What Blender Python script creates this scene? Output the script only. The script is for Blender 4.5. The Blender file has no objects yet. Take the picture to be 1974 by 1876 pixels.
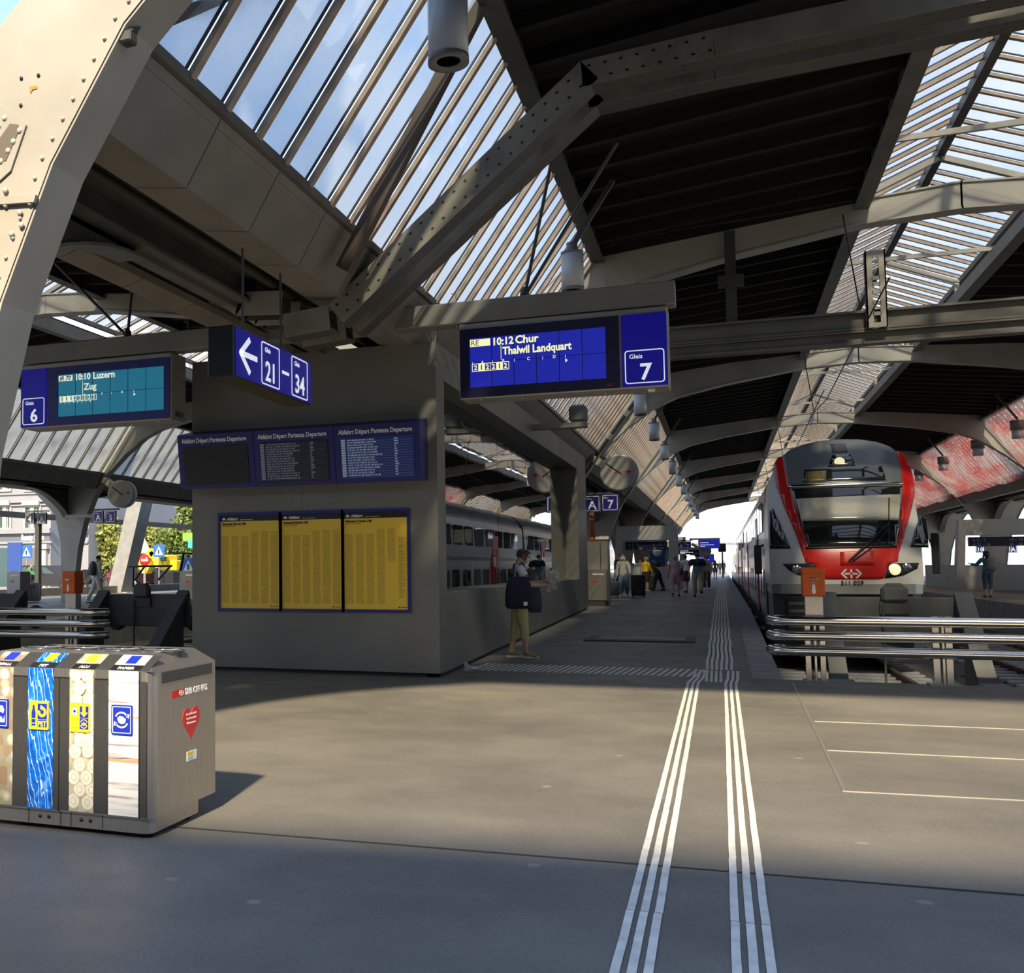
import bpy, math, random
from mathutils import Vector, Matrix
random.seed(7)
R = math.radians
PI = math.pi
SC = bpy.context.scene
COL = SC.collection

# ------------------------------------------------------------------ camera
EYE = Vector((0, 0, 1.5))
CAM_ROWS = ((0.92660, 0.37596, -0.00630 + 0.0), (-0.0300, 0.0572, -0.9979), (-0.3749, 0.9249, 0.0641))
def _rot():
    rx, ry, rz = -.0641, -.0063, -.3855
    c, s = math.cos, math.sin
    B = Matrix(((1, 0, 0), (0, 0, -1), (0, 1, 0)))
    Rz = Matrix(((c(rz), -s(rz), 0), (s(rz), c(rz), 0), (0, 0, 1)))
    Rx = Matrix(((1, 0, 0), (0, c(rx), -s(rx)), (0, s(rx), c(rx))))
    Ro = Matrix(((c(ry), -s(ry), 0), (s(ry), c(ry), 0), (0, 0, 1)))
    return Ro @ Rx @ B @ Rz
MC = _rot()
FPX, CX, CY = 2027.6, 567.1, 963.8
cam_data = bpy.data.cameras.new('camera')
cam = bpy.data.objects.new('camera', cam_data)
COL.objects.link(cam)
cam_data.sensor_width = 36
cam_data.lens = FPX / 1974 * 36
cam_data.shift_x = (987 - CX) / 1974
cam_data.shift_y = (CY - 938) / 1974
cam_data.clip_start = .05
cam_data.clip_end = 1500
_r = Matrix((MC[0], -MC[1], -MC[2])).transposed()
cam.matrix_world = Matrix.Translation(EYE) @ _r.to_4x4()
SC.camera = cam

def at(px, py, x=None, y=None, z=None):
    """world point seen at a pixel of the photograph, on the plane x=, y= or z="""
    d = MC.transposed() @ Vector(((px - CX) / FPX, (py - CY) / FPX, 1.0))
    i, v = (0, x) if x is not None else ((1, y) if y is not None else (2, z))
    return EYE + d * ((v - EYE[i]) / d[i])

# ------------------------------------------------------------------ exposure, sky, sun
SC.view_settings.view_transform = 'Standard'
SC.view_settings.look = 'None'
SC.view_settings.gamma = 1
SC.view_settings.use_curve_mapping = False
SC.view_settings.exposure = 0.0
SKY_STRENGTH = 1.9
SUN_STRENGTH = 10
SUN_DIR = Vector((-.105, .77, -.634))
SUN_COLOR = (1.0, .82, .56)

world = bpy.data.worlds.new('sky')
SC.world = world
world.use_nodes = True
nt = world.node_tree
nt.nodes.clear()
def N(t, **k):
    n = nt.nodes.new(t)
    for a, b in k.items():
        setattr(n, a, b)
    return n
tc = N('ShaderNodeTexCoord')
sep = N('ShaderNodeSeparateXYZ')
nt.links.new(tc.outputs['Generated'], sep.inputs[0])
ramp = N('ShaderNodeValToRGB')
ramp.color_ramp.elements[0].position = 0.0
ramp.color_ramp.elements[0].color = (.90, .95, 1.0, 1)
ramp.color_ramp.elements[1].position = .75
ramp.color_ramp.elements[1].color = (.15, .33, .74, 1)
e = ramp.color_ramp.elements.new(.3)
e.color = (.44, .65, .97, 1)
nt.links.new(sep.outputs['Z'], ramp.inputs[0])
noise = N('ShaderNodeTexNoise')
noise.inputs['Scale'].default_value = 2.6
noise.inputs['Detail'].default_value = 7
noise.inputs['Roughness'].default_value = .55
nt.links.new(tc.outputs['Generated'], noise.inputs['Vector'])
cr = N('ShaderNodeValToRGB')
cr.color_ramp.elements[0].position = .47
cr.color_ramp.elements[0].color = (0, 0, 0, 1)
cr.color_ramp.elements[1].position = .72
cr.color_ramp.elements[1].color = (1, 1, 1, 1)
nt.links.new(noise.outputs[0], cr.inputs[0])
mx = N('ShaderNodeMixRGB')
mx.inputs[2].default_value = (1.0, .98, .95, 1)
nt.links.new(cr.outputs[0], mx.inputs[0])
nt.links.new(ramp.outputs[0], mx.inputs[1])
bg = N('ShaderNodeBackground')
bg.inputs['Strength'].default_value = SKY_STRENGTH
nt.links.new(mx.outputs[0], bg.inputs[0])
out = N('ShaderNodeOutputWorld')
nt.links.new(bg.outputs[0], out.inputs[0])

sun_data = bpy.data.lights.new('sun', 'SUN')
sun_data.energy = SUN_STRENGTH
sun_data.color = SUN_COLOR
sun_data.angle = R(2.4)
sun = bpy.data.objects.new('sun', sun_data)
COL.objects.link(sun)
sun.rotation_euler = SUN_DIR.to_track_quat('-Z', 'Y').to_euler()
sun.location = (0, -20, 30)

# ------------------------------------------------------------------ materials
MATS = {}
def mat(name, col, rough=.5, metal=0.0, var=0.0, vscale=4.0, bump=0.0, bscale=30.0, spec=None, emit=None, estr=1.0, col2=None, stretch=None):
    """principled surface with noise variation of its colour and a fine bump"""
    if name in MATS:
        return MATS[name]
    m = bpy.data.materials.new(name)
    m.use_nodes = True
    t = m.node_tree
    p = t.nodes['Principled BSDF']
    p.inputs['Base Color'].default_value = (*col, 1)
    p.inputs['Roughness'].default_value = rough
    p.inputs['Metallic'].default_value = metal
    if spec is not None:
        p.inputs['Specular IOR Level'].default_value = spec
    if emit is not None:
        p.inputs['Emission Color'].default_value = (*emit, 1)
        p.inputs['Emission Strength'].default_value = estr
    vec = None
    if var or bump:
        co = t.nodes.new('ShaderNodeTexCoord')
        vec = co.outputs['Object']
        if stretch:
            mp = t.nodes.new('ShaderNodeMapping')
            mp.inputs['Scale'].default_value = stretch
            t.links.new(vec, mp.inputs[0])
            vec = mp.outputs[0]
    if var:
        n = t.nodes.new('ShaderNodeTexNoise')
        n.inputs['Scale'].default_value = vscale
        n.inputs['Detail'].default_value = 6
        t.links.new(vec, n.inputs['Vector'])
        r = t.nodes.new('ShaderNodeValToRGB')
        r.color_ramp.elements[0].position = .3
        r.color_ramp.elements[1].position = .7
        a = col2 if col2 else tuple(c * (1 - var) for c in col)
        b = tuple(min(1, c * (1 + var)) for c in col) if not col2 else col
        r.color_ramp.elements[0].color = (*a, 1)
        r.color_ramp.elements[1].color = (*b, 1)
        t.links.new(n.outputs[0], r.inputs[0])
        t.links.new(r.outputs[0], p.inputs['Base Color'])
    if bump:
        n2 = t.nodes.new('ShaderNodeTexNoise')
        n2.inputs['Scale'].default_value = bscale
        n2.inputs['Detail'].default_value = 4
        t.links.new(vec, n2.inputs['Vector'])
        bp = t.nodes.new('ShaderNodeBump')
        bp.inputs['Strength'].default_value = bump
        bp.inputs['Distance'].default_value = .01
        t.links.new(n2.outputs[0], bp.inputs['Height'])
        t.links.new(bp.outputs[0], p.inputs['Normal'])
    MATS[name] = m
    return m

def glass_mat(name, clear, haze, tint=(1, 1, 1), gloss=.06, hazecol=(.75, .8, .82), lines=0.0, rough=0.0):
    """pane: mostly see-through, part dirt that scatters light, part mirror"""
    m = bpy.data.materials.new(name)
    m.use_nodes = True
    t = m.node_tree
    t.nodes.clear()
    L = t.links.new
    o = t.nodes.new('ShaderNodeOutputMaterial')
    if rough:
        tr = t.nodes.new('ShaderNodeBsdfRefraction')
        tr.inputs['Roughness'].default_value = rough
        tr.inputs['IOR'].default_value = 1.01
    else:
        tr = t.nodes.new('ShaderNodeBsdfTransparent')
    tr.inputs[0].default_value = (*[c * clear for c in tint], 1)
    tl = t.nodes.new('ShaderNodeBsdfTranslucent')
    tl.inputs[0].default_value = (*hazecol, 1)
    df = t.nodes.new('ShaderNodeBsdfDiffuse')
    df.inputs[0].default_value = (*hazecol, 1)
    mh = t.nodes.new('ShaderNodeMixShader')
    mh.inputs[0].default_value = .3
    L(tl.outputs[0], mh.inputs[1]); L(df.outputs[0], mh.inputs[2])
    m1 = t.nodes.new('ShaderNodeMixShader')
    L(tr.outputs[0], m1.inputs[1]); L(mh.outputs[0], m1.inputs[2])
    co = t.nodes.new('ShaderNodeTexCoord')
    ns = t.nodes.new('ShaderNodeTexNoise')
    ns.inputs['Scale'].default_value = .8
    ns.inputs['Detail'].default_value = 6
    L(co.outputs['Object'], ns.inputs['Vector'])
    mr = t.nodes.new('ShaderNodeMapRange')
    mr.inputs['From Min'].default_value = .3
    mr.inputs['From Max'].default_value = .75
    mr.inputs['To Min'].default_value = haze * .5
    mr.inputs['To Max'].default_value = min(.95, haze * 1.7)
    L(ns.outputs[0], mr.inputs['Value'])
    fac = mr.outputs[0]
    if lines:
        wv = t.nodes.new('ShaderNodeTexWave')
        wv.bands_direction = 'Y'
        wv.inputs['Scale'].default_value = 12
        wv.inputs['Distortion'].default_value = .2
        L(co.outputs['Object'], wv.inputs['Vector'])
        ml = t.nodes.new('ShaderNodeMath'); ml.operation = 'MULTIPLY_ADD'
        L(wv.outputs[1], ml.inputs[0]); ml.inputs[1].default_value = lines
        L(fac, ml.inputs[2])
        fac = ml.outputs[0]
    L(fac, m1.inputs[0])
    gl = t.nodes.new('ShaderNodeBsdfGlossy')
    gl.inputs['Roughness'].default_value = .02
    m2 = t.nodes.new('ShaderNodeMixShader')
    m2.inputs[0].default_value = gloss
    L(m1.outputs[0], m2.inputs[1]); L(gl.outputs[0], m2.inputs[2])
    L(m2.outputs[0], o.inputs[0])
    MATS[name] = m
    return m

# ------------------------------------------------------------------ mesh helpers
class MB:
    def __init__(s):
        s.v = []; s.f = []; s.m = []; s.sm = []
    def add(s, vs, fs, mi=0, smooth=False):
        b = len(s.v)
        s.v += [tuple(v) for v in vs]
        for f in fs:
            s.f.append([b + i for i in f]); s.m.append(mi); s.sm.append(smooth)
        return s
    def box(s, x0, x1, y0, y1, z0, z1, mi=0):
        x0, x1 = min(x0, x1), max(x0, x1); y0, y1 = min(y0, y1), max(y0, y1); z0, z1 = min(z0, z1), max(z0, z1)
        v = [(x0, y0, z0), (x1, y0, z0), (x1, y1, z0), (x0, y1, z0), (x0, y0, z1), (x1, y0, z1), (x1, y1, z1), (x0, y1, z1)]
        return s.add(v, [(0, 3, 2, 1), (4, 5, 6, 7), (0, 1, 5, 4), (1, 2, 6, 5), (2, 3, 7, 6), (3, 0, 4, 7)], mi)
    def cbox(s, x0, x1, y0, y1, z0, z1, c, mi=0):
        """box with all edges chamfered by c"""
        vs = []; 
        xs, ys, zs = (x0, x1), (y0, y1), (z0, z1)
        idx = {}
        for i in (0, 1):
            for j in (0, 1):
                for k in (0, 1):
                    sx, sy, sz = (1 - 2 * i), (1 - 2 * j), (1 - 2 * k)
                    for a in range(3):
                        p = [xs[i] + sx * c, ys[j] + sy * c, zs[k] + sz * c]
                        p[a] = (xs[i], ys[j], zs[k])[a]
                        idx[(i, j, k, a)] = len(vs); vs.append(tuple(p))
        fs = []
        for i in (0, 1):
            q = [idx[(i, j, k, 0)] for j, k in ((0, 0), (1, 0), (1, 1), (0, 1))]; fs.append(q if i else q[::-1])
            q = [idx[(j, i, k, 1)] for j, k in ((0, 0), (1, 0), (1, 1), (0, 1))]; fs.append(q[::-1] if i else q)
            q = [idx[(j, k, i, 2)] for j, k in ((0, 0), (1, 0), (1, 1), (0, 1))]; fs.append(q if i else q[::-1])
        for i in (0, 1):
            for j in (0, 1):
                fs.append([idx[(i, j, 0, 0)], idx[(i, j, 1, 0)], idx[(i, j, 1, 1)], idx[(i, j, 0, 1)]])
                fs.append([idx[(i, 0, j, 0)], idx[(i, 1, j, 0)], idx[(i, 1, j, 2)], idx[(i, 0, j, 2)]])
                fs.append([idx[(0, i, j, 1)], idx[(1, i, j, 1)], idx[(1, i, j, 2)], idx[(0, i, j, 2)]])
        for i in (0, 1):
            for j in (0, 1):
                for k in (0, 1):
                    fs.append([idx[(i, j, k, 0)], idx[(i, j, k, 1)], idx[(i, j, k, 2)]])
        return s.add(vs, fs, mi)
    def bar(s, p0, p1, w, h, up=(0, 0, 1), mi=0):
        """rectangular bar: w across, h along 'up'"""
        p0, p1 = Vector(p0), Vector(p1)
        d = (p1 - p0).normalized()
        u = Vector(up)
        sd = d.cross(u)
        if sd.length < 1e-4:
            sd = d.cross(Vector((1, 0, 0)))
        sd.normalize(); u = sd.cross(d).normalized()
        a, b = sd * w / 2, u * h / 2
        v = [p0 - a - b, p0 + a - b, p0 + a + b, p0 - a + b, p1 - a - b, p1 + a - b, p1 + a + b, p1 - a + b]
        return s.add(v, [(0, 3, 2, 1), (4, 5, 6, 7), (0, 1, 5, 4), (1, 2, 6, 5), (2, 3, 7, 6), (3, 0, 4, 7)], mi)
    def tube(s, pts, r, n=8, mi=0, cap=True, smooth=True):
        pts = [Vector(p) for p in pts]
        rs = r if isinstance(r, (list, tuple)) else [r] * len(pts)
        rings = []
        prev = None
        for i, p in enumerate(pts):
            d = (pts[min(i + 1, len(pts) - 1)] - pts[max(i - 1, 0)]).normalized()
            if prev is None:
                a = d.cross(Vector((0, 0, 1)))
                if a.length < 1e-3:
                    a = d.cross(Vector((1, 0, 0)))
            else:
                a = prev - d * prev.dot(d)
            a.normalize(); prev = a
            b = d.cross(a)
            rings.append([p + (a * math.cos(2 * PI * k / n) + b * math.sin(2 * PI * k / n)) * rs[i] for k in range(n)])
        vs = [v for ring in rings for v in ring]
        fs = []
        for i in range(len(pts) - 1):
            for k in range(n):
                fs.append((i * n + k, i * n + (k + 1) % n, (i + 1) * n + (k + 1) % n, (i + 1) * n + k))
        s.add(vs, fs, mi, smooth)
        if cap:
            s.add(rings[0], [tuple(range(n))[::-1]], mi); s.add(rings[-1], [tuple(range(n))], mi)
        return s
    def lathe(s, prof, c=(0, 0, 0), n=16, axis='z', mi=0, smooth=True, squash=(1, 1)):
        """profile of (radius, height) about an axis through c"""
        vs = []
        for r_, h in prof:
            for k in range(n):
                a = 2 * PI * k / n
                u, w = r_ * math.cos(a) * squash[0], r_ * math.sin(a) * squash[1]
                p = {'z': (u, w, h), 'y': (u, h, w), 'x': (h, u, w)}[axis]
                vs.append((c[0] + p[0], c[1] + p[1], c[2] + p[2]))
        fs = []
        for i in range(len(prof) - 1):
            for k in range(n):
                fs.append((i * n + k, i * n + (k + 1) % n, (i + 1) * n + (k + 1) % n, (i + 1) * n + k))
        if prof[0][0] > 1e-5:
            fs.append(tuple(range(n))[::-1])
        if prof[-1][0] > 1e-5:
            fs.append(tuple(range((len(prof) - 1) * n, len(prof) * n)))
        return s.add(vs, fs, mi, smooth)
    def prism(s, poly, axis, a, b, mi=0, smooth=False):
        """extrude a polygon: axis 'x' -> poly in (y,z), 'y' -> (x,z), 'z' -> (x,y)"""
        def P(q, t):
            return {'x': (t, q[0], q[1]), 'y': (q[0], t, q[1]), 'z': (q[0], q[1], t)}[axis]
        n = len(poly)
        vs = [P(q, a) for q in poly] + [P(q, b) for q in poly]
        s.add(vs, [(i, (i + 1) % n, n + (i + 1) % n, n + i) for i in range(n)], mi, smooth)
        s.add(vs, [tuple(range(n))[::-1], tuple(range(n, 2 * n))], mi)
        return s
    def ball(s, c, r, n=12, m=8, mi=0, sc=(1, 1, 1)):
        prof = [(max(1e-6, math.sin(PI * i / m)) * r, -math.cos(PI * i / m) * r) for i in range(m + 1)]
        b = len(s.v)
        s.lathe(prof, (0, 0, 0), n, 'z', mi)
        for i in range(b, len(s.v)):
            x, y, z = s.v[i]
            s.v[i] = (c[0] + x * sc[0], c[1] + y * sc[1], c[2] + z * sc[2])
        return s
    def xf(s, M):
        s.v = [tuple(M @ Vector(v)) for v in s.v]
        return s
    def mesh(s, name, mats):
        me = bpy.data.meshes.new(name)
        me.from_pydata(s.v, [], s.f)
        if not isinstance(mats, (list, tuple)):
            mats = [mats]
        for m in mats:
            me.materials.append(m)
        me.polygons.foreach_set('material_index', s.m)
        me.polygons.foreach_set('use_smooth', s.sm)
        me.validate(clean_customdata=False)
        fix_normals(me)
        return me
    def build(s, name, mats, parent=None, **tags):
        return link(name, s.mesh(name, mats), parent, **tags)

import bmesh
def fix_normals(me):
    b = bmesh.new(); b.from_mesh(me)
    bmesh.ops.recalc_face_normals(b, faces=b.faces)
    b.to_mesh(me); b.free()

def link(name, data, parent=None, loc=None, **tags):
    o = bpy.data.objects.new(name, data)
    COL.objects.link(o)
    if loc is not None:
        o.location = loc
    if parent is not None:
        o.parent = parent
        if parent.get('_base'):
            b = parent['_base']
            o.matrix_parent_inverse = Matrix.Translation((-b[0], -b[1], -b[2]))
    for k, v in tags.items():
        if v is not None:
            o[k] = v
    return o
def thing(name, label, cat, loc=(0, 0, 0), group=None, kind=None):
    """an Empty at the thing's base; parts are given in world coordinates"""
    o = bpy.data.objects.new(name, None)
    COL.objects.link(o)
    o.location = loc
    o.empty_display_size = .1
    o['_base'] = tuple(loc)
    if label: o['label'] = label
    if cat: o['category'] = cat
    if group: o['group'] = group
    if kind: o['kind'] = kind
    return o
def tag(o, label, cat, group=None):
    o['label'] = label; o['category'] = cat
    if group: o['group'] = group
    return o
def struct(name, label=None):
    o = thing(name, label, None)
    o['kind'] = 'structure'
    return o
def copy_tree(o, parent=None):
    c = o.copy(); COL.objects.link(c)
    if parent is not None:
        c.parent = parent
    for ch in list(o.children):
        copy_tree(ch, c)
    return c
def local_thing(name, label, cat, group=None):
    """a thing whose parts are given about the origin, moved afterwards"""
    return thing(name, label, cat, (0, 0, 0), group)

_fonts = {}
def text_mesh(s, size, bold=0.0, align='LEFT', depth=.004):
    c = bpy.data.curves.new('lettering', 'FONT')
    c.body = s
    c.size = size
    c.align_x = align
    c.extrude = depth
    c.offset = bold
    c.resolution_u = 2
    o = bpy.data.objects.new('lettering', c)
    COL.objects.link(o)
    dg = bpy.context.evaluated_depsgraph_get()
    me = bpy.data.meshes.new_from_object(o.evaluated_get(dg))
    COL.objects.unlink(o)
    bpy.data.objects.remove(o)
    return me
def text(s, size, m, parent, pos, right=(1, 0, 0), up=(0, 0, 1), bold=0.0, align='LEFT', name='lettering', width=None, depth=.004):
    """lettering standing on a face; right and up are the directions of its lines"""
    me = text_mesh(s, size, bold, align, depth)
    me.name = name
    me.materials.clear(); me.materials.append(m)
    r, u = Vector(right).normalized(), Vector(up).normalized()
    n = r.cross(u)
    sx = 1
    if width:
        xs = [v.co.x for v in me.vertices]
        sx = width / (max(xs) - min(xs))
    M = Matrix(((r.x * sx, u.x, n.x, pos[0]), (r.y * sx, u.y, n.y, pos[1]), (r.z * sx, u.z, n.z, pos[2]), (0, 0, 0, 1)))
    me.transform(M)
    return link(name, me, parent)
def rrect(x0, x1, y0, y1, r, n=4):
    pts = []
    for cx_, cy_, a0 in ((x1 - r, y0 + r, -90), (x1 - r, y1 - r, 0), (x0 + r, y1 - r, 90), (x0 + r, y0 + r, 180)):
        for i in range(n + 1):
            a = R(a0 + 90 * i / n)
            pts.append((cx_ + r * math.cos(a), cy_ + r * math.sin(a)))
    return pts
def ring_plate(mb, outer, inner, P, t, mi=0):
    """flat frame between two outlines of the same count; P maps (u, v, depth) to the world"""
    n = len(outer)
    vs = [P(*q, 0) for q in outer] + [P(*q, 0) for q in inner] + [P(*q, t) for q in outer] + [P(*q, t) for q in inner]
    fs = []
    for i in range(n):
        j = (i + 1) % n
        fs += [(i, j, n + j, n + i), (2 * n + i, 3 * n + i, 3 * n + j, 2 * n + j), (i, 2 * n + i, 2 * n + j, j), (n + i, n + j, 3 * n + j, 3 * n + i)]
    mb.add(vs, fs, mi)
def floor_z(y):
    return 0.0 if y < 14.5 else min(.264, (y - 14.5) * .0159)
# ------------------------------------------------------------------ palette
def floor_material():
    m = bpy.data.materials.new('worn_asphalt')
    m.use_nodes = True
    t = m.node_tree; L = t.links.new
    p = t.nodes['Principled BSDF']
    co = t.nodes.new('ShaderNodeTexCoord')
    def nz(sc, det=6, st=None, rough=.6):
        v = co.outputs['Object']
        if st:
            mp = t.nodes.new('ShaderNodeMapping'); mp.inputs['Scale'].default_value = st
            L(v, mp.inputs[0]); v = mp.outputs[0]
        n = t.nodes.new('ShaderNodeTexNoise'); n.inputs['Scale'].default_value = sc
        n.inputs['Detail'].default_value = det; n.inputs['Roughness'].default_value = rough
        L(v, n.inputs['Vector']); return n.outputs[0]
    def rmp(src, a, b, ca, cb):
        r = t.nodes.new('ShaderNodeValToRGB')
        r.color_ramp.elements[0].position = a; r.color_ramp.elements[1].position = b
        r.color_ramp.elements[0].color = (*ca, 1); r.color_ramp.elements[1].color = (*cb, 1)
        L(src, r.inputs[0]); return r.outputs[0]
    def mixc(f, a, b, mode='MIX'):
        n = t.nodes.new('ShaderNodeMixRGB'); n.blend_type = mode
        if isinstance(f, float): n.inputs[0].default_value = f
        else: L(f, n.inputs[0])
        L(a, n.inputs[1]); L(b, n.inputs[2]); return n.outputs[0]
    base = rmp(nz(.45, 5), .35, .68, (.125, .120, .108), (.205, .194, .170))
    fine = rmp(nz(45, 8, (1, 1.4, 1), .85), .30, .70, (.45, .45, .45), (1.45, 1.43, 1.4))
    c = mixc(.75, base, fine, 'MULTIPLY')
    scuff = rmp(nz(3.5, 8, (.35, 1.6, 1), .75), .60, .72, (0, 0, 0), (1, 1, 1))
    light = t.nodes.new('ShaderNodeRGB'); light.outputs[0].default_value = (.27, .255, .23, 1)
    sc2 = t.nodes.new('ShaderNodeMath'); sc2.operation = 'MULTIPLY'; sc2.inputs[1].default_value = .4
    L(scuff, sc2.inputs[0])
    c = mixc(sc2.outputs[0], c, light.outputs[0])
    # pale spots of trodden gum
    vo = t.nodes.new('ShaderNodeTexVoronoi'); vo.inputs['Scale'].default_value = 1.7
    L(co.outputs['Object'], vo.inputs['Vector'])
    spot = rmp(vo.outputs['Distance'], .04, .07, (.75, .75, .75), (0, 0, 0))
    c = mixc(spot, c, light.outputs[0])
    L(c, p.inputs['Base Color'])
    L(rmp(nz(2.2, 6), .3, .7, (.42, .42, .42), (.62, .62, .62)), p.inputs['Roughness'])
    bp = t.nodes.new('ShaderNodeBump'); bp.inputs['Strength'].default_value = .25; bp.inputs['Distance'].default_value = .004
    L(nz(140, 3), bp.inputs['Height']); L(bp.outputs[0], p.inputs['Normal'])
    MATS['floor'] = m
    return m
M_FLOOR = floor_material()
M_CONC = mat('concrete', (.36, .35, .33), .75, var=.18, vscale=1.5, bump=.15, bscale=25)
M_EDGE = mat('edge_stone', (.26, .255, .245), .7, var=.2, vscale=3, bump=.2)
M_WHITE = mat('road_paint', (.66, .65, .60), .6, var=.16, vscale=9, bump=.15, bscale=60)
M_STEELP = mat('painted_steel', (.37, .35, .30), .42, var=.14, vscale=1.2, bump=.06, bscale=14)
M_STEELD = mat('dark_painted_steel', (.055, .055, .05), .5, var=.2, vscale=2)
M_GIRD = mat('grey_girder_paint', (.13, .125, .11), .5, var=.2, vscale=2)
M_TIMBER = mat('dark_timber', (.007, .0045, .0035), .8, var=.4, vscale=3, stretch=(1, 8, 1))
M_BARW = mat('pale_timber_bar', (.42, .33, .26), .7, var=.25, vscale=5)
M_BARD = mat('dark_edge_strip', (.05, .045, .045), .6)
M_STAIN = mat('brushed_steel', (.55, .53, .50), .32, metal=1.0, var=.12, vscale=8, stretch=(40, 40, 1))
M_CHROME = mat('polished_steel', (.66, .64, .60), .16, metal=1.0)
M_BLUE = mat('sign_blue', (.012, .014, .20), .35)
M_BLUED = mat('sign_blue_dark', (.008, .009, .05), .35)
M_LETTER = mat('sign_white', (.80, .82, .84), .5)
M_BLACK = mat('black_plastic', (.012, .012, .014), .4)
M_GREYBOX = mat('grey_sheet_metal', (.30, .29, .27), .4, metal=.5, var=.1, vscale=2)
M_BALLAST = mat('dirty_ballast', (.10, .09, .08), .9, var=.55, vscale=14, bump=1.0, bscale=40)
M_RUST = mat('rusty_rail', (.13, .09, .065), .7, metal=.3, var=.3, vscale=6)
M_RAILTOP = mat('worn_rail_head', (.5, .48, .45), .25, metal=1.0)
M_ROAD = mat('street_asphalt', (.26, .26, .26), .85, var=.15, vscale=1)
G_ROOF = glass_mat('roof_glass', .80, .27, (.93, .97, 1.0), .05, (.80, .84, .86), lines=.08)
G_SIDE = glass_mat('dusty_roof_glass', .62, .50, (.95, .98, 1.0), .05, (.80, .80, .72))
G_RIDGE = glass_mat('ridge_glass', .78, .28, (.93, .97, 1.0), .05, (.84, .86, .86))

# ------------------------------------------------------------------ floor
EDGE_X, PL_L = .68, -8.6          # edges of the middle platform
R_EDGE = 8.15                       # edge of the right platform
L_EDGE = -16.6                      # right edge of the left platform
FAR = 190
floor = struct('floor')
def slab(name, x0, x1, y0, y1, m, thick=1.3, steps=None, parent=floor):
    ys = [y for y in (y0, 14.5, 31.1, y1) if y0 <= y <= y1]
    ys = sorted(set(ys))
    mb = MB()
    vs = []
    for y in ys:
        vs += [(x0, y, floor_z(y)), (x1, y, floor_z(y)), (x0, y, floor_z(y) - thick), (x1, y, floor_z(y) - thick)]
    fs = []
    for i in range(len(ys) - 1):
        a, b = 4 * i, 4 * i + 4
        fs += [(a, a + 1, b + 1, b), (a + 2, b + 2, b + 3, a + 3), (a, b, b + 2, a + 2), (a + 1, a + 3, b + 3, b + 1)]
    k = 4 * (len(ys) - 1)
    fs += [(0, 2, 3, 1), (k, k + 1, k + 3, k + 2)]
    mb.add(vs, fs)
    return mb.build(name, m, parent)
slab('concourse_slab', -29, 45, -30, 15.1, M_FLOOR)
slab('platform_slab', PL_L + .36, EDGE_X - .36, 15.1, FAR, M_FLOOR)
slab('platform_slab', R_EDGE + .4, 18.2, 15.1, FAR, M_FLOOR)
slab('platform_slab', -28.6, L_EDGE - .4, 15.1, FAR, M_FLOOR)
# edge stones, one by one near, joined far away
def edge_stones(x0, x1, near):
    y = 15.1
    far = MB()
    k = 0
    while y < FAR:
        L_ = 1.98
        z0, z1 = floor_z(y), floor_z(y + L_)
        vs = []
        for yy, zz in ((y, z0), (y + L_, z1)):
            vs += [(x0, yy, zz + .004), (x1, yy, zz + .004), (x0, yy, zz - 1.25), (x1, yy, zz - 1.25)]
        fs = [(0, 1, 5, 4), (2, 6, 7, 3), (0, 4, 6, 2), (1, 3, 7, 5), (0, 2, 3, 1), (4, 5, 7, 6)]
        if y < near:
            MB().add(vs, fs).build('edge_stone', M_EDGE, floor)
        else:
            far.add(vs, fs)
        y += 2.0
    o = far.build('edge_stone', M_EDGE, floor); o['kind'] = 'stuff'
edge_stones(EDGE_X - .36, EDGE_X, 70)
edge_stones(R_EDGE, R_EDGE + .4, 60)
edge_stones(PL_L, PL_L + .36, 15)
edge_stones(L_EDGE - .4, L_EDGE, 15)
# track beds
def bed(x0, x1):
    mb = MB(); mb.box(x0, x1, 15.1, FAR, -1.0, -.72)
    mb.build('ballast_bed', M_BALLAST, floor)
bed(EDGE_X, R_EDGE); bed(L_EDGE, PL_L)
# lumps of ballast and rubbish by the track end
mb = MB()
for i in range(700):
    x = random.uniform(EDGE_X + .05, 8.0); y = 15.15 + abs(random.gauss(0, 5)); s = random.uniform(.02, .06)
    mb.ball((x, y, -.71), s, 5, 3, 0, (1.2, 1, .7))
o = mb.build('ballast_stone', M_BALLAST, floor); o['kind'] = 'stuff'
o['label'] = 'loose dark ballast stones on the track bed'
for tx in (2.28, 6.1, -10.05, -13.65):
    for s in (-.75, .75):
        mb = MB()
        mb.box(tx + s - .035, tx + s + .035, 16.2, FAR, -.62, -.56)
        mb.box(tx + s - .012, tx + s + .012, 16.2, FAR, -.70, -.62)
        mb.box(tx + s - .07, tx + s + .07, 16.2, FAR, -.72, -.70)
        mb.build('rail', M_RUST, floor)
    sl = MB().cbox(-1.3, 1.3, -.12, .12, -.74, -.66, .02).mesh('sleeper', M_CONC)
    far = MB()
    for i in range(160):
        y = 16.5 + i * .65
        if i < 18 and tx > 0:
            link('sleeper', sl, floor, (tx, y, 0))
        else:
            far.box(tx - 1.3, tx + 1.3, y - .12, y + .12, -.74, -.66)
    o = far.build('sleeper', M_CONC, floor); o['kind'] = 'stuff'
# street on the left
MB().box(-160, -29.0, -40, 260, -.5, .22).build('street', M_ROAD, floor)
MB().box(-29.0, -28.6, 15.1, FAR, -.5, .62).build('parapet', M_GIRD, floor)
MB().box(-400, 400, FAR, 420, -.8, -.75).build('track_field', mat('pale_gravel', (.42, .40, .37), .9), floor)

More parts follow.
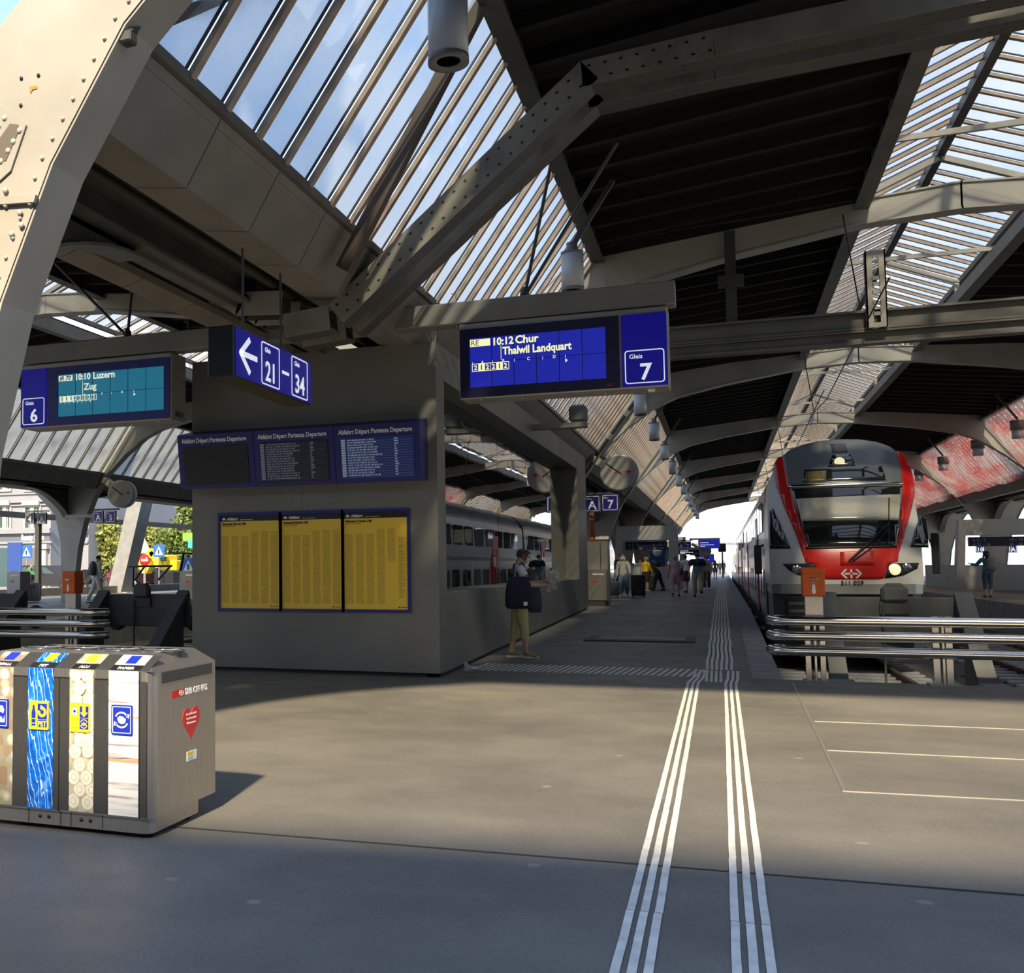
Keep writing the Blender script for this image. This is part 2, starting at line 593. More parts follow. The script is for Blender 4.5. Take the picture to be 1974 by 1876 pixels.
# tactile guide lines
def line_strip(pts, w, mb=None):
    """flat painted strip through (x, y) points"""
    own = mb is None
    mb = mb or MB()
    vs = []
    for i, (x, y) in enumerate(pts):
        a = Vector(pts[max(i - 1, 0)]); b = Vector(pts[min(i + 1, len(pts) - 1)])
        d = (b - a).normalized(); n = Vector((d.y, -d.x)) * w / 2
        z = floor_z(y) + .004
        vs += [(x - n.x, y - n.y, z), (x + n.x, y + n.y, z)]
    n_ = len(vs)
    top = [(v[0], v[1], v[2] + .004) for v in vs]
    fs = []
    for i in range(len(pts) - 1):
        a = 2 * i
        fs += [(n_ + a, n_ + a + 1, n_ + a + 3, n_ + a + 2), (a, n_ + a, n_ + a + 2, a + 2), (a + 1, a + 3, n_ + a + 3, n_ + a + 1)]
    fs += [(0, 1, n_ + 1, n_), (n_ - 2, 2 * n_ - 2, 2 * n_ - 1, n_ - 1)]
    mb.add(vs + top, fs)
    return mb
for xa, xb in ((-.412, -.445), (-.354, -.385), (-.297, -.325), (.005, -.005), (.064, .054), (.124, .114)):
    y = .8
    while y < 14.4:                       # laid in lengths of about a metre, joints visible
        y2 = min(14.4, y + 1.02)
        f = lambda q: xa + (xb - xa) * (q - 4.1) / 9.7
        pts = [(f(y + (y2 - .012 - y) * k / 3) + random.uniform(-.0015, .0015), y + (y2 - .012 - y) * k / 3) for k in range(4)]
        line_strip(pts, .034).build('tactile_line', M_WHITE, floor)
        y = y2
    # joints with the cross strip
    x1 = f(14.4)
    x2 = x1 + (.05 if xa < -.2 else .03)
    line_strip([(x1, 14.4), (x1 + (x2 - x1) * .5, 14.7), (x2, 15.0), (x2 + .01, 15.9)], .036).build('tactile_line', M_WHITE, floor)
for k in range(4):
    x = -.235 + k * .058
    line_strip([(x, 14.55), (x - .002, 15.9)], .032).build('tactile_line', M_WHITE, floor)
for k in range(6):                         # six lines along the platform edge
    x0 = -.245 + k * .0655
    y = 16.0
    while y < 120:
        L_ = 4 if y < 40 else 20
        pts = []
        for i in range(9):
            q = y + L_ * i / 8
            bend = -.0000135 * max(0, q - 45) ** 2
            pts.append((x0 + bend + .008 * math.sin(q * 2.1 + k * .5) * (q < 35), q))
        line_strip(pts, .036).build('tactile_line', M_WHITE, floor)
        y += L_
for i in range(34):                        # cross strip of short bars
    x = -3.42 + i * .092
    mb = line_strip([(x, 15.05), (x + .10, 15.98)], .042)
    mb.build('tactile_bar', M_WHITE, floor)

# steel joints in the floor on the right, seams, hatch
M_JOINT = mat('joint_steel', (.62, .60, .56), .35, metal=.8)
M_SEAM = mat('floor_seam', (.045, .042, .04), .8)
def joint(a, b, w, m=M_JOINT):
    MB().bar((a[0], a[1], .003), (b[0], b[1], .003), w, .006).build('floor_joint', m, floor)
A, B = at(1527, 1315, z=0), at(1628, 1526, z=0)
joint(A, B, .022)
C_ = at(1974, 1544, z=0); d = (C_ - B)
joint(B, B + d * 6, .012)
for (p, q) in (((1570, 1391), (1974, 1407)), ((1594, 1447), (1974, 1465))):
    a, b = at(*p, z=0), at(*q, z=0)
    joint(a, a + (b - a) * 5, .008)
a, b = at(430, 1603, z=0), at(1974, 1727, z=0)
d = b - a
joint(a - d * 3, b + d * 3, .012, M_SEAM)
h0, h1 = at(1178, 1237, z=.12), at(1345, 1238, z=.12)
yh = 21.1
hatch = struct('trim_1'); 
hz = floor_z(yh)
mb = MB(); mb.box(-2.45, -.50, yh - .75, yh + .75, hz - .03, hz + .012)
mb.build('hatch_frame', mat('dark_hatch_frame', (.03, .03, .032), .5), hatch)
MB().box(-2.25, -.68, yh - .5, yh + .5, hz, hz + .02).build('hatch_cover', mat('worn_hatch_plate', (.17, .165, .15), .5, var=.25, vscale=6), hatch)
for i in range(2):
    mb = MB()
    for k in range(26):
        mb.box(-2.2 + k * .045, -2.175 + k * .045, yh + 1.3 + i * .5, yh + 1.5 + i * .5, hz, hz + .025)
    o = mb.build('drain_grate', M_EDGE, hatch); o['kind'] = 'stuff'

# ------------------------------------------------------------------ train shed
COLX = (-23.5, -5.23, 13.0)
FRAMES = [5.93 + 14.35 * k for k in range(8)]
SHED0, SHED1 = 6.16, 112.0
HALF = 9.13
GUT = (1.64, 5.07)      # gutter edge from the column line
SKT = (3.28, 7.35)      # upper edge of the sloping glass
DRK = (7.63, 7.80)      # edge of the timber roof at the ridge light
intr = [(.30, .0), (.31, .8), (.50, 2.3), (.76, 3.3), (1.16, 4.2), (1.72, 5.05), (2.54, 5.80), (3.4, 6.42), (4.1, 6.72), (5.5, 7.02), (6.7, 7.2), (7.6, 7.34), (9.13, 7.42)]
extr = [(0, .0), (0, .8), (0, 2.43), (0, 3.35), (0, 4.2), (1.0, 4.85), (1.60, 5.15), (2.35, 6.1), (3.1, 7.12), (4.6, 7.48), (6.2, 7.6), (7.6, 7.72), (9.13, 7.86)]
extr0 = [(0, .0), (0, .8), (0, 2.43), (0, 3.35), (0, 4.75), (.62, 5.12), (1.0, 5.45), (1.75, 6.35), (2.7, 7.2), (3.6, 7.5), (4.6, 7.6), (6.2, 7.66), (9.13, 7.86)]
def half_arch(cx, y, s, web=.28, fl=.36, z0=0.0, extr=extr0):
    """one side of a frame: web plate with flanges along its inner and outer edges"""
    mb = MB()
    I = [(cx + s * a, z + (z0 if i < 1 else 0)) for i, (a, z) in enumerate(intr)]
    E_ = [(cx + s * a, z + (z0 if i < 1 else 0)) for i, (a, z) in enumerate(extr)]
    n = len(I)
    vs = []
    for yy in (y - web / 2, y + web / 2):
        vs += [(x, yy, z) for x, z in I] + [(x, yy, z) for x, z in E_]
    fs = []
    for i in range(n - 1):
        fs += [(i, i + 1, n + i + 1, n + i), (2 * n + i, 3 * n + i, 3 * n + i + 1, 2 * n + i + 1)]
    mb.add(vs, fs)
    for P, t in ((I, .035), (E_, .03)):
        st = 0 if P is I else 4
        vs = []
        for i, (x, z) in enumerate(P):
            a, b = P[max(i - 1, 0)], P[min(i + 1, n - 1)]
            d = Vector((b[0] - a[0], b[1] - a[1])).normalized()
            nx, nz = -d.y, d.x
            for yy in (y - fl / 2, y + fl / 2):
                vs += [(x - nx * t / 2, yy, z - nz * t / 2), (x + nx * t / 2, yy, z + nz * t / 2)]
        fs = []
        for i in range(st, n - 1):
            a, b = 4 * i, 4 * i + 4
            fs += [(a, a + 2, b + 2, b), (a + 1, b + 1, b + 3, a + 3), (a, b, b + 1, a + 1), (a + 2, a + 3, b + 3, b + 2)]
        mb.add(vs, fs)
    return mb
names_pos = ('left', 'middle', 'right')
where = ['nearest, at the upper left edge of the picture', 'over the far part of the grey kiosk', 'just behind the grey kiosk by the round clock', 'fourth from the front', 'fifth from the front', 'sixth from the front', 'seventh from the front', 'last before the open end']
rows = ['on the street side platform', 'on the kiosk platform', 'on the right hand platform']
M_RIVET = mat('rivet_paint', (.44, .42, .37), .4)
for ci, cx in enumerate(COLX):
    for k, y in enumerate(FRAMES):
        if ci == 2 and k == 0: continue
        z0 = floor_z(y)
        t = thing('arched_column', f'beige steel arched roof frame {rows[ci]}, {where[k]}', 'roof frame', (cx, y, z0), 'riveted steel roof frames of the shed')
        for s in (1, -1):
            if ci == 0 and s < 0:
                mb = MB()
                I = [(cx - .3, z0), (cx - .32, 2.4), (cx - .6, 3.6), (cx - 1.6, 4.55), (cx - 2.6, 4.75), (cx - 2.6, 5.0), (cx, 5.0), (cx, z0)]
                mb.prism(I, 'y', y - .1, y + .1)
                mb.build('side_bracket', M_STEELP, t)
                continue
            half_arch(cx, y, s, z0=z0, web=.38 if k == 0 else .28).build('arch_arm', M_STEELP, t)
        # longitudinal haunches under the gutter
        for s in (1, -1):
            pts = [(y + s * .05, 3.35)]
            for i in range(9):
                a = i / 8
                pts.append((y + s * (.2 + 2.6 * a), 3.5 + 1.0 * math.sin(a * PI / 2) ** .8))
            pts += [(y + s * 2.8, 4.62), (y + s * .05, 4.62)]
            MB().prism(pts, 'x', cx - .04, cx + .04).build('haunch', M_STEELD, t)
            fl = MB()
            for i in range(1, 9):
                fl.bar((cx, *pts[i]), (cx, *pts[i + 1]), .3, .03)
            fl.build('haunch_flange', M_GIRD, t)
        if k < 3 and ci == 1:
            mb = MB()
            for s in (1, -1):
                for i in range(2, 9):
                    (ax, az), (bx, bz) = intr[i], intr[i + 1]
                    m_ = max(2, int(math.hypot(bx - ax, bz - az) / .13))
                    for j in range(m_):
                        q = j / m_
                        x, z = cx + s * (ax + (bx - ax) * q - .06), az + (bz - az) * q + .04
                        mb.ball((x, y - (.195 if k == 0 else .145), z), .016, 6, 4)
            o = mb.build('rivet', M_RIVET, t); o['kind'] = 'stuff'
    # end frame pipes
# gutters with panels
ceiling = struct('ceiling')
M_GUTP = mat('gutter_panel_paint', (.20, .185, .155), .7, var=.15, vscale=1.5, bump=.1, bscale=25)
for ci, cx in enumerate(COLX):
    for s in (1, -1):
        sec = [(cx + s * 1.64, 5.07), (cx + s * 1.33, 4.55), (cx + s * .85, 4.62), (cx + s * .82, 4.70), (cx + s * 1.28, 4.66), (cx + s * 1.56, 5.10)]
        if ci == 1 and s < 0:
            sec = [(cx + (a - cx) * .55, b) for a, b in sec]
        pan = MB().prism(sec, 'y', 0, 1.185).mesh('gutter_panel', M_GUTP)
        far = MB()
        y = SHED0
        while y < SHED1:
            if y < 32 and ci == 1 or y < 20 and ci == 0:
                link('gutter_panel', pan, ceiling, (0, y, 0))
            else:
                far.prism([(a, b) for a, b in sec], 'y', y, y + 1.185)
            y += 1.2
        o = far.build('gutter_panel', M_GUTP, ceiling); o['kind'] = 'stuff'
        g_ = .92 if ci == 1 and s < 0 else 1.66
        MB().bar((cx + s * g_, SHED0, 5.12), (cx + s * g_, SHED1, 5.12), .06, .09).build('gutter_rim', M_GIRD, ceiling)
    # girder and tray in the middle
    mb = MB()
    mb.box(cx - .04, cx + .04, SHED0, SHED1, 4.55, 4.95); mb.box(cx - .2, cx + .2, SHED0, SHED1, 4.60, 4.64); mb.box(cx - .2, cx + .2, SHED0, SHED1, 4.93, 4.97)
    mb.build('gutter_girder', M_GIRD, ceiling)
    MB().box(cx - (.9 if ci == 1 else 1.6), cx + 1.6, SHED0, SHED1, 5.0, 5.06).build('gutter_tray', M_STEELD, ceiling)
    for s in (.5, -.5):
        MB().tube([(cx + s, SHED0, 4.78), (cx + s, SHED1, 4.78)], .05, 8).build('gutter_pipe', M_STEELD, ceiling)
# timber roofs
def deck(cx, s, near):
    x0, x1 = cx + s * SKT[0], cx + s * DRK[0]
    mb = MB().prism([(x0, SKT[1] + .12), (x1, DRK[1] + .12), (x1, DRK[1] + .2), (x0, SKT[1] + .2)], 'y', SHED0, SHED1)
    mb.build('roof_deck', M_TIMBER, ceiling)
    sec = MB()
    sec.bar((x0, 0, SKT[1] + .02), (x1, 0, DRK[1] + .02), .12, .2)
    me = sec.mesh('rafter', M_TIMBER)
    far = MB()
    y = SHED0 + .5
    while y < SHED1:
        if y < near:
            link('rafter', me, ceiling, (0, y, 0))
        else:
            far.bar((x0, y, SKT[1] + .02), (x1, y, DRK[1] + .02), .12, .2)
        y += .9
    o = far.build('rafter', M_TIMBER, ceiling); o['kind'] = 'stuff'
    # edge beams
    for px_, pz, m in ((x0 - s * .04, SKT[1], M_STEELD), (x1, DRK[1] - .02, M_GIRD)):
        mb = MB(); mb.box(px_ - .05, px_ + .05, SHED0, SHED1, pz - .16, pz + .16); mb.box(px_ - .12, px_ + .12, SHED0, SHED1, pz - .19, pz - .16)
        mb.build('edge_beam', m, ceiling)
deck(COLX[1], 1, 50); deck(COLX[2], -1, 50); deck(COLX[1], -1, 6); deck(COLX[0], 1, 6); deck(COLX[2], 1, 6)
MB().prism([(13 + 9.13, 7.9), (32, 7.4), (32, 7.5), (13 + 9.13, 8.0)], 'y', SHED0, SHED1).build('roof_deck', M_TIMBER, ceiling)

# sloping lights: bars and panes one by one near, joined far
wn = [0]
def skylight(label, a, b, step, near, gmat, y0=SHED0, y1=SHED1, bw=.075, gap=None, parts=True):
    """glazing between two long edges a=(x,z) and b=(x,z)"""
    wn[0] += 1
    w = struct(f'window_{wn[0]}', label)
    (xa, za), (xb, zb) = a, b
    d = Vector((xb - xa, 0, zb - za)); n = Vector((-d.z, 0, d.x)).normalized()
    if n.z < 0: n = -n
    def one_bar(q, y):
        O = Vector((0, y, 0))
        q.bar(Vector((xa, 0, za)) + O - n * .0, Vector((xb, 0, zb)) + O - n * .0, bw, .045, n)
        for s in (-1, 1):
            p = Vector((0, s * (bw / 2 + .010), 0)) + n * .045 + O
            q.bar(Vector((xa, 0, za)) + p, Vector((xb, 0, zb)) + p, .02, .02, n, mi=1)
    bar = MB(); one_bar(bar, 0)
    bme = bar.mesh('glazing_bar', [M_BARW, M_BARD])
    pan = MB()
    o_ = n * .055
    h = (step - bw) / 2
    P = [Vector((xa, bw / 2, za)) + o_, Vector((xb, bw / 2, zb)) + o_, Vector((xb, step - bw / 2, zb)) + o_, Vector((xa, step - bw / 2, za)) + o_]
    Q = [p + n * .006 for p in P]
    pan.add(P + Q, [(0, 1, 2, 3), (4, 7, 6, 5), (0, 4, 5, 1), (1, 5, 6, 2), (2, 6, 7, 3), (3, 7, 4, 0)])
    pme = pan.mesh('glass_pane', gmat)
    farb, farp = MB(), MB()
    y = y0
    while y < y1:
        if not (gap and gap[0] < y < gap[1]):
            if parts and y < near:
                link('glazing_bar', bme, w, (0, y, 0)); link('glass_pane', pme, w, (0, y, 0))
            else:
                one_bar(farb, y)
                farp.add([p + Vector((0, y, 0)) for p in P], [(0, 1, 2, 3)])
        y += step
    if farb.v:
        o = farb.build('glazing_bar', [M_BARW, M_BARD], w); o['kind'] = 'stuff'
        o = farp.build('glass_pane', gmat, w); o['kind'] = 'stuff'
    return w
GAP = (12.0, 12.1)
c1, c0, c2 = COLX[1], COLX[0], COLX[2]
skylight('sloping roof glazing with timber bars right of the kiosk gutter', (c1 + 1.68, 5.14), (c1 + 3.26, 7.35), .605, 66, G_ROOF)
skylight('sloping roof glazing behind the red netting', (c2 - 1.68, 5.14), (c2 - 3.26, 7.35), .605, 0, G_SIDE)
skylight('sloping dusty roof glazing over the street side platform', (c0 + 1.68, 5.14), (c0 + 3.26, 7.35), .8, 40, G_SIDE, bw=.05)
MB().prism([(c1 - .92, 5.1), (c1 - 3.3, 7.4), (c1 - 3.3, 7.5), (c1 - .92, 5.2)], 'y', SHED0, SHED1).build('roof_deck', M_TIMBER, ceiling)
def ridge(cx, near, name):
    for s in (-1, 1):
        skylight(f'{name}, {"left" if s < 0 else "right"} slope', (cx + s * 1.68, 8.32), (cx + s * .04, 9.02), .62, near, G_RIDGE)
    MB().box(cx - .07, cx + .07, SHED0, SHED1, 8.86, 9.04).build('ridge_beam', M_STEELD, ceiling)
    for s in (-1, 1):
        MB().box(cx + s * 1.62 - .05, cx + s * 1.62 + .05, SHED0, SHED1, 8.2, 8.32).build('eaves_purlin', M_GIRD, ceiling)
        y = SHED0 + 1.2
        while y < SHED1:
            mb = MB(); mb.box(cx + s * 1.5 - .05, cx + s * 1.5 + .05, y - .05, y + .05, 7.9, 8.24)
            mb.bar((cx + s * 1.5, y, 8.2), (cx, y, 8.86), .07, .1)
            mb.build('ridge_post', M_STEELP, ceiling)
            if s < 0:
                MB().bar((cx - 1.55, y + 3.5, 7.98), (cx + 1.55, y + 3.5, 7.98), .06, .09).build('ridge_tie', M_STEELP, ceiling)
            y += 7.175
ridge(3.885, 66, 'raised ridge light over the train')
ridge(-14.365, 30, 'raised ridge light over the left tracks')
# added out-of-view apron at the shed front, sized to end the sunlit floor band
for x0, x1 in ((-3.3, 11.2), (-21.7, -7.1)):
    MB().box(x0, x1, 6.0, 6.06, 6.2, 8.2).build('sun_cut_apron', M_GIRD, ceiling)
# hall behind the camera, closed end wall far to the right
M_HALL = mat('hall_stone', (.62, .57, .48), .8, var=.1, vscale=.6)
MB().prism([(-60, -60), (45, -60), (45, 1.1), (2.5, -5.5), (-2, -6.2), (-60, -15.2)], 'z', 9.0, 9.6).build('hall_shade_roof', M_HALL, ceiling)  # unseen roof, front edge skewed to place the floor's shade boundary
w = struct('wall_back'); MB().box(-60, 45, -31, -30, 0, 9.0).build('masonry', M_HALL, w)
w = struct('wall_right'); MB().box(44, 45, -30, FAR, -.7, 8).build('masonry', M_HALL, w)
# ------------------------------------------------------------------ details on the nearest frame
rib0 = bpy.data.objects.get('arched_column.008')
for o in bpy.data.objects:
    if o.get('category') == 'roof frame' and abs(o.location.x + 5.23) < .01 and abs(o.location.y - 5.93) < .01:
        rib0 = o
YR = 5.735
def rp(px, py): 
    p = at(px, py, y=YR); return (p.x, p.z)
MB().prism([rp(*q) for q in ((-40, 190), (0, 203), (52, 242), (22, 330), (0, 350), (-60, 350))], 'y', YR - .012, YR).build('splice_plate', M_STEELP, rib0)
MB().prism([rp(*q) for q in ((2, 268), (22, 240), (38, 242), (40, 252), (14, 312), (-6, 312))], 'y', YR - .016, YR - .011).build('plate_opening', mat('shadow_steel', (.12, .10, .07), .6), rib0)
MB().prism([rp(*q) for q in ((-50, 385), (74, 378), (70, 392), (-50, 400))], 'y', YR - .03, YR).build('splice_angle', M_STEELP, rib0)
mb = MB()
for q in ((11, 229), (0, 245), (40, 253), (28, 274), (18, 292), (4, 312), (-4, 318), (12, 368), (13, 396), (60, 392), (40, 411), (24, 452), (43, 435)):
    x, z = rp(*q); mb.ball((x, YR - .012, z), .022, 8, 5, 0, (1, .7, 1))
o = mb.build('rivet', M_RIVET, rib0); o['kind'] = 'stuff'
mb = MB()
for q in ((41, 151), (74, 145), (40, 203)):
    x, z = rp(*q); mb.lathe([(.013, -.002), (.013, .001)], (x, YR - .001, z), 10, 'y')
o = mb.build('bolt_hole', M_BLACK, rib0); o['kind'] = 'stuff'
x, z = rp(64, 169)
MB().prism([(x - .03, z - .02), (x - .02, z - .035), (x - .005, z - .012), (x + .03, z - .012), (x + .03, z + .01), (x - .03, z + .012)], 'y', YR - .001, YR).build('orange_mark', mat('orange_spray', (.8, .22, .02), .6), rib0)
# rain pipe along the third frame of the kiosk platform
for o in list(bpy.data.objects):
    if o.get('category') == 'roof frame' and abs(o.location.x + 5.23) < .01 and abs(o.location.y - FRAMES[2]) < .01:
        cx, y = -5.23, FRAMES[2] - .3
        MB().tube([(cx + 1.5, y, 4.75), (cx + 1.75, y, 5.15), (cx + 3.25, y, 7.2)], .06, 8).build('rain_pipe', M_STEELD, o)
        mb = MB()
        for f in (.2, .55, .85):
            mb.bar((cx + 1.75 + 1.5 * f - .06, y, 5.15 + 2.05 * f - .08), (cx + 1.75 + 1.5 * f + .06, y, 5.15 + 2.05 * f + .08), .16, .16)
        mb.build('pipe_clamp', M_STEELP, o)
# ------------------------------------------------------------------ grey kiosk
M_KIOSK = mat('kiosk_sheet', (.18, .178, .160), .45, metal=.15, var=.12, vscale=.8, bump=.03, bscale=6)
M_KIOSKB = mat('kiosk_plinth', (.01, .01, .01), .6)
KX0, KX1, KY0, KY1, KZ = -7.33, -3.57, 14.0, 31.1, 4.56
WY0, WY1, WZ0, WZ1 = 14.45, 29.15, 1.14, 4.12     # window opening in the right side
REV = .36
kio = thing('platform_kiosk', 'dark grey sheet metal kiosk with a long side window, in the middle of the platform', 'kiosk', (-5.45, 22.5, 0))
def kz(y): return floor_z(y) + .055
mb = MB()
mb.box(KX0, KX1, KY0, KY0 + .06, .055, KZ)                                   # front sheet
mb.build('front_wall', M_KIOSK, kio)
MB().box(KX0, KX0 + .06, KY0 + .06, KY1, .1, KZ).build('side_wall', M_KIOSK, kio)
MB().box(KX0 + .06, KX1 - .06, KY1 - .06, KY1, .3, KZ).build('rear_wall', M_KIOSK, kio)
mb = MB()
def sidewall(y0, y1, z0, z1, flat=True):
    a0 = kz(y0) if z0 is None else z0
    a1 = kz(y1) if z0 is None else z0
    vs = [(KX1 - .06, y0, a0), (KX1, y0, a0), (KX1, y1, a1), (KX1 - .06, y1, a1), (KX1 - .06, y0, z1), (KX1, y0, z1), (KX1, y1, z1), (KX1 - .06, y1, z1)]
    mb.add(vs, [(0, 3, 2, 1), (4, 5, 6, 7), (0, 1, 5, 4), (1, 2, 6, 5), (2, 3, 7, 6), (3, 0, 4, 7)])
sidewall(KY0 + .06, WY0, None, KZ)
sidewall(WY1, KY1, None, KZ)
sidewall(WY0, WY1, None, WZ0)
sidewall(WY0, WY1, WZ1, KZ)
mb.build('window_wall', M_KIOSK, kio)
mb = MB()
gx = KX1 - REV
mb.box(gx, KX1 - .06, WY1, WY1 + .05, WZ0, WZ1); mb.box(gx, KX1 - .06, WY0 - .05, WY0, WZ0, WZ1)
mb.box(gx, KX1 - .06, WY0, WY1, WZ0 - .05, WZ0); mb.box(gx, KX1 - .06, WY0, WY1, WZ1, WZ1 + .05)
mb.build('window_reveal', M_KIOSK, kio)
def mirror_glass():
    m = bpy.data.materials.new('kiosk_glass')
    m.use_nodes = True
    p = m.node_tree.nodes['Principled BSDF']
    p.inputs['Base Color'].default_value = (.012, .016, .016, 1)
    p.inputs['Roughness'].default_value = .01
    p.inputs['Specular IOR Level'].default_value = 1.0
    p.inputs['Coat Weight'].default_value = 1.0
    p.inputs['Coat Roughness'].default_value = .0
    p.inputs['IOR'].default_value = 2.3
    t = m.node_tree
    co = t.nodes.new('ShaderNodeTexCoord'); n = t.nodes.new('ShaderNodeTexNoise'); n.inputs['Scale'].default_value = .7
    t.links.new(co.outputs['Object'], n.inputs['Vector'])
    b = t.nodes.new('ShaderNodeBump'); b.inputs['Strength'].default_value = .04; b.inputs['Distance'].default_value = .05
    t.links.new(n.outputs[0], b.inputs['Height']); t.links.new(b.outputs[0], p.inputs['Normal']); t.links.new(b.outputs[0], p.inputs['Coat Normal'])
    return m
M_KGLASS = mirror_glass()
for a, b in ((WY0, 20.0), (20.03, WY1)):
    MB().box(gx - .02, gx, a, b, WZ0, WZ1).build('window_pane', M_KGLASS, kio)
MB().box(gx - .4, gx - .3, WY0, WY1, .3, KZ - .1).build('inner_wall', M_BLACK, kio)
MB().box(KX0, KX1, KY0, KY1, KZ, KZ + .04).build('roof_sheet', M_KIOSK, kio)
mb = MB(); mb.box(KX0 + .05, KX1 - .05, KY0 + .05, KY0 + .2, 0, .06)
vs = []
for y in (KY0 + .05, KY1 - .05):
    vs += [(KX1 - .2, y, floor_z(y) - .02), (KX1 - .05, y, floor_z(y) - .02), (KX1 - .2, y, kz(y) + .01), (KX1 - .05, y, kz(y) + .01)]
mb.add(vs, [(0, 1, 5, 4), (2, 6, 7, 3), (0, 4, 6, 2), (1, 3, 7, 5), (0, 2, 3, 1), (4, 5, 7, 6)])
mb.build('plinth', M_KIOSKB, kio)
mb = MB()
for k, (a, b) in enumerate((((-3.70, 4.74), (-3.66, 4.6)), ((-3.62, 4.74), (-3.66, 4.6)), ((-3.62, 4.66), (-3.58, 4.74)), ((-3.66, 4.68), (-3.56, 4.67)), ((-3.57, 4.77), (-3.58, 4.6)), ((-3.61, 4.77), (-3.61, 4.6)))):
    mb.tube([(a[0], 14.03, a[1]), (b[0], 14.03, b[1])], .007, 5)
mb.build('bird_spike', mat('pale_wire', (.5, .48, .42), .5), kio)
mb = MB()
for i in range(26):     # dried drips below the display boards
    x = -5.62 + random.gauss(0, .09); z = random.uniform(2.42, 2.68); l = random.uniform(.02, .18)
    mb.box(x - .004, x + .004, KY0 - .003, KY0, z - l, z)
o = mb.build('dried_drip', mat('pale_drip', (.28, .28, .26), .7), kio); o['kind'] = 'stuff'

# three electronic departure boards, tilted forward
M_SCREEN = bpy.data.materials.new('dim_screen')
def screen_mat(name, c0, c1, strength):
    m = bpy.data.materials.new(name); m.use_nodes = True
    t = m.node_tree; p = t.nodes['Principled BSDF']
    p.inputs['Base Color'].default_value = (.008, .009, .014, 1); p.inputs['Roughness'].default_value = .35
    p.inputs['Emission Color'].default_value = (*c0, 1); p.inputs['Emission Strength'].default_value = strength
    MATS[name] = m
    return m
M_SCR0 = mat('dead_screen', (.010, .011, .016), .38)
M_SCR1 = mat('dim_blue_screen', (.010, .013, .035), .38)
M_SCR2 = mat('lit_blue_screen', (.010, .014, .06), .35, emit=(.02, .05, .30), estr=.12)
M_DIM = mat('dim_letters', (.16, .20, .26), .5, emit=(.35, .45, .6), estr=.09)
M_DIM2 = mat('screen_letters', (.22, .27, .34), .5, emit=(.4, .5, .7), estr=.22)
def board(x0, x1, zt0, zt1, mscr, lines, label, mlet):
    """display box: front face leans out at the top"""
    base = thing('departure_board', label, 'display', ((x0 + x1) / 2, KY0, 2.6), 'departure display boards on the kiosk front')
    zb, zt = 2.66, 3.44
    yt, yb = KY0 - .42, KY0 - .30
    mb = MB()
    vs = [(x0, yb, zb), (x1, yb, zb), (x1, yt, zt), (x0, yt, zt), (x0, KY0, zb + .02), (x1, KY0, zb + .02), (x1, KY0, zt + .1), (x0, KY0, zt + .1)]
    mb.add(vs, [(0, 1, 2, 3), (4, 7, 6, 5), (0, 4, 5, 1), (3, 2, 6, 7), (0, 3, 7, 4), (1, 5, 6, 2)])
    mb.build('housing', mat('board_blue', (.018, .021, .17), .35), base)
    u = Vector((1, 0, 0)); v = (Vector((0, yt, zt)) - Vector((0, yb, zb))).normalized(); n = u.cross(v)
    H = (Vector((0, yt, zt)) - Vector((0, yb, zb))).length
    W = x1 - x0
    O = Vector((x0, yb, zb))
    def Q(a, b, d): return O + u * a + v * b + n * d
    mb = MB()
    a0, a1, b0, b1 = .09, W - .09, .05, H - .17
    mb.add([Q(a0, b0, .012), Q(a1, b0, .012), Q(a1, b1, .012), Q(a0, b1, .012), Q(a0, b0, 0), Q(a1, b0, 0), Q(a1, b1, 0), Q(a0, b1, 0)],
           [(0, 1, 2, 3), (0, 4, 5, 1), (1, 5, 6, 2), (2, 6, 7, 3), (3, 7, 4, 0)])
    scr = mb.build('screen', mscr, base)
    text('Abfahrt Départ Partenza Departure', .092, M_LETTER, base, Q(.07, H - .12, .004), u, v, bold=.0018, width=W - .17)
    if lines:
        mb = MB()
        rows = 15
        ex = [('S 8', '10:05', 'Pfäffikon SZ'), ('IC', '10:06', 'Bern'), ('S 3', '10:07', 'Wetzikon')]
        for i in range(rows):
            b = b1 - .035 - i * (b1 - b0 - .05) / rows
            if lines == 1 and i < 4: 
                pass
            mb.add([Q(a0 + .01, b - .012, .0145), Q(a0 + .07, b - .012, .0145), Q(a0 + .07, b + .012, .0145), Q(a0 + .01, b + .012, .0145)], [(0, 1, 2, 3)])
            x = a0 + .10
            end = a0 + random.uniform(.45, .62)
            while x < end:
                l = random.uniform(.012, .05)
                mb.add([Q(x, b - .008, .0145), Q(x + l, b - .008, .0145), Q(x + l, b + .008, .0145), Q(x, b + .008, .0145)], [(0, 1, 2, 3)])
                x += l + random.uniform(.006, .016)
            for q in (.77,):
                l = random.uniform(.02, .06)
                mb.add([Q(a0 + q, b - .008, .0145), Q(a0 + q + l, b - .008, .0145), Q(a0 + q + l, b + .008, .0145), Q(a0 + q, b + .008, .0145)], [(0, 1, 2, 3)])
            mb.add([Q(a0 + .01, b - .020, .0145), Q(a1 - .02, b - .020, .0145), Q(a1 - .02, b - .0185, .0145), Q(a0 + .01, b - .0185, .0145)], [(0, 1, 2, 3)])
        o = mb.build('timetable_line', mlet, scr); o['kind'] = 'stuff'
    return base
bx = [-7.36, -6.14, -4.92, -3.70]
board(bx[0], bx[1] - .008, 0, 0, M_SCR0, 0, 'blank dark departure display, left of three on the kiosk front', M_DIM)
board(bx[1], bx[2] - .008, 0, 0, M_SCR1, 1, 'dim departure display with faint lines, middle of three on the kiosk front', M_DIM)
board(bx[2], bx[3], 0, 0, M_SCR2, 2, 'lit departure display with listed trains, right of three on the kiosk front', M_DIM2)

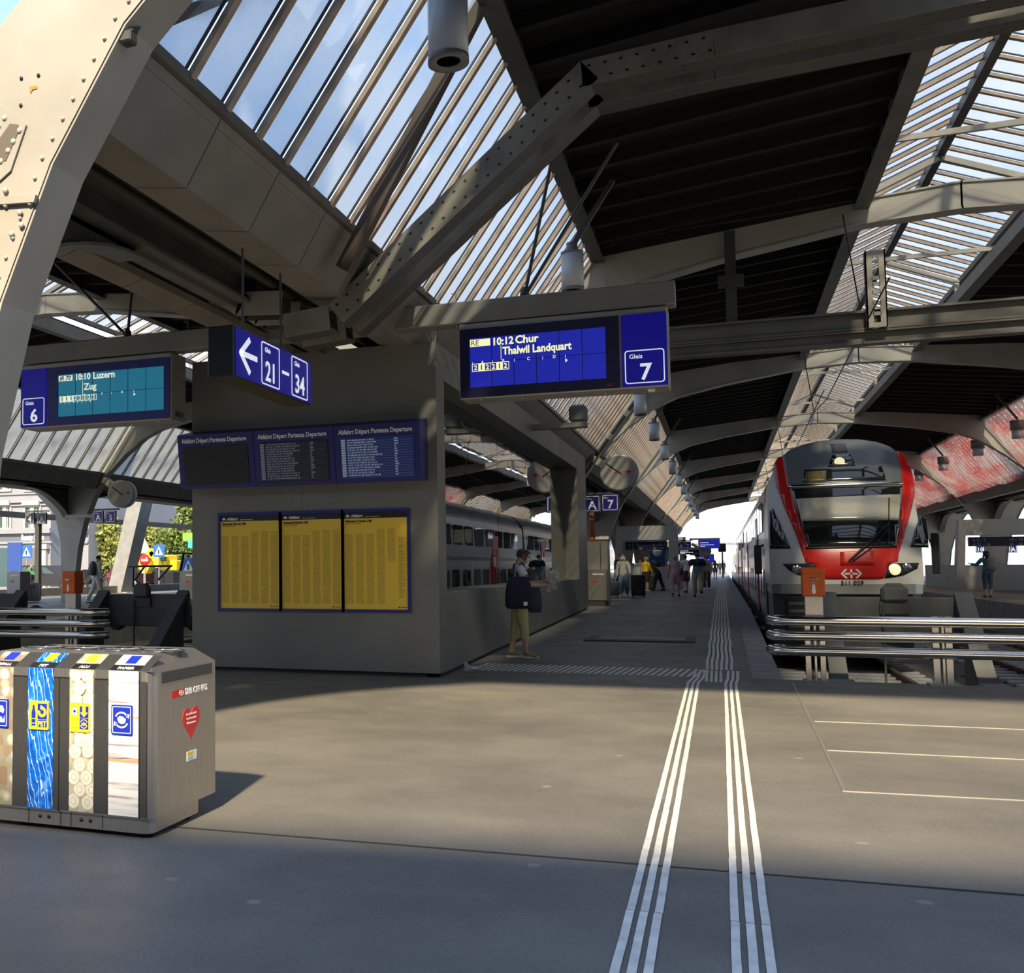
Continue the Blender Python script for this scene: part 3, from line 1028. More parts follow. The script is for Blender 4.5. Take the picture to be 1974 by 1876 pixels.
# yellow printed timetables
def timetable_mat(name, cols, right_gap):
    m = bpy.data.materials.new(name); m.use_nodes = True
    t = m.node_tree; L = t.links.new; p = t.nodes['Principled BSDF']
    p.inputs['Roughness'].default_value = .28
    co = t.nodes.new('ShaderNodeTexCoord'); sp = t.nodes.new('ShaderNodeSeparateXYZ'); L(co.outputs['Generated'], sp.inputs[0])
    def M(op, a, b=None, c=None):
        n = t.nodes.new('ShaderNodeMath'); n.operation = op
        for i, q in enumerate((a, b, c)):
            if q is None: continue
            if isinstance(q, (int, float)): n.inputs[i].default_value = q
            else: L(q, n.inputs[i])
        return n.outputs[0]
    u, v = sp.outputs['X'], sp.outputs['Z']
    cu = M('FRACT', M('MULTIPLY', u, cols))
    incol = M('MULTIPLY', M('GREATER_THAN', cu, .14), M('LESS_THAN', cu, .86))
    inrow = M('MULTIPLY', M('GREATER_THAN', v, .06), M('LESS_THAN', v, M('ADD', .83, M('MULTIPLY', M('GREATER_THAN', u, .5), .05))))
    if right_gap:
        inrow = M('MULTIPLY', inrow, M('MAXIMUM', M('LESS_THAN', u, .66), M('MULTIPLY', M('GREATER_THAN', v, .52), M('LESS_THAN', u, .83))))
    row = M('SINE', M('MULTIPLY', v, 620))
    n1 = t.nodes.new('ShaderNodeTexNoise'); n1.inputs['Scale'].default_value = 1; n1.inputs['Detail'].default_value = 3
    mp = t.nodes.new('ShaderNodeMapping'); mp.inputs['Scale'].default_value = (70, 1, 95); L(co.outputs['Generated'], mp.inputs[0]); L(mp.outputs[0], n1.inputs['Vector'])
    ink = M('MULTIPLY', M('MULTIPLY', incol, inrow), M('GREATER_THAN', n1.outputs[0], .47))
    n2 = t.nodes.new('ShaderNodeTexNoise'); n2.inputs['Scale'].default_value = 1
    mp2 = t.nodes.new('ShaderNodeMapping'); mp2.inputs['Scale'].default_value = (5, 1, 26); L(co.outputs['Generated'], mp2.inputs[0]); L(mp2.outputs[0], n2.inputs['Vector'])
    dens = M('MULTIPLY_ADD', n2.outputs[0], .5, .22)
    mix = t.nodes.new('ShaderNodeMixRGB'); L(M('MULTIPLY', ink, dens), mix.inputs[0])
    mix.inputs[1].default_value = (.86, .58, .06, 1); mix.inputs[2].default_value = (.22, .16, .03, 1)
    L(mix.outputs[0], p.inputs['Base Color'])
    return m
M_TT = timetable_mat('timetable_print', 6, False)
M_TT2 = timetable_mat('timetable_print_gap', 6, True)
M_FRAMEB = mat('poster_frame_blue', (.016, .02, .20), .35)
M_INK = mat('print_ink', (.04, .03, .012), .5)
px = [-6.87, -5.89, -4.94, -3.98]
PZ0, PZ1 = .90, 2.275
for i in range(3):
    a, b = px[i], px[i + 1]
    t = thing('timetable_poster', ['yellow printed timetable, left of three on the kiosk front', 'yellow printed timetable, middle of three on the kiosk front', 'yellow printed timetable with an empty lower corner, right of three on the kiosk front'][i], 'poster', ((a + b) / 2, KY0, PZ0), 'printed timetables on the kiosk front')
    ip = lambda u, v, d: (u, KY0 - .035 + d, v)
    mb = MB(); ring_plate(mb, [(a - .02, PZ0 - .03), (b + .02, PZ0 - .03), (b + .02, PZ1 + .03), (a - .02, PZ1 + .03)], [(a + .02, PZ0 + .01), (b - .02, PZ0 + .01), (b - .02, PZ1 - .01), (a + .02, PZ1 - .01)], ip, .035)
    mb.build('frame', M_FRAMEB, t)
    sh = MB().box(a + .02, b - .02, KY0 - .016, KY0, PZ0 + .01, PZ1 - .095).build('sheet', M_TT if i < 2 else M_TT2, t)
    MB().box(a + .02, b - .02, KY0 - .016, KY0, PZ1 - .095, PZ1 - .01).build('header', M_BLACK, t)
    text('Abfahrt', .055, M_LETTER, t, (a + .13, KY0 - .018, PZ1 - .078), bold=.0015)
    text('Départ Partenza Departure', .018, M_LETTER, t, (a + .34, KY0 - .018, PZ1 - .078))
    mb = MB(); mb.prism([(a + .05, PZ1 - .075), (a + .10, PZ1 - .075), (a + .10, PZ1 - .05), (a + .085, PZ1 - .05), (a + .075, PZ1 - .035), (a + .065, PZ1 - .05), (a + .05, PZ1 - .05)], 'y', KY0 - .018, KY0 - .016)
    mb.build('pictogram', M_LETTER, t)
    text('Bahnhof Zürich HB', .048, M_INK, sh, (a + .05, KY0 - .018, PZ1 - .15), bold=.0012)
    MB().box(a + .05, a + .27, KY0 - .0175, KY0 - .016, PZ1 - .172, PZ1 - .166).build('subtitle', M_INK, sh)
    mb = MB(); mb.box(b - .16, b - .13, KY0 - .0175, KY0 - .016, PZ0 + .035, PZ0 + .05); mb.box(b - .12, b - .04, KY0 - .0175, KY0 - .016, PZ0 + .037, PZ0 + .046)
    mb.build('imprint', M_INK, sh)
    if i == 2:
        mb = MB()
        for k in range(42):
            z = PZ1 - .37 - k * .02
            mb.box(b - .15, b - .15 + random.uniform(.05, .10), KY0 - .0175, KY0 - .016, z, z + .004)
        o = mb.build('fine_print', M_INK, sh); o['kind'] = 'stuff'
# ------------------------------------------------------------------ hanging platform displays and their beam
M_ALU = mat('display_casing', (.36, .35, .32), .38, metal=.4, var=.06, vscale=3)
M_DISP7 = mat('lit_display_violet', (.01, .01, .05), .3, emit=(.012, .018, .36), estr=.9)
M_DISP6 = mat('lit_display_teal', (.01, .03, .05), .3, emit=(.012, .17, .27), estr=.75)
M_SEGLINE = mat('display_joint', (.004, .004, .03), .4)
M_YEL = mat('display_yellow', (.5, .5, .3), .5, emit=(.85, .86, .45), estr=1.0)
M_PALE = mat('display_white', (.5, .5, .45), .5, emit=(.72, .82, .66), estr=.85)
M_LIT = mat('backlit_white', (.6, .6, .6), .5, emit=(.62, .66, .74), estr=.9)
M_GBLUE = mat('backlit_blue', (.006, .006, .14), .35, emit=(.004, .002, .22), estr=.55)
M_BEAMG = mat('beam_grey_paint', (.20, .195, .18), .45, var=.12, vscale=2)
M_RED = mat('small_red_print', (.45, .02, .01), .5)
SY = 13.0
beam = thing('sign_beam', 'long grey box beam carrying both platform displays in front of the kiosk', 'beam', (-5.1, SY + .25, 4.55))
BZ0, BZ1 = 4.58, 4.86
MB().cbox(-9.95, -.42, SY + .02, SY + .30, BZ0, BZ1, .012).build('box_beam', M_BEAMG, beam)
for x in (-7.95, -2.2):
    mb = MB()
    for q in (((1125, 0), (1190, 275)) if x > -5 else ((45, 445), (262, 468))):
        mb.tube([(x, SY + .16, BZ1 + .02), at(*q, y=SY + .2)], .022, 8)
    mb.lathe([(.05, 0), (.06, .05), (.05, .12), (.02, .16)], (x, SY + .16, BZ1 - .02), 10)
    mb.build('hanger_rod', M_STEELD, beam)
for x in (-9.8, -6.9, -3.05, -1.2):
    MB().tube([(x, SY + .05, BZ0 - .05), (x, SY + .05, BZ1 + .12), (x - .06, SY + .05, BZ1 + .12)], .006, 5).build('earthing_wire', M_ALU, beam)
def display(x0, x1, xd, label, num, dm, lets, right):
    """casing x0..x1, divider at xd; the number panel is on the outer end"""
    z0, z1 = 3.60, 4.50
    t = thing('platform_display', label, 'display', ((x0 + x1) / 2, SY, z0), 'displays hanging from the sign beam')
    MB().cbox(x0, x1, SY, SY + .45, z0, z1 + .06, .018).build('casing', M_ALU, t)
    fr = lambda u, v, d: (u, SY - .02 + d, v)
    da, db = (x0, xd) if right else (xd, x1)
    na, nb = (xd, x1) if right else (x0, xd)
    mb = MB()
    sa, sb, s0, s1 = da + .14, db - .17, z0 + .14, z1 - .135
    if not right: sa, sb = da + .19, db - .11
    ring_plate(mb, [(da + .015, z0 + .015), (db - .015, z0 + .015), (db - .015, z1 - .015), (da + .015, z1 - .015)], [(sa, s0), (sb, s0), (sb, s1), (sa, s1)], fr, .03)
    mb.build('bezel', M_BLUED if right else M_FRAMEB, t)
    scr = MB().box(sa, sb, SY - .004, SY, s0, s1).build('screen', dm, t)
    W, H = sb - sa, s1 - s0
    mb = MB()
    for k in range(1, 6):
        mb.box(sa + W * k / 6 - .004, sa + W * k / 6 + .004, SY - .0055, SY - .004, s0, s1)
    mb.box(sa, sb, SY - .0055, SY - .004, s0 + H * .5 - .003, s0 + H * .5 + .003)
    o = mb.build('segment_joint', M_SEGLINE, scr); o['kind'] = 'stuff'
    y = SY - .007
    def T(s, fx, fz, fs, m, bold=.002, al='LEFT', wd=None):
        return text(s, fs, m, scr, (sa + W * fx, y, s0 + H * fz), bold=bold, align=al, width=wd, depth=.001)
    if right:
        MB().box(sa + .005, sa + .26, y - .001, y + .002, s0 + H * .83, s0 + H * .975).build('train_type_box', M_YEL, scr)
        text('RE', .095, M_SEGLINE, scr, (sa + .015, y - .003, s0 + H * .85), bold=.0, depth=.001)
        T('10:12', .17, .83, .13, M_YEL, .004, wd=.25); T('Chur', .345, .83, .135, M_YEL, .004)
        T('Thalwil Landquart', .25, .625, .135, M_YEL, .004, wd=.84)
        MB().box(sa + W * .238 - .003, sa + W * .238 + .003, y - .001, y + .002, s0 + H * .53, s0 + H * .81).build('route_line', M_YEL, scr)
        for q, f in (('A', .085), ('B', .245), ('C', .43), ('D', .62)):
            T(q, f, .475, .052, M_LIT, .001)
        mb = MB()
        for f in (.018, .17, .335, .545, .71):
            mb.box(sa + W * f, sa + W * f + .006, y - .001, y + .002, s0 + H * .465, s0 + H * .52)
        mb.prism([(sa + W * .71, s0 + H * .37), (sa + W * .73, s0 + H * .41), (sa + W * .71, s0 + H * .45)], 'y', y - .001, y + .002)
        o = mb.build('sector_mark', M_PALE, scr); o['kind'] = 'stuff'
        cls = '212212'; cx0, cw, ch, cz = sa + W * .02, .075, .085, s0 + H * .335
        inv = {'1'}
    else:
        mb = MB(); mb.prism([(sa + .005, s0 + H * .845), (sa + .245, s0 + H * .845), (sa + .245, s0 + H * .975), (sa + .005, s0 + H * .975)], 'y', y - .001, y + .002)
        mb.build('train_type_box', M_PALE, scr)
        text('IR 70', .09, M_SEGLINE, scr, (sa + .02, y - .003, s0 + H * .865), right=(1, 0, 0), up=(.25, 0, 1), bold=.002, depth=.001)
        T('10:10', .16, .845, .13, M_PALE, .004, wd=.25); T('Luzern', .335, .845, .135, M_PALE, .004)
        T('Zug', .25, .60, .135, M_PALE, .003)
        MB().box(sa + W * .238 - .003, sa + W * .238 + .003, y - .001, y + .002, s0 + H * .50, s0 + H * .81).build('route_line', M_PALE, scr)
        for q, f in (('A', .085), ('B', .25), ('C', .415), ('D', .605)):
            T(q, f, .455, .042, M_PALE, .001)
        mb = MB()
        for f in (.015, .175, .34, .51, .72):
            mb.box(sa + W * f, sa + W * f + .004, y - .001, y + .002, s0 + H * .455, s0 + H * .50)
        mb.prism([(sa + W * .72, s0 + H * .37), (sa + W * .74, s0 + H * .405), (sa + W * .72, s0 + H * .44)], 'y', y - .001, y + .002)
        o = mb.build('sector_mark', M_PALE, scr); o['kind'] = 'stuff'
        for k in range(8): T(str(k + 1), .02 + k * .041, .305, .038, M_PALE, .0)
        cls = '11122222'; cx0, cw, ch, cz = sa + W * .017, .078, .075, s0 + H * .355
        inv = {'1'}
    n = len(cls)
    mb = MB(); ring_plate(mb, [(cx0 - .008, cz - .008), (cx0 + n * cw + .008, cz - .008), (cx0 + n * cw + .008, cz + ch + .008), (cx0 - .008, cz + ch + .008)],
                          [(cx0, cz), (cx0 + n * cw, cz), (cx0 + n * cw, cz + ch), (cx0, cz + ch)], lambda u, v, d: (u, y + d, v), .002)
    for k, c in enumerate(cls):
        if c in inv: mb.box(cx0 + k * cw, cx0 + (k + 1) * cw, y, y + .002, cz, cz + ch)
        if k: mb.box(cx0 + k * cw - .003, cx0 + k * cw + .003, y, y + .002, cz, cz + ch)
    mb.build('class_box', M_YEL if right else M_PALE, scr)
    for k, c in enumerate(cls):
        text(c, .085, M_SEGLINE if c in inv else (M_YEL if right else M_PALE), scr, (cx0 + (k + .5) * cw, y - .002, cz + .012), align='CENTER', bold=.002, depth=.001)
    # number panel
    MB().box(na + .012, nb - .012, SY - .02, SY, z0 + .015, z1 - .015).build('number_panel', M_GBLUE, t)
    c = (na + nb) / 2
    hw = (nb - na) / 2 - .045
    mb = MB(); ring_plate(mb, rrect(c - hw, c + hw, z0 + .05, z0 + .45, .035), rrect(c - hw + .012, c + hw - .012, z0 + .062, z0 + .438, .026), lambda u, v, d: (u, SY - .023 + d, v), .003)
    mb.build('number_frame', M_LIT, t)
    text('Gleis', .075, M_LIT, t, (c - hw + .05, SY - .023, z0 + .35), bold=.001, depth=.001)
    text(num, .27, M_LIT, t, (c + .01, SY - .023, z0 + .095), bold=.006, align='CENTER', depth=.001)
    if right:
        text('AEG', .042, M_RED, t, (db - .17, SY - .022, z0 + .045), bold=.001, depth=.001)
        MB().cbox(nb - .25, nb - .17, SY + .1, SY + .2, z0 - .03, z0, .008).build('sensor', M_LETTER, t)
    else:
        text('AEG', .042, M_RED, t, (da + .04, SY - .022, z0 + .035), bold=.001, depth=.001)
        mb = MB()
        for k in range(3): mb.box(x1 - .001, x1 + .004, SY + .12, SY + .34, z0 + .06 + k * .025, z0 + .075 + k * .025)
        mb.build('vent', M_BLACK, t)
    mb = MB()
    for k in range(5):
        mb.lathe([(.012, -.008), (.012, 0)], (x0 + (x1 - x0) * (k + .5) / 5, SY + .1 + .12 * (k % 2), z0), 6)
    o = mb.build('screw', M_CHROME, t); o['kind'] = 'stuff'
    return t
display(-3.01, -.512, -1.05, 'blue departure display for platform 7, right of the kiosk front', '7', M_DISP7, None, True)
display(-9.70, -7.14, -9.22, 'teal departure display for platform 6, left of the kiosk', '6', M_DISP6, None, False)

# wayfinding box with the arrow, running away from the camera under the gutter
wf = thing('wayfinding_sign', 'blue lightbox sign with a left arrow and platforms 21 to 34', 'sign', (-4.0, 9.1, 3.2))
FXS = -3.9
MB().cbox(FXS - .26, FXS, 8.23, 10.09, 3.17, 3.63, .012).build('lightbox', M_BLACK, wf)
MB().box(FXS, FXS + .008, 8.25, 10.07, 3.185, 3.615).build('face', M_GBLUE, wf)
def wt(s, size, yy, zz, bold, al='CENTER'):
    text(s, size, M_LIT, wf, (FXS + .012, yy, zz), right=(0, 1, 0), up=(0, 0, 1), bold=bold, align=al, depth=.001)
cy_, cz_ = 8.52, 3.40
mb = MB()
mb.bar((FXS + .01, cy_ - .17, cz_), (FXS + .01, cy_ + .19, cz_), .002, .05, up=(0, 0, 1))
for s in (1, -1):
    mb.bar((FXS + .01, cy_ - .185, cz_ - s * .012), (FXS + .01, cy_ + .03, cz_ + s * .155), .002, .055, up=(0, -s * .6, .8))
mb.build('arrow', M_LIT, wf)
for yc, s in ((9.02, '21'), (9.755, '34')):
    mb = MB(); ring_plate(mb, rrect(yc - .215, yc + .215, 3.20, 3.60, .03), rrect(yc - .203, yc + .203, 3.212, 3.588, .022), lambda u, v, d: (FXS + .009 + d, u, v), .003)
    mb.build('number_frame', M_LIT, wf)
    wt('Gleis', .065, yc - .14, 3.51, .001, 'LEFT')
    wt(s, .26, yc, 3.245, .005)
MB().box(FXS + .008, FXS + .012, 9.30, 9.47, 3.375, 3.405).build('dash', M_LIT, wf)
for yy in (8.7, 9.6):
    MB().tube([(FXS - .13, yy, 3.62), (FXS - .13, yy, 4.45)], .014, 8).build('hanger', M_STEELD, wf)

# riveted W frame at 13 m with perforated channels
def perforated():
    m = bpy.data.materials.new('perforated_channel'); m.use_nodes = True
    t = m.node_tree; L = t.links.new; p = t.nodes['Principled BSDF']
    p.inputs['Roughness'].default_value = .45
    co = t.nodes.new('ShaderNodeTexCoord'); v = t.nodes.new('ShaderNodeTexVoronoi'); v.inputs['Scale'].default_value = 9; v.inputs['Randomness'].default_value = .15
    L(co.outputs['Object'], v.inputs['Vector'])
    r = t.nodes.new('ShaderNodeValToRGB'); r.color_ramp.elements[0].position = .14; r.color_ramp.elements[1].position = .17
    r.color_ramp.elements[0].color = (.01, .01, .01, 1); r.color_ramp.elements[1].color = (.075, .07, .06, 1)
    L(v.outputs['Distance'], r.inputs[0]); L(r.outputs[0], p.inputs['Base Color'])
    return m
M_PERF = perforated()
M_CHAN = mat('sunlit_channel_paint', (.24, .225, .19), .45, var=.2, vscale=3)  # lighter tone painted in for sun on the near side
wfm = thing('truss_frame', 'double perforated channel frame bending up across the front skylight', 'roof frame', (-4.6, 11.2, 4.4))
FY = 11.2
path = [(-4.62, 4.42), (-4.06, 4.47), (-1.22, 6.78), (.07, 6.86), (1.85, 6.92), (3.9, 7.0), (6.2, 7.0)]
def channel(pts, y, m_sunlit, parent, name='channel'):
    """perforated underside and dark far side; near side lighter to imitate sun"""
    mb = MB()
    for (a, b) in zip(pts, pts[1:]):
        A, B = Vector((a[0], y, a[1])), Vector((b[0], y, b[1]))
        d = (B - A).normalized(); n = Vector((-d.z, 0, d.x))
        mb.bar(A - d * .02 - n * .27, B + d * .02 - n * .27, .26, .02, n, 1)
        mb.bar(A + Vector((0, -.13, 0)) - n * .14, B + Vector((0, -.13, 0)) - n * .14, .014, .28, n, 0)
        mb.bar(A + Vector((0, .13, 0)) - n * .14, B + Vector((0, .13, 0)) - n * .14, .014, .28, n, 1)
    return mb.build(name, [m_sunlit, M_PERF], parent)
channel(path, FY, M_CHAN, wfm); channel(path, FY + .55, M_CHAN, wfm)
mb = MB()
for (a, b) in zip(path, path[1:]):
    n_ = max(1, int(math.hypot(b[0] - a[0], b[1] - a[1]) / .42))
    for i in range(n_):
        x, z = a[0] + (b[0] - a[0]) * i / n_, a[1] + (b[1] - a[1]) * i / n_
        mb.box(x - .02, x + .02, FY - .10, FY + .10, z - .262, z - .25)
o = mb.build('stiffener', M_CHAN, wfm); o['kind'] = 'stuff'
for x in (-3.4, -1.8, .1, 1.8):
    i = next(k for k in range(len(path) - 1) if path[k][0] <= x <= path[k + 1][0])
    f = (x - path[i][0]) / (path[i + 1][0] - path[i][0]); z = path[i][1] + f * (path[i + 1][1] - path[i][1])
    MB().box(x - .06, x + .06, FY - .1, FY + .65, z - .1, z - .02).build('batten_plate', M_CHAN, wfm)
mb = MB()
for (a, b) in zip(path[1:], path[2:4]):
    n_ = int(math.hypot(b[0] - a[0], b[1] - a[1]) / .16)
    d = Vector((b[0] - a[0], 0, b[1] - a[1])).normalized(); nn = Vector((-d.z, 0, d.x))
    for i in range(n_):
        P = Vector((a[0], FY, a[1])) + d * (i + .5) * .16
        for s in (-.07, -.21):
            c = P + Vector((0, -.138, 0)) + nn * s + d * (.05 if s < -.1 else 0)
            mb.bar(c - d * .016, c + d * .016, .004, .022, nn)
o = mb.build('slot_hole', M_BLACK, wfm); o['kind'] = 'stuff'
lfm = thing('truss_frame', 'pale perforated channel frame running down from the left over the tracks of platform 6', 'roof frame', (-4.9, 11.2, 4.4))
lpath = [(-4.64, 4.42), (-5.22, 4.46), (-6.63, 5.62), (-8.1, 6.82), (-12.3, 7.0)]
channel(lpath, 11.2, M_STEELP, lfm); channel(lpath, 11.75, M_STEELP, lfm)
MB().bar(at(662, 520, y=10.3), at(945, -30, y=10.3), .15, .12, (0, 1, 0)).build('brown_strut', mat('brown_paint', (.075, .052, .036), .5), None, label='dark brown box strut rising across the front skylight', category='strut')
br = thing('wind_brace', 'flat dark steel brace crossing the top corner of the front skylight', 'brace', (-3.5, 6.2, 5.2))
a, b = at(246, 72, x=-3.52), at(640, -95, x=-3.0)
MB().bar(a, b, .12, .02, (.6, 0, -.8)).build('flat_bar', M_STEELD, br)
mb = MB(); mb.cbox(a.x - .04, a.x + .05, a.y - .05, a.y + .05, a.z - .05, a.z + .03, .012); mb.build('gusset', M_STEELD, br)

# suspended cross beam (overhead line portal) on the right
cb = thing('portal_beam', 'straight double beam hung across the tracks under the second roof frame', 'beam', (3, 19.9, 5.6))
for z, h in ((5.58, .30), (5.30, .20)):
    mb = MB(); mb.box(-1.6, 9.6, 19.85, 19.89, z - h / 2, z + h / 2); mb.box(-1.6, 9.6, 19.74, 20.0, z + h / 2 - .02, z + h / 2 + .02); mb.box(-1.6, 9.6, 19.74, 20.0, z - h / 2 - .02, z - h / 2 + .02)
    mb.build('beam_profile', M_GIRD, cb)
mb = MB(); mb.box(.2, .38, 19.84, 20.0, 5.7, 7.4); mb.build('hanger_post', M_STEELD, cb)
MB().box(.08, .5, 19.8, 20.04, 6.42, 6.6).build('hanger_collar', M_STEELD, cb)
bx0, bx1 = 2.36, 2.66
mb = MB(); ring_plate(mb, [(bx0, 5.42), (bx1, 5.42), (bx1, 6.72), (bx0, 6.72)], [(bx0 + .1, 5.5), (bx1 - .1, 5.5), (bx1 - .1, 6.60), (bx0 + .1, 6.60)], lambda u, v, d: (u, 19.62 + d, v), .03)
for z in (5.62, 5.80, 5.98, 6.12, 6.22): mb.box(bx0 + .09, bx1 - .09, 19.62, 19.65, z, z + .06)
mb.box(bx0, bx0 + .02, 19.62, 19.8, 5.42, 6.72); mb.box(bx1 - .02, bx1, 19.62, 19.8, 5.42, 6.72)
mb.build('slotted_bracket', M_STEELP, cb)
cb2 = thing('portal_beam', 'second thin cross beam over the train further along', 'beam', (3, 27, 5.6))
mb = MB(); mb.box(-1.6, 12, 27.9, 28.1, 6.72, 6.94); mb.build('beam_profile', M_GIRD, cb2)
for k, y in enumerate((17, 27.5, 42, 56, 70)):
    t = thing('contact_wire', ['thin overhead line and hanger in the front bay above the buffer stop', 'thin overhead line above the train nose', 'thin overhead line over the second coach', 'thin overhead line over the third coach', 'thin overhead line far along the train'][k], 'cable', (2.4, y, 5))
    MB().tube([(2.35, y, 5.6), (2.35, y + 10, 5.3), (2.35, y + 14, 5.5)], .012, 5).build('wire', M_BLACK, t)
    MB().tube([(2.35, y + 3, 5.45), (2.1, y + 3, 7.5)], .012, 5).build('hanger', M_BLACK, t)

# pendant lamps along both sloping lights
M_LAMPW = mat('lamp_diffuser', (.62, .64, .66), .25)
M_LAMPG = mat('lamp_grey', (.20, .20, .20), .35)
lamp_y = [8.26, 16.04, 23.1, 30.2, 36.6, 43.5, 50.6, 58.6, 65.5, 72.8, 80, 87.2, 94.4, 101.6]
def lamp(x, y, z0, s, r, label, grp, two=False):
    t = thing('pendant_lamp', label, 'lamp', (x, y, z0), grp)
    if two:
        MB().lathe([(r, .30), (r, .62), (r * .9, .64)], (x, y, z0), 20).build('lamp_housing', M_LAMPG, t)
        MB().lathe([(r * .82, 0), (r * .82, .31)], (x, y, z0), 20).build('diffuser', M_LAMPW, t)
    else:
        MB().lathe([(r, .02), (r, .56)], (x, y, z0), 20).build('diffuser', M_LAMPW, t)
        mb = MB().lathe([(r * .62, .05), (r * .62, .012), (r * 1.02, 0), (r * 1.02, .05)], (x, y, z0), 20)
        mb.build('lower_rim', M_LAMPG, t)
        MB().lathe([(.02, .09), (r * .4, .06), (r * .6, .02)], (x, y, z0), 12).build('reflector', M_CHROME, t)
        MB().lathe([(r * 1.02, .56), (r * 1.02, .60), (r * .5, .61), (r * .5, .74), (.02, .75)], (x, y, z0), 20).build('lamp_cap', M_LAMPG, t)
    MB().bar((x, y, z0 + .68), (x + s * .62, y, z0 + 1.62), .06, .07).build('lamp_arm', M_STEELD, t)
ordn = ['nearest, cut by the top edge', 'second, left of the hanging rods', 'third, behind the platform 7 display', 'fourth, just below the platform 7 display', 'fifth', 'sixth', 'seventh', 'eighth', 'ninth', 'tenth', 'eleventh', 'twelfth', 'thirteenth', 'last']
for k, y in enumerate(lamp_y):
    lamp(-1.96, y, 5.62, 1, .165, f'white cylinder lamp over the kiosk platform, {ordn[k]}', 'lamps over the kiosk platform')
for k, y in enumerate((36.6, 43.5, 49.8, 57.0, 63.6)):
    lamp(9.75, y, 5.85, -1, .24, ['short grey cylinder lamp under the netting, cut by the right edge', 'grey cylinder lamp under the netting, nearest at the right edge', 'grey cylinder lamp under the netting, second from the right edge', 'grey cylinder lamp under the netting, third from the right edge', 'grey cylinder lamp close beside the train roof'][k], 'lamps under the red netting', True)

# red debris netting
def net_mat():
    m = bpy.data.materials.new('red_netting'); m.use_nodes = True
    t = m.node_tree; L = t.links.new; t.nodes.clear()
    o = t.nodes.new('ShaderNodeOutputMaterial'); tr = t.nodes.new('ShaderNodeBsdfTransparent'); tl = t.nodes.new('ShaderNodeBsdfTranslucent'); df = t.nodes.new('ShaderNodeBsdfDiffuse')
    co = t.nodes.new('ShaderNodeTexCoord')
    n = t.nodes.new('ShaderNodeTexNoise'); n.inputs['Scale'].default_value = .9; n.inputs['Detail'].default_value = 5
    mp = t.nodes.new('ShaderNodeMapping'); mp.inputs['Scale'].default_value = (1, .45, 1.6); L(co.outputs['Object'], mp.inputs[0]); L(mp.outputs[0], n.inputs['Vector'])
    r = t.nodes.new('ShaderNodeValToRGB'); r.color_ramp.elements[0].position = .36; r.color_ramp.elements[1].position = .62
    r.color_ramp.elements[0].color = (.85, .16, .14, 1); r.color_ramp.elements[1].color = (.88, .66, .60, 1)
    L(n.outputs[0], r.inputs[0])
    L(r.outputs[0], tl.inputs[0]); L(r.outputs[0], df.inputs[0])
    m1 = t.nodes.new('ShaderNodeMixShader'); m1.inputs[0].default_value = .35; L(tl.outputs[0], m1.inputs[1]); L(df.outputs[0], m1.inputs[2])
    w1 = t.nodes.new('ShaderNodeTexWave'); w1.bands_direction = 'Y'; w1.inputs['Scale'].default_value = .9; w1.inputs['Distortion'].default_value = 1.5
    w2 = t.nodes.new('ShaderNodeTexWave'); w2.bands_direction = 'Z'; w2.inputs['Scale'].default_value = 2.2; w2.inputs['Distortion'].default_value = 2.5
    L(co.outputs['Object'], w1.inputs['Vector']); L(co.outputs['Object'], w2.inputs['Vector'])
    a = t.nodes.new('ShaderNodeMath'); a.operation = 'MAXIMUM'; L(w1.outputs[1], a.inputs[0]); L(w2.outputs[1], a.inputs[1])
    mr = t.nodes.new('ShaderNodeMapRange'); mr.inputs['To Min'].default_value = .45; mr.inputs['To Max'].default_value = .95; L(a.outputs[0], mr.inputs['Value'])
    m2 = t.nodes.new('ShaderNodeMixShader'); L(mr.outputs[0], m2.inputs[0]); L(tr.outputs[0], m2.inputs[1]); L(m1.outputs[0], m2.inputs[2]); L(m2.outputs[0], o.inputs[0])
    return m
M_NET = net_mat()
for k, (y0, y1, lab) in enumerate(((35.2, 48.4, 'sagging red and white debris net under the right roof glazing, nearer panel'), (49.6, 63.0, 'sagging red and white debris net under the right roof glazing, panel beside the train'), (63.8, 77, 'sagging red debris net, panel behind the train roof'))):
    mb = MB(); nu, nv = 30, 10
    vs = []
    for i in range(nu + 1):
        for j in range(nv + 1):
            u, v = i / nu, j / nv
            x = 9.65 + (11.25 - 9.65) * v; z = 7.15 + (4.95 - 7.15) * v
            sag = .32 * math.sin(PI * u) * math.sin(PI * v) + .06 * math.sin(u * 17 + v * 5) + .10 * abs(math.sin(u * PI * 3)) * (v)
            vs.append((x - sag * .8, y0 + (y1 - y0) * u, z - sag * .55 - .05))
    fs = [(i * (nv + 1) + j, i * (nv + 1) + j + 1, (i + 1) * (nv + 1) + j + 1, (i + 1) * (nv + 1) + j) for i in range(nu) for j in range(nv)]
    mb.add(vs, fs, 0, True)
    t = thing('debris_net', lab, 'net', (10.4, y0, 5), 'red debris nets')
    mb.build('netting', M_NET, t)
    tie = MB()
    for i in range(0, nu + 1, 3):
        for j in (0, nv):
            p = vs[i * (nv + 1) + j]
            tie.tube([p, (p[0] + .05, p[1], p[2] + .28)], .012, 5)
    tie.build('net_tie', mat('pale_cord', (.6, .58, .55), .7), t)

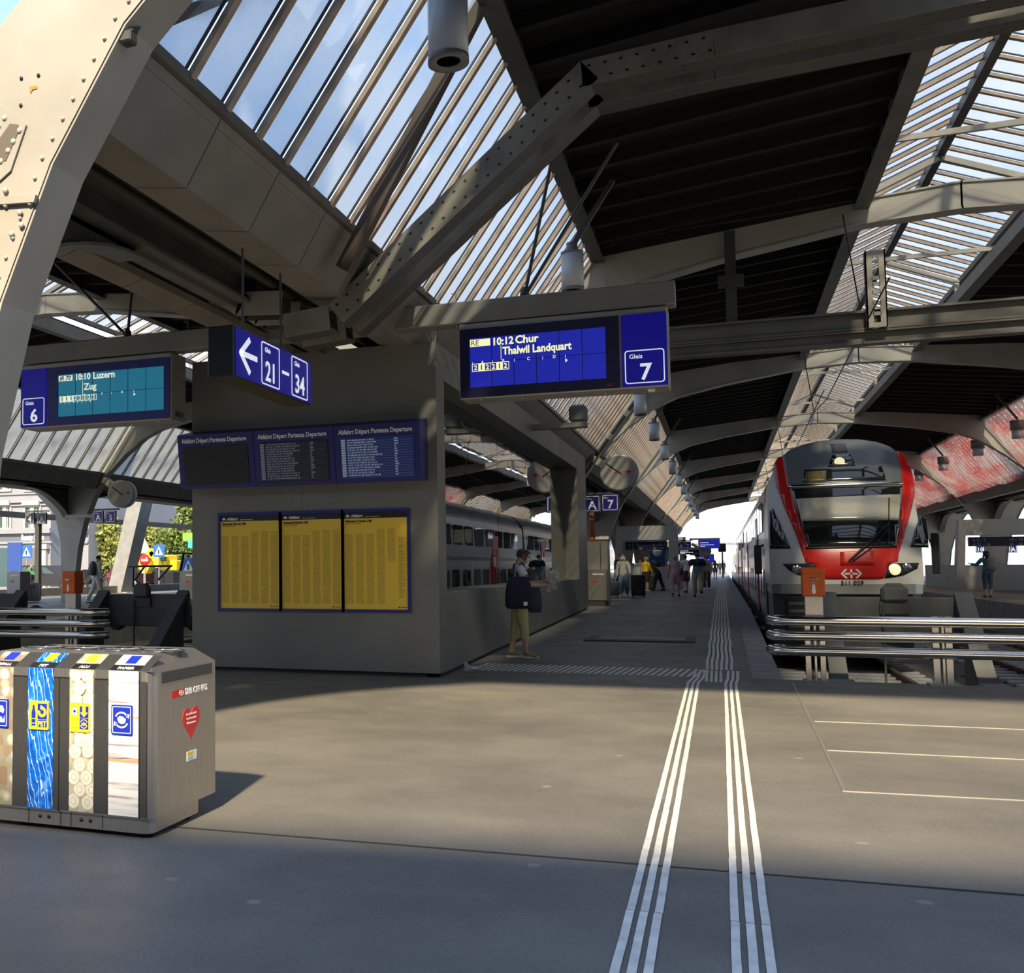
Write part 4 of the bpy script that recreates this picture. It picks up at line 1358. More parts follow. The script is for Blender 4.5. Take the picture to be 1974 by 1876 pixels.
# equipment box and glowing cream panel under the gutter
eq = thing('equipment_box', 'dark green grey equipment box with a side door, hung under the gutter', 'box', (-5.7, 12, 4.6))
a, b, c = at(400, 515, y=11.2), at(484, 575, y=11.2), at(484, 530, y=11.2)
MB().cbox(a.x, c.x, 11.2, 12.2, b.z, a.z + .02, .015).build('housing', mat('box_green_grey', (.05, .062, .06), .45), eq)
MB().box(c.x, c.x + .012, 11.3, 12.1, b.z + .05, a.z - .05).build('door', mat('box_door', (.062, .075, .072), .45), eq)
MB().tube([((a.x + c.x) / 2, 11.7, a.z), ((a.x + c.x) / 2, 11.7, 4.95)], .03, 8).build('hanger', M_STEELD, eq)
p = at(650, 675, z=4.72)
lp = thing('glow_panel', 'small square cream panel above the kiosk front, caught light put in as glow', 'light', (p.x, p.y, 4.72))  # not a lamp: the plate's glow stands in for light falling on it
MB().cbox(p.x - .28, p.x + .28, p.y - .28, p.y + .28, 4.72, 4.76, .008).build('plate', mat('cream_panel_glow', (.75, .68, .55), .5, emit=(1, .9, .7), estr=.55), lp)  # emission stands in for light falling on the plate, no lamp here
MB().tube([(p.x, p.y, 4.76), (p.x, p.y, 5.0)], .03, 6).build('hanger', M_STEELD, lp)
# ------------------------------------------------------------------ double deck train on the right
M_TW = mat('train_white', (.70, .68, .62), .22, var=.04, vscale=1)
M_TSIDE = mat('train_side_grey', (.42, .43, .44), .2, metal=.2, var=.05, vscale=.5)
M_TGREY = mat('train_roof_grey', (.16, .18, .19), .25, var=.06, vscale=1)
M_TRED = mat('train_red', (.62, .018, .014), .22)
M_TSKIRT = mat('train_skirt', (.075, .085, .095), .4, var=.15, vscale=3)
M_TGLASS = mat('train_glass', (.012, .016, .016), .03, spec=1.0)
M_WIND = mat('windscreen_glass', (.020, .022, .020), .04, spec=1.0)
M_TDARK = mat('train_dark_band', (.07, .075, .08), .25)
TX, TH, TY0 = 2.30, 1.39, 23.6
def nose_y(x, z):
    t = min(1.05, abs(x - TX) / TH)
    s = 0 if z < 1.2 else .26 * (z - 1.2) ** 1.75
    return TY0 + s + .42 * t ** 3.4
def on_nose(px, py):
    y = TY0
    for _ in range(12):
        p = at(px, py, y=y); y = nose_y(p.x, p.z)
    return p
def half_w(z):
    pts = [(.2, 1.30), (.6, 1.38), (2.0, 1.39), (2.8, 1.37), (3.3, 1.30), (3.62, 1.16), (3.85, .92), (3.98, .60), (4.05, .0)]
    for (a, b), (c, d) in zip(pts, pts[1:]):
        if a <= z <= c:
            return b + (d - b) * (z - a) / (c - a)
    return 0.02
train = thing('double_deck_train', 'white and red double deck train standing at the buffer stop', 'train', (TX, TY0, -.5))
# nose shell
mb = MB()
zs = [1.08 + (4.04 - 1.08) * (i / 44) ** .9 for i in range(45)]
nt_ = 40
vs = []
for z in zs:
    w_ = half_w(z)
    for j in range(nt_ + 1):
        t = -1 + 2 * j / nt_
        t = math.copysign(abs(t) ** .8, t)
        x = TX + t * w_
        vs.append((x, nose_y(x, z), z))
fs = [(i * (nt_ + 1) + j, i * (nt_ + 1) + j + 1, (i + 1) * (nt_ + 1) + j + 1, (i + 1) * (nt_ + 1) + j) for i in range(len(zs) - 1) for j in range(nt_)]
mb.add(vs, fs, 0, True)
# cab sides running back from the nose
for sgn in (0, nt_):
    v2 = []
    for i, z in enumerate(zs):
        a = vs[i * (nt_ + 1) + sgn]
        v2 += [a, (TX + (a[0] - TX), 26.6, z)]
    mb.add(v2, [(2 * i, 2 * i + 2, 2 * i + 3, 2 * i + 1) for i in range(len(zs) - 1)], 0, True)
mb.build('nose_shell', M_TW, train)
def panel(name, poly, m, eps, thick=.012, px=True, parent=train):
    P = [on_nose(*q) if px else Vector((q[0], 0, q[1])) for q in poly]
    b = bmesh.new()
    f = b.faces.new([b.verts.new((p.x, 0, p.z)) for p in P])
    xs = [p.x for p in P]; zz = [p.z for p in P]
    for ax, lo, hi in ((0, min(xs), max(xs)), (2, min(zz), max(zz))):
        k = lo + .09
        while k < hi - .01:
            no = (1, 0, 0) if ax == 0 else (0, 0, 1)
            co = (k, 0, 0) if ax == 0 else (0, 0, k)
            bmesh.ops.bisect_plane(b, geom=b.verts[:] + b.edges[:] + b.faces[:], plane_co=co, plane_no=no)
            k += .09
    bmesh.ops.triangulate(b, faces=b.faces[:])
    for v in b.verts:
        v.co.y = nose_y(v.co.x, v.co.z) - eps
    r = bmesh.ops.extrude_face_region(b, geom=b.faces[:])
    for v in r['geom']:
        if isinstance(v, bmesh.types.BMVert):
            v.co.y += thick + eps * .5
    bmesh.ops.recalc_face_normals(b, faces=b.faces)
    me = bpy.data.meshes.new(name); b.to_mesh(me); b.free()
    me.materials.append(m)
    for p in me.polygons: p.use_smooth = abs(p.normal.y) > .15
    return link(name, me, parent)
panel('roof_dome', [(1508, 880), (1520, 869), (1545, 858), (1580, 850), (1615, 847), (1655, 847), (1690, 852), (1715, 861), (1727, 870), (1737, 906), (1739, 934), (1522, 940), (1515, 912)], M_TGREY, .006)
panel('red_mask', [(1500, 882), (1491, 896), (1492, 912), (1497, 938), (1512, 979), (1534, 1030), (1553, 1085), (1569, 1086), (1579, 1116), (1600, 1117), (1694, 1117), (1704, 1115), (1713, 1086), (1731, 1083), (1732, 1069), (1748, 1018), (1758, 979), (1763, 950), (1763, 928), (1755, 899), (1742, 875), (1727, 870), (1737, 906), (1739, 938), (1737, 992), (1727, 1054), (1642, 1056), (1557, 1057), (1552, 1037), (1537, 992), (1524, 947), (1515, 912), (1508, 880)], M_TRED, .010)
ws = panel('windscreen', [(1525, 942), (1739, 936), (1737, 992), (1726, 1052), (1642, 1054), (1559, 1055), (1552, 1037), (1537, 992)], M_WIND, .012)
panel('screen_seal', [(1552, 1054), (1729, 1051), (1729, 1056), (1553, 1059)], M_BLACK, .016)
panel('sun_blind', [(1534, 962), (1736, 953), (1733, 1003), (1545, 1005)], mat('cream_blind', (.55, .52, .42), .12, spec=.8), .017, parent=ws)
panel('upper_window', [(1551, 906), (1699, 899), (1709, 926), (1547, 931)], M_TGLASS, .014)
panel('destination_display', [(1553, 909), (1593, 907), (1592, 929), (1550, 931)], mat('yellowish_display', (.14, .13, .05), .3), .020)
panel('lamp_window', [(1604, 878), (1638, 875), (1650, 898), (1596, 900)], M_TGLASS, .016)
panel('silver_bar', [(1520, 936), (1739, 929), (1739, 934), (1521, 941)], M_CHROME, .03)
panel('roof_hatch', [(1600, 856), (1630, 855), (1634, 872), (1605, 874)], M_TSKIRT, .010)
panel('cheek_window', [(1484, 984), (1490, 980), (1506, 1012), (1524, 1058), (1484, 1058)], M_TGLASS, .012)
panel('cheek_window', [(1773, 994), (1787, 1002), (1790, 1056), (1755, 1055), (1764, 1022)], M_TGLASS, .012)
hl = panel('headlight_housing', [(1508, 1087), (1569, 1086), (1578, 1115), (1560, 1113), (1540, 1109), (1520, 1099)], M_BLACK, .016)
hr = panel('headlight_housing', [(1713, 1086), (1772, 1085), (1768, 1096), (1742, 1109), (1722, 1113), (1705, 1115)], M_BLACK, .016)
panel('front_hatch', [(1619, 1064), (1686, 1062), (1685, 1090), (1620, 1091)], mat('train_red_hatch', (.60, .02, .015), .24), .014)
M_LAMPON = mat('headlight_on', (.8, .8, .7), .2, emit=(.75, .68, .36), estr=1.0)
def disc_on(px, py, rp, m, name, parent=train, t=.03):
    p = on_nose(px, py); r = rp / FPX * 22.5
    return MB().lathe([(r * 1.15, .0), (r * 1.15, -t * .6), (r, -t)], (p.x, p.y - .012, p.z), 16, 'y').build(name, m, parent)
disc_on(1536, 1097, 7, M_CHROME, 'headlight', hl); disc_on(1747, 1094, 7, M_CHROME, 'headlight', hr); disc_on(1724, 1098, 9, M_LAMPON, 'headlight', hr)
disc_on(1618, 891, 8, M_LAMPON, 'roof_headlight')
# emblem and number
p = on_nose(1641, 1106)
W_ = .38
mb = MB()
ey = nose_y(TX, p.z) - .022
def ep(pts):
    mb.prism([(p.x + a * W_, p.z + b * W_) for a, b in pts], 'y', ey, ey + .01)
ep([(-.30, -.045), (.30, -.045), (.30, .045), (-.30, .045)])
ep([(-.045, -.24), (.045, -.24), (.045, .24), (-.045, .24)])
for s in (1, -1):
    for v in (1, -1):
        ep([(s * .5, 0), (s * .38, 0), (s * .17, v * .24), (s * .29, v * .24)])
mb.build('emblem', mat('emblem_white', (.82, .82, .80), .4), train)
p = on_nose(1643, 1128)
text('511 029', .125, M_INK, train, (p.x, TY0 - .02, p.z), align='CENTER', bold=.002)
# wipers
mb = MB()
a, b, c = on_nose(1636, 1081), on_nose(1668, 1052), on_nose(1713, 1008)
off = Vector((0, -.07, 0))
mb.tube([a + off, b + off, c + off], .018, 6); 
a2, b2 = on_nose(1643, 1081), on_nose(1712, 1020)
mb.tube([a2 + off, (a2 + b2) / 2 + off + Vector((.05, 0, -.04)), b2 + off], .014, 6)
mb.tube([on_nose(1713, 960) + off, on_nose(1712, 1050) + off], .011, 6)
mb.build('wiper', M_BLACK, train)
# lower front: bar, skirt, coupler recess, steps
mb = MB(); mb.prism([(TX - 1.36, TY0 + .42), (TX - 1.2, TY0 + .15), (TX - .6, TY0), (TX + .6, TY0), (TX + 1.2, TY0 + .15), (TX + 1.36, TY0 + .42), (TX + 1.36, 26.5), (TX - 1.36, 26.5)], 'z', .90, 1.10)
mb.build('bumper_bar', mat('bumper_grey', (.40, .40, .39), .3, metal=.4), train)
mb = MB(); mb.prism([(TX - 1.34, TY0 + .5), (TX - 1.15, TY0 + .22), (TX - .6, TY0 + .1), (TX + .6, TY0 + .1), (TX + 1.15, TY0 + .22), (TX + 1.34, TY0 + .5), (TX + 1.34, 26.5), (TX - 1.34, 26.5)], 'z', -.35, .90)
mb.build('skirt', M_TSKIRT, train)
MB().box(TX - .8, TX + .8, TY0 - .01, TY0 + .3, .62, .86).build('coupler_recess', M_BLACK, train)
for s in (-1, 1):
    x0, x1 = (TX - 1.08, TX - .72) if s < 0 else (TX + .62, TX + 1.1)
    g = MB().cbox(x0 - .06, x1 + .06, TY0 - .02, TY0 + .3, -.02, .86, .03).build('vent_frame', M_BLACK, train)
    for k in range(5):
        MB().bar(((x0 + x1) / 2, TY0 - .035, .72 - k * .15), ((x0 + x1) / 2, TY0 - .035, .72 - k * .15 - .001), x1 - x0, .055, (0, 1, .6)).build('vent_slat', M_TSKIRT, g) if False else MB().box(x0, x1, TY0 - .04, TY0, .68 - k * .15, .74 - k * .15).build('vent_slat', M_TSKIRT, g)
mb = MB(); mb.tube([(TX - 1.5, TY0 + .35, 1.9), (TX - 1.62, TY0 + .3, 1.85), (TX - 1.62, TY0 + .3, 1.4)], .03, 6); mb.cbox(TX - 1.68, TX - 1.54, TY0 + .24, TY0 + .36, 1.3, 1.9, .02)
mb.build('mirror', M_BLACK, train)
mb = MB(); mb.tube([(TX + 1.5, TY0 + .35, 1.95), (TX + 1.62, TY0 + .3, 1.9), (TX + 1.62, TY0 + .3, 1.4)], .03, 6); mb.cbox(TX + 1.52, TX + 1.66, TY0 + .24, TY0 + .36, 1.3, 2.1, .02)
mb.build('mirror', M_BLACK, train)
def coach(root, xc, y0, y1, detail, side=-1):
    """one double deck car body with windows and doors on the side that shows"""
    sec = [(-1.34, -.35), (-1.36, .3), (-1.385, .5), (-1.385, 2.75), (-1.32, 3.25), (-1.12, 3.65), (-.8, 3.9), (-.4, 4.0), (0, 4.02)]
    sec = sec + [(-a, b) for a, b in sec[:-1][::-1]]
    def P(a, y): return [(xc + q[0], y, q[1]) for q in sec]
    mb = MB(); n = len(sec)
    v = P(0, y0) + P(0, y1)
    fs = [(i, i + 1, n + i + 1, n + i) for i in range(n - 1)]
    mb.add(v, [f for i, f in enumerate(fs)], 0, True)
    for i in range(n - 1):
        zc = (sec[i][1] + sec[i + 1][1]) / 2
        mb.m[i] = 2 if zc < .1 else (1 if zc > 3.4 else 0)
    mb.add(v, [tuple(range(n))[::-1], tuple(range(n, 2 * n)), (0, n, 2 * n - 1, n - 1)], 2)
    c = mb.build('car_body', [M_TSIDE, M_TGREY, M_TSKIRT], root)
    xs = xc + side * 1.388
    def win(ya, yb, za, zb, m=M_TGLASS, name='side_window', r=.09, t=.014, p=c):
        q = MB(); q.prism(rrect(ya, yb, za, zb, r), 'x', xs - side * .004, xs + side * t)
        return q.build(name, m, p)
    if not detail:
        win(y0 + .8, y1 - .8, 2.3, 2.95, r=.05); win(y0 + 4, y1 - 4, .85, 1.5, r=.05)
        return c
    win(y0 + .1, y1 - .1, 1.72, 1.86, M_TDARK, 'side_stripe', .01, .008)
    L_ = y1 - y0
    y = y0 + .7
    while y < y1 - 1.9:
        win(y, y + 1.45, 2.28, 2.98); y += 1.85
    for f in (.22, .72):
        yd = y0 + L_ * f
        win(yd - .75, yd + .75, .25, 2.75, M_TRED, 'door_portal', .05, .018)
        for s in (-1, 1):
            d = win(yd + s * .36 - .32, yd + s * .36 + .32, .28, 2.2, mat('door_red_dark', (.38, .02, .02), .25), 'door', .03, .03)
            q = MB(); q.prism(rrect(yd + s * .36 - .17, yd + s * .36 + .17, .75, 1.95, .08), 'x', xs + side * .03, xs + side * .036); q.build('door_window', M_TGLASS, d)
    y = y0 + .9
    while y < y1 - 1.5:
        if all(abs(y + .6 - (y0 + L_ * f)) > 1.55 for f in (.22, .72)):
            win(y, y + 1.2, .72, 1.38)
        y += 1.75
    return c
coach(train, TX, 26.6, 50.5, True); coach(train, TX, 51.2, 76, True); coach(train, TX, 76.7, 101.5, False); coach(train, TX, 102.2, 127, False)
for y in (50.5, 76, 101.5):
    MB().box(TX - 1.1, TX + 1.1, y, y + .7, .2, 3.5).build('gangway', M_BLACK, train)
for y in (29.5, 32.2, 45, 47.5, 55, 57.5):
    MB().lathe([(.02, -.07), (.40, -.07), (.44, 0), (.44, .06), (.02, .06)], (TX - .78, y, -.16), 18, 'x').build('wheel', M_RUST, train)
    MB().lathe([(.02, -.07), (.40, -.07), (.44, 0), (.44, .06), (.02, .06)], (TX + .78, y, -.16), 18, 'x').build('wheel', M_RUST, train)
for k in range(9):
    MB().box(TX - 1.62, TX - 1.36, 28.5 + k * 6, 29.6 + k * 6, -.12, -.08).build('step', M_EDGE, train)
# another train on the far side, seen through the stair portal
t2 = thing('double_deck_train', 'white double deck train at the neighbouring track, seen through the stair portal', 'train', (-10.05, 62, -.5))
coach(t2, -10.05, 60, 84.5, True, 1); coach(t2, -10.05, 85.2, 110, False, 1)

# ------------------------------------------------------------------ barriers and emergency posts
M_ORANGE = mat('orange_enamel', (.62, .10, .006), .35)
def barrier(x0, x1, bend0, bend1, posts, label, y=15.0):
    t = thing('tube_barrier', label, 'barrier', ((x0 + x1) / 2, y, 0), 'steel tube barriers at the track ends')
    for z in (.775, .585, .392):
        pts = []
        if bend0: 
            for i in range(7):
                a = PI / 2 * i / 6
                pts.append((x0 + .16 - .16 * math.sin(a) if False else x0 + .16 * (1 - math.sin(a)), y + .28 * math.cos(a), z))
            pts = [(x0 + .16, y + .30, z), (x0 + .05, y + .27, z), (x0 - .0, y + .17, z), (x0 + .03, y + .07, z), (x0 + .12, y + .015, z), (x0 + .3, y, z)]
        else: pts = [(x0, y, z)]
        if bend1: pts += [(x1 - .5, y, z), (x1 - .25, y + .03, z), (x1 - .06, y + .12, z), (x1, y + .22, z)]
        else: pts += [(x1, y, z)]
        MB().tube(pts, .064, 16).build('rail_tube', M_CHROME, t)
    for x in posts:
        mb = MB()
        for s in (-.07, .07):
            mb.box(x + s - .035, x + s + .035, y + .06, y + .12, .02, .84)
        mb.box(x - .012, x + .012, y + .02, y + .14, .02, .84)
        mb.box(x - .17, x + .17, y - .1, y + .2, 0, .025)
        for z in (.775, .585, .392): mb.box(x - .05, x + .05, y + .03, y + .09, z - .05, z + .05)
        mb.build('post', M_STAIN, t)
barrier(.56, 7.9, True, False, (2.48, 4.4, 6.3), 'polished three tube barrier in front of the train buffers')
barrier(-18.2, -9.55, False, True, (-12.4, -14.6, -16.8), 'polished three tube barrier left of the kiosk, curving in at its end')
def emergency(x, y, label):
    t = thing('emergency_post', label, 'post', (x, y, 0), 'orange emergency switch posts')
    mb = MB(); mb.box(x - .15, x + .15, y - .1, y + .14, 0, .02)
    for s in (-.085, .085): mb.box(x + s - .03, x + s + .03, y - .02, y + .05, .02, .80)
    mb.box(x - .012, x + .012, y - .03, y + .06, .02, .80)
    mb.build('post_profile', M_STAIN, t)
    MB().cbox(x - .105, x + .105, y - .05, y + .12, .80, 1.09, .006).build('post_casing', M_STAIN, t)
    b = MB().cbox(x - .13, x + .13, y - .12, y + .14, 1.09, 1.46, .012).build('switch_box', M_ORANGE, t)
    MB().box(x - .13, x + .13, y - .124, y - .118, 1.375, 1.38).build('lid_joint', mat('orange_dark', (.3, .05, .004), .4), b)
    mb = MB(); mb.cbox(x - .045, x + .045, y - .145, y - .12, 1.295, 1.325, .006); mb.build('handle', M_CHROME, b)
    mb = MB(); mb.prism([(x - .016, 1.24), (x + .014, 1.24), (x + .018, 1.18), (x + .026, 1.16), (x + .016, 1.125), (x - .01, 1.12), (x - .024, 1.15), (x - .02, 1.19)], 'y', y - .124, y - .12)
    mb.lathe([(.009, -.004), (.009, 0)], (x, y - .12, 1.265), 8, 'y')
    mb.build('hand_symbol', M_LETTER, b)
    return t
emergency(1.075, 15.12, 'orange emergency switch box on a steel post in front of the train')
emergency(-10.2, 15.12, 'orange emergency switch box on a steel post left of the kiosk')

# ------------------------------------------------------------------ buffer stops
M_BUF = mat('buffer_paint', (.075, .08, .082), .55, var=.2, vscale=4)
M_BUFC = mat('buffer_concrete', (.20, .195, .18), .8, var=.3, vscale=5)
def buffer(xc, y, label, lampx=True):
    t = thing('buffer_stop', label, 'buffer stop', (xc, y, -.7), 'steel buffer stops')
    MB().cbox(xc - .95, xc + .95, y, y + .12, .42, 1.02, .015).build('cross_plate', M_BUF, t)
    MB().box(xc - .95, xc + .95, y - .006, y, .70, .715).build('plate_joint', M_STEELD, t)
    for s in (-1, 1):
        mb = MB(); x = xc + s * .85
        mb.bar((x, y + .05, 1.06), (x, y - 1.55, -.32), .22, .09, (0, .65, .75))
        mb.build('strut', M_BUF, t)
        MB().prism([(y - .02, 1.0), (y - .02, -.7), (y - 1.25, -.7), (y - 1.25, -.15)], 'x', x - .03, x + .03).build('side_plate', M_BUF, t)
        MB().cbox(x - .16, x + .16, y - 1.9, y - 1.45, -.72, -.02, .02).build('foot_block', M_BUFC, t)
        mb = MB(); mb.box(x - .06, x + .06, y + .1, y + .5, .45, .62); mb.lathe([(.02, .02), (.22, 0), (.24, -.05), (.02, -.05)], (x, y + .55, .54), 14, 'y'); mb.build('buffer_head', M_BUF, t)
    mb = MB(); mb.box(xc - .95, xc + .95, y - 1.5, y - 1.4, -.42, -.30); mb.build('tie_bar', M_RUST, t)
    if lampx:
        l = MB().cbox(xc - .17, xc + .17, y - .10, y + .06, .95, 1.18, .04).build('lamp_box', M_BUF, t)
        MB().prism([(xc - .13, 1.16), (xc - .09, 1.22), (xc + .09, 1.22), (xc + .13, 1.16)], 'y', y - .08, y + .04).build('lamp_hood', M_BUF, l)
        MB().box(xc - .19, xc + .19, y - .04, y + .02, .78, .96).build('lamp_bracket', M_STEELD, t)
        MB().tube([(xc - .15, y - .05, .9), (xc - .15, y - .05, -.7)], .018, 6).build('cable_pipe', M_STEELD, t)
buffer(2.26, 17.2, 'dark steel buffer stop with a lamp box in front of the train')
buffer(6.1, 17.2, 'dark steel buffer stop at the right picture edge', False)
buffer(-10.05, 17.2, 'dark steel buffer stop with a lamp box beside the kiosk')
buffer(-13.65, 17.2, 'dark steel buffer stop behind the left barrier', False)
# pale rubbish area on the track bed
for k, (x, y, sx, sy) in enumerate(((5.2, 18.3, 1.3, .9), (3.1, 19.0, .8, .9), (-10.0, 19.5, .9, .6))):
    mb = MB()
    vs = [(x + sx * math.cos(a) * random.uniform(.7, 1), y + sy * math.sin(a) * random.uniform(.7, 1), -.715 + .03) for a in [2 * PI * i / 14 for i in range(14)]]
    mb.add(vs + [(v[0], v[1], -.73) for v in vs], [tuple(range(14))] + [(i, (i + 1) % 14, 14 + (i + 1) % 14, 14 + i) for i in range(14)])
    tag(mb.build('sand_patch', mat('pale_sand', (.42, .40, .36), .9, var=.3, vscale=12), None), ['pale sand patch on the track bed behind the right barrier', 'pale sand patch under the train buffer stop', 'pale sand patch seen through the left buffer stop'][k], 'sand')
# ------------------------------------------------------------------ recycling station
BX0, BX1, BYF, BYB = -4.20, -2.95, 5.16, 5.94
bn = thing('recycling_station', 'stainless recycling station with four printed bands, on the floor at the lower left', 'bin', (-3.55, 5.55, 0))
M_BIN = mat('bin_steel', (.50, .47, .43), .36, metal=.9, var=.10, vscale=5, stretch=(30, 30, 1))
M_BIND = mat('bin_steel_dark', (.10, .10, .10), .38, metal=.6, var=.12, vscale=10, stretch=(30, 30, 1))
def decal(name, kind):
    m = bpy.data.materials.new(name); m.use_nodes = True
    t = m.node_tree; L = t.links.new; p = t.nodes['Principled BSDF']; p.inputs['Roughness'].default_value = .4
    co = t.nodes.new('ShaderNodeTexCoord')
    def mp(sc):
        q = t.nodes.new('ShaderNodeMapping'); q.inputs['Scale'].default_value = sc; L(co.outputs['Object'], q.inputs[0]); return q.outputs[0]
    def ns(v, sc, det=6, dist=0):
        n = t.nodes.new('ShaderNodeTexNoise'); n.inputs['Scale'].default_value = sc; n.inputs['Detail'].default_value = det; n.inputs['Distortion'].default_value = dist; L(v, n.inputs['Vector']); return n.outputs
    def rp(src, stops, interp='LINEAR'):
        r = t.nodes.new('ShaderNodeValToRGB'); r.color_ramp.interpolation = interp
        els = r.color_ramp.elements
        els[0].position, els[0].color = stops[0][0], (*stops[0][1], 1); els[1].position, els[1].color = stops[-1][0], (*stops[-1][1], 1)
        for q, c in stops[1:-1]:
            e = els.new(q); e.color = (*c, 1)
        L(src, r.inputs[0]); return r.outputs[0]
    def mx(f, a, b):
        n = t.nodes.new('ShaderNodeMixRGB'); L(f, n.inputs[0]); L(a, n.inputs[1]); L(b, n.inputs[2]); return n.outputs[0]
    if kind == 'pet':
        a = rp(ns(mp((1, 1, .8)), 16, 8, 1.2)[0], [(.30, (.0, .05, .30)), (.46, (.0, .12, .62)), (.60, (.01, .20, .80)), (.70, (.15, .45, .95)), (.80, (.75, .88, 1.0))])
        w = t.nodes.new('ShaderNodeTexWave'); w.bands_direction = 'DIAGONAL'; w.inputs['Scale'].default_value = 7; w.inputs['Distortion'].default_value = 9; w.inputs['Detail'].default_value = 3; L(mp((3, 1, .7)), w.inputs['Vector'])
        f = rp(w.outputs[1], [(.93, (0, 0, 0)), (.99, (.8, .8, .8))])
        wh = t.nodes.new('ShaderNodeRGB'); wh.outputs[0].default_value = (.75, .88, 1, 1)
        c = mx(f, a, wh.outputs[0])
    elif kind == 'paper':
        w = ns(mp((.9, 1, 16)), 2.2, 5, .4)[0]
        a = rp(w, [(.28, (.16, .14, .16)), (.38, (.60, .58, .60)), (.48, (.84, .84, .82)), (.60, (.88, .88, .86)), (.74, (.70, .72, .66))])
        n2 = ns(mp((1.2, 1, 9)), 3.1, 3)[1]
        f = rp(ns(mp((.5, 1, 7)), 2.6, 2)[0], [(.63, (0, 0, 0)), (.68, (.8, .8, .8))])
        c = mx(f, a, rp(ns(mp((1, 1, 5)), 2, 2)[0], [(.35, (.75, .55, .05)), (.5, (.80, .25, .03)), (.62, (.30, .30, .55))]))
    else:
        v = t.nodes.new('ShaderNodeTexVoronoi'); v.inputs['Scale'].default_value = 13; L(co.outputs['Object'], v.inputs['Vector'])
        a = rp(v.outputs['Color'], [(.2, (.55, .50, .38)), (.4, (.75, .62, .40)), (.55, (.55, .25, .08)), (.7, (.50, .58, .35)), (.85, (.80, .78, .70))])
        f = rp(v.outputs['Distance'], [(.18, (.0, .0, .0)), (.5, (.75, .75, .75))])
        k = t.nodes.new('ShaderNodeRGB'); k.outputs[0].default_value = (.16, .15, .12, 1)
        c = mx(f, a, k.outputs[0])
    L(c, p.inputs['Base Color'])
    return m
M_PET, M_PAP, M_GLS = decal('print_bottles', 'pet'), decal('print_paper', 'paper'), decal('print_glass', 'glass')
M_CANB = mat('print_can_side', (.45, .42, .30), .4, var=.35, vscale=9, stretch=(3, 1, 1))
M_CAN1 = mat('print_can_lid', (.74, .72, .60), .4, var=.1, vscale=20); M_CAN2 = mat('print_can_rim', (.50, .48, .36), .4); M_CAN3 = mat('print_can_lines', (.30, .28, .22), .5)
M_DBLUE = mat('label_blue', (.01, .03, .42), .4); M_DYEL = mat('label_yellow', (.86, .62, .02), .4); M_DWHITE = mat('label_white', (.86, .86, .86), .4)
ZT, ZB = .925, .115
# body with rounded front corners
def body_outline(x0, x1, y0, y1, r, n=6):
    pts = []
    for cx_, cy_, a0 in ((x1 - r, y0 + r, -90), ):
        pts += [(cx_ + r * math.cos(R(a0 + 90 * i / n)), cy_ + r * math.sin(R(a0 + 90 * i / n))) for i in range(n + 1)]
    pts += [(x1, y1), (x0, y1)]
    pts += [(x0 + r - r * math.cos(R(90 * i / n)) , y0 + r - r * math.sin(R(90 * i / n))) for i in range(n + 1)]
    return pts
MB().prism(body_outline(BX0, BX1, BYF, BYB, .07), 'z', ZB, ZT).build('body', M_BIN, bn)
MB().prism(body_outline(BX0 + .04, BX1 - .02, BYF + .02, BYB - .19, .07), 'z', .03, ZB).build('base', M_BIN, bn)
mb = MB()
for x in (-3.85, -3.35, -3.03):
    for y in (5.26, 5.7): mb.lathe([(.03, 0), (.035, .03)], (x, y, 0), 8)
mb.build('adjustable_foot', M_BLACK, bn)
# bevelled lid: front, right and back slopes round a flat top with four openings
zt = 1.005
bx = .10
mb = MB()
O_ = [(BX0, BYF, ZT), (BX1, BYF, ZT), (BX1, BYB, ZT), (BX0, BYB, ZT)]
I_ = [(BX0 + .1, BYF + .17, zt), (BX1 - .12, BYF + .17, zt), (BX1 - .12, BYB - .06, zt), (BX0 + .1, BYB - .06, zt)]
mb.add(O_ + I_, [(0, 1, 5, 4), (1, 2, 6, 5), (2, 3, 7, 6), (3, 0, 4, 7), (4, 5, 6, 7), (0, 3, 2, 1)])
lid = mb.build('lid', M_BIN, bn)
mids = [-3.13, -3.41, -3.69, -3.97]
for i, xm in enumerate(mids):
    c = (xm - .01, 5.60)
    mb = MB(); mb.lathe([(.145, .004), (.132, .007), (.118, -.0), (.07, -.05), (.01, -.055)], (c[0], c[1], zt), 24)
    mb.build('throw_in_dish', M_CHROME, lid)
# front: doors, bands, joints
yf = BYF - .004
mb = MB()
for x in (-3.56,): mb.box(x - .003, x + .003, yf - .001, BYF, ZB, ZT - .05)
mb.box(BX0, BX1 - .08, yf - .001, BYF, ZT - .052, ZT - .047); mb.box(BX1 - .082, BX1 - .078, yf - .001, BYF, ZB, ZT)
mb.build('door_joint', M_BLACK, bn)
def fslope(f):            # point on the front slope of the lid
    return (BYF + .17 * f, ZT + (zt - ZT) * f)
bands = [(-3.228, -3.035, 'paper', 'PAPIER'), (-3.488, -3.325, 'can', 'ALU'), (-3.775, -3.60, 'pet', 'PET'), (-4.06, -3.88, 'glass', 'ABFALL')]
dm = {'paper': M_PAP, 'pet': M_PET, 'glass': M_GLS, 'can': M_CANB}
darks = [(-3.035, -2.985), (-3.325, -3.228), (-3.60, -3.488), (-3.88, -3.775), (-4.2, -4.06)]
for a, b in darks:
    MB().box(a, b, yf + .001, BYF, ZB + .01, ZT - .055).build('dark_strip', M_BIND, bn)
nrm = Vector((0, -(zt - ZT), .17)).normalized()
uvec = Vector((0, .17, zt - ZT)).normalized()
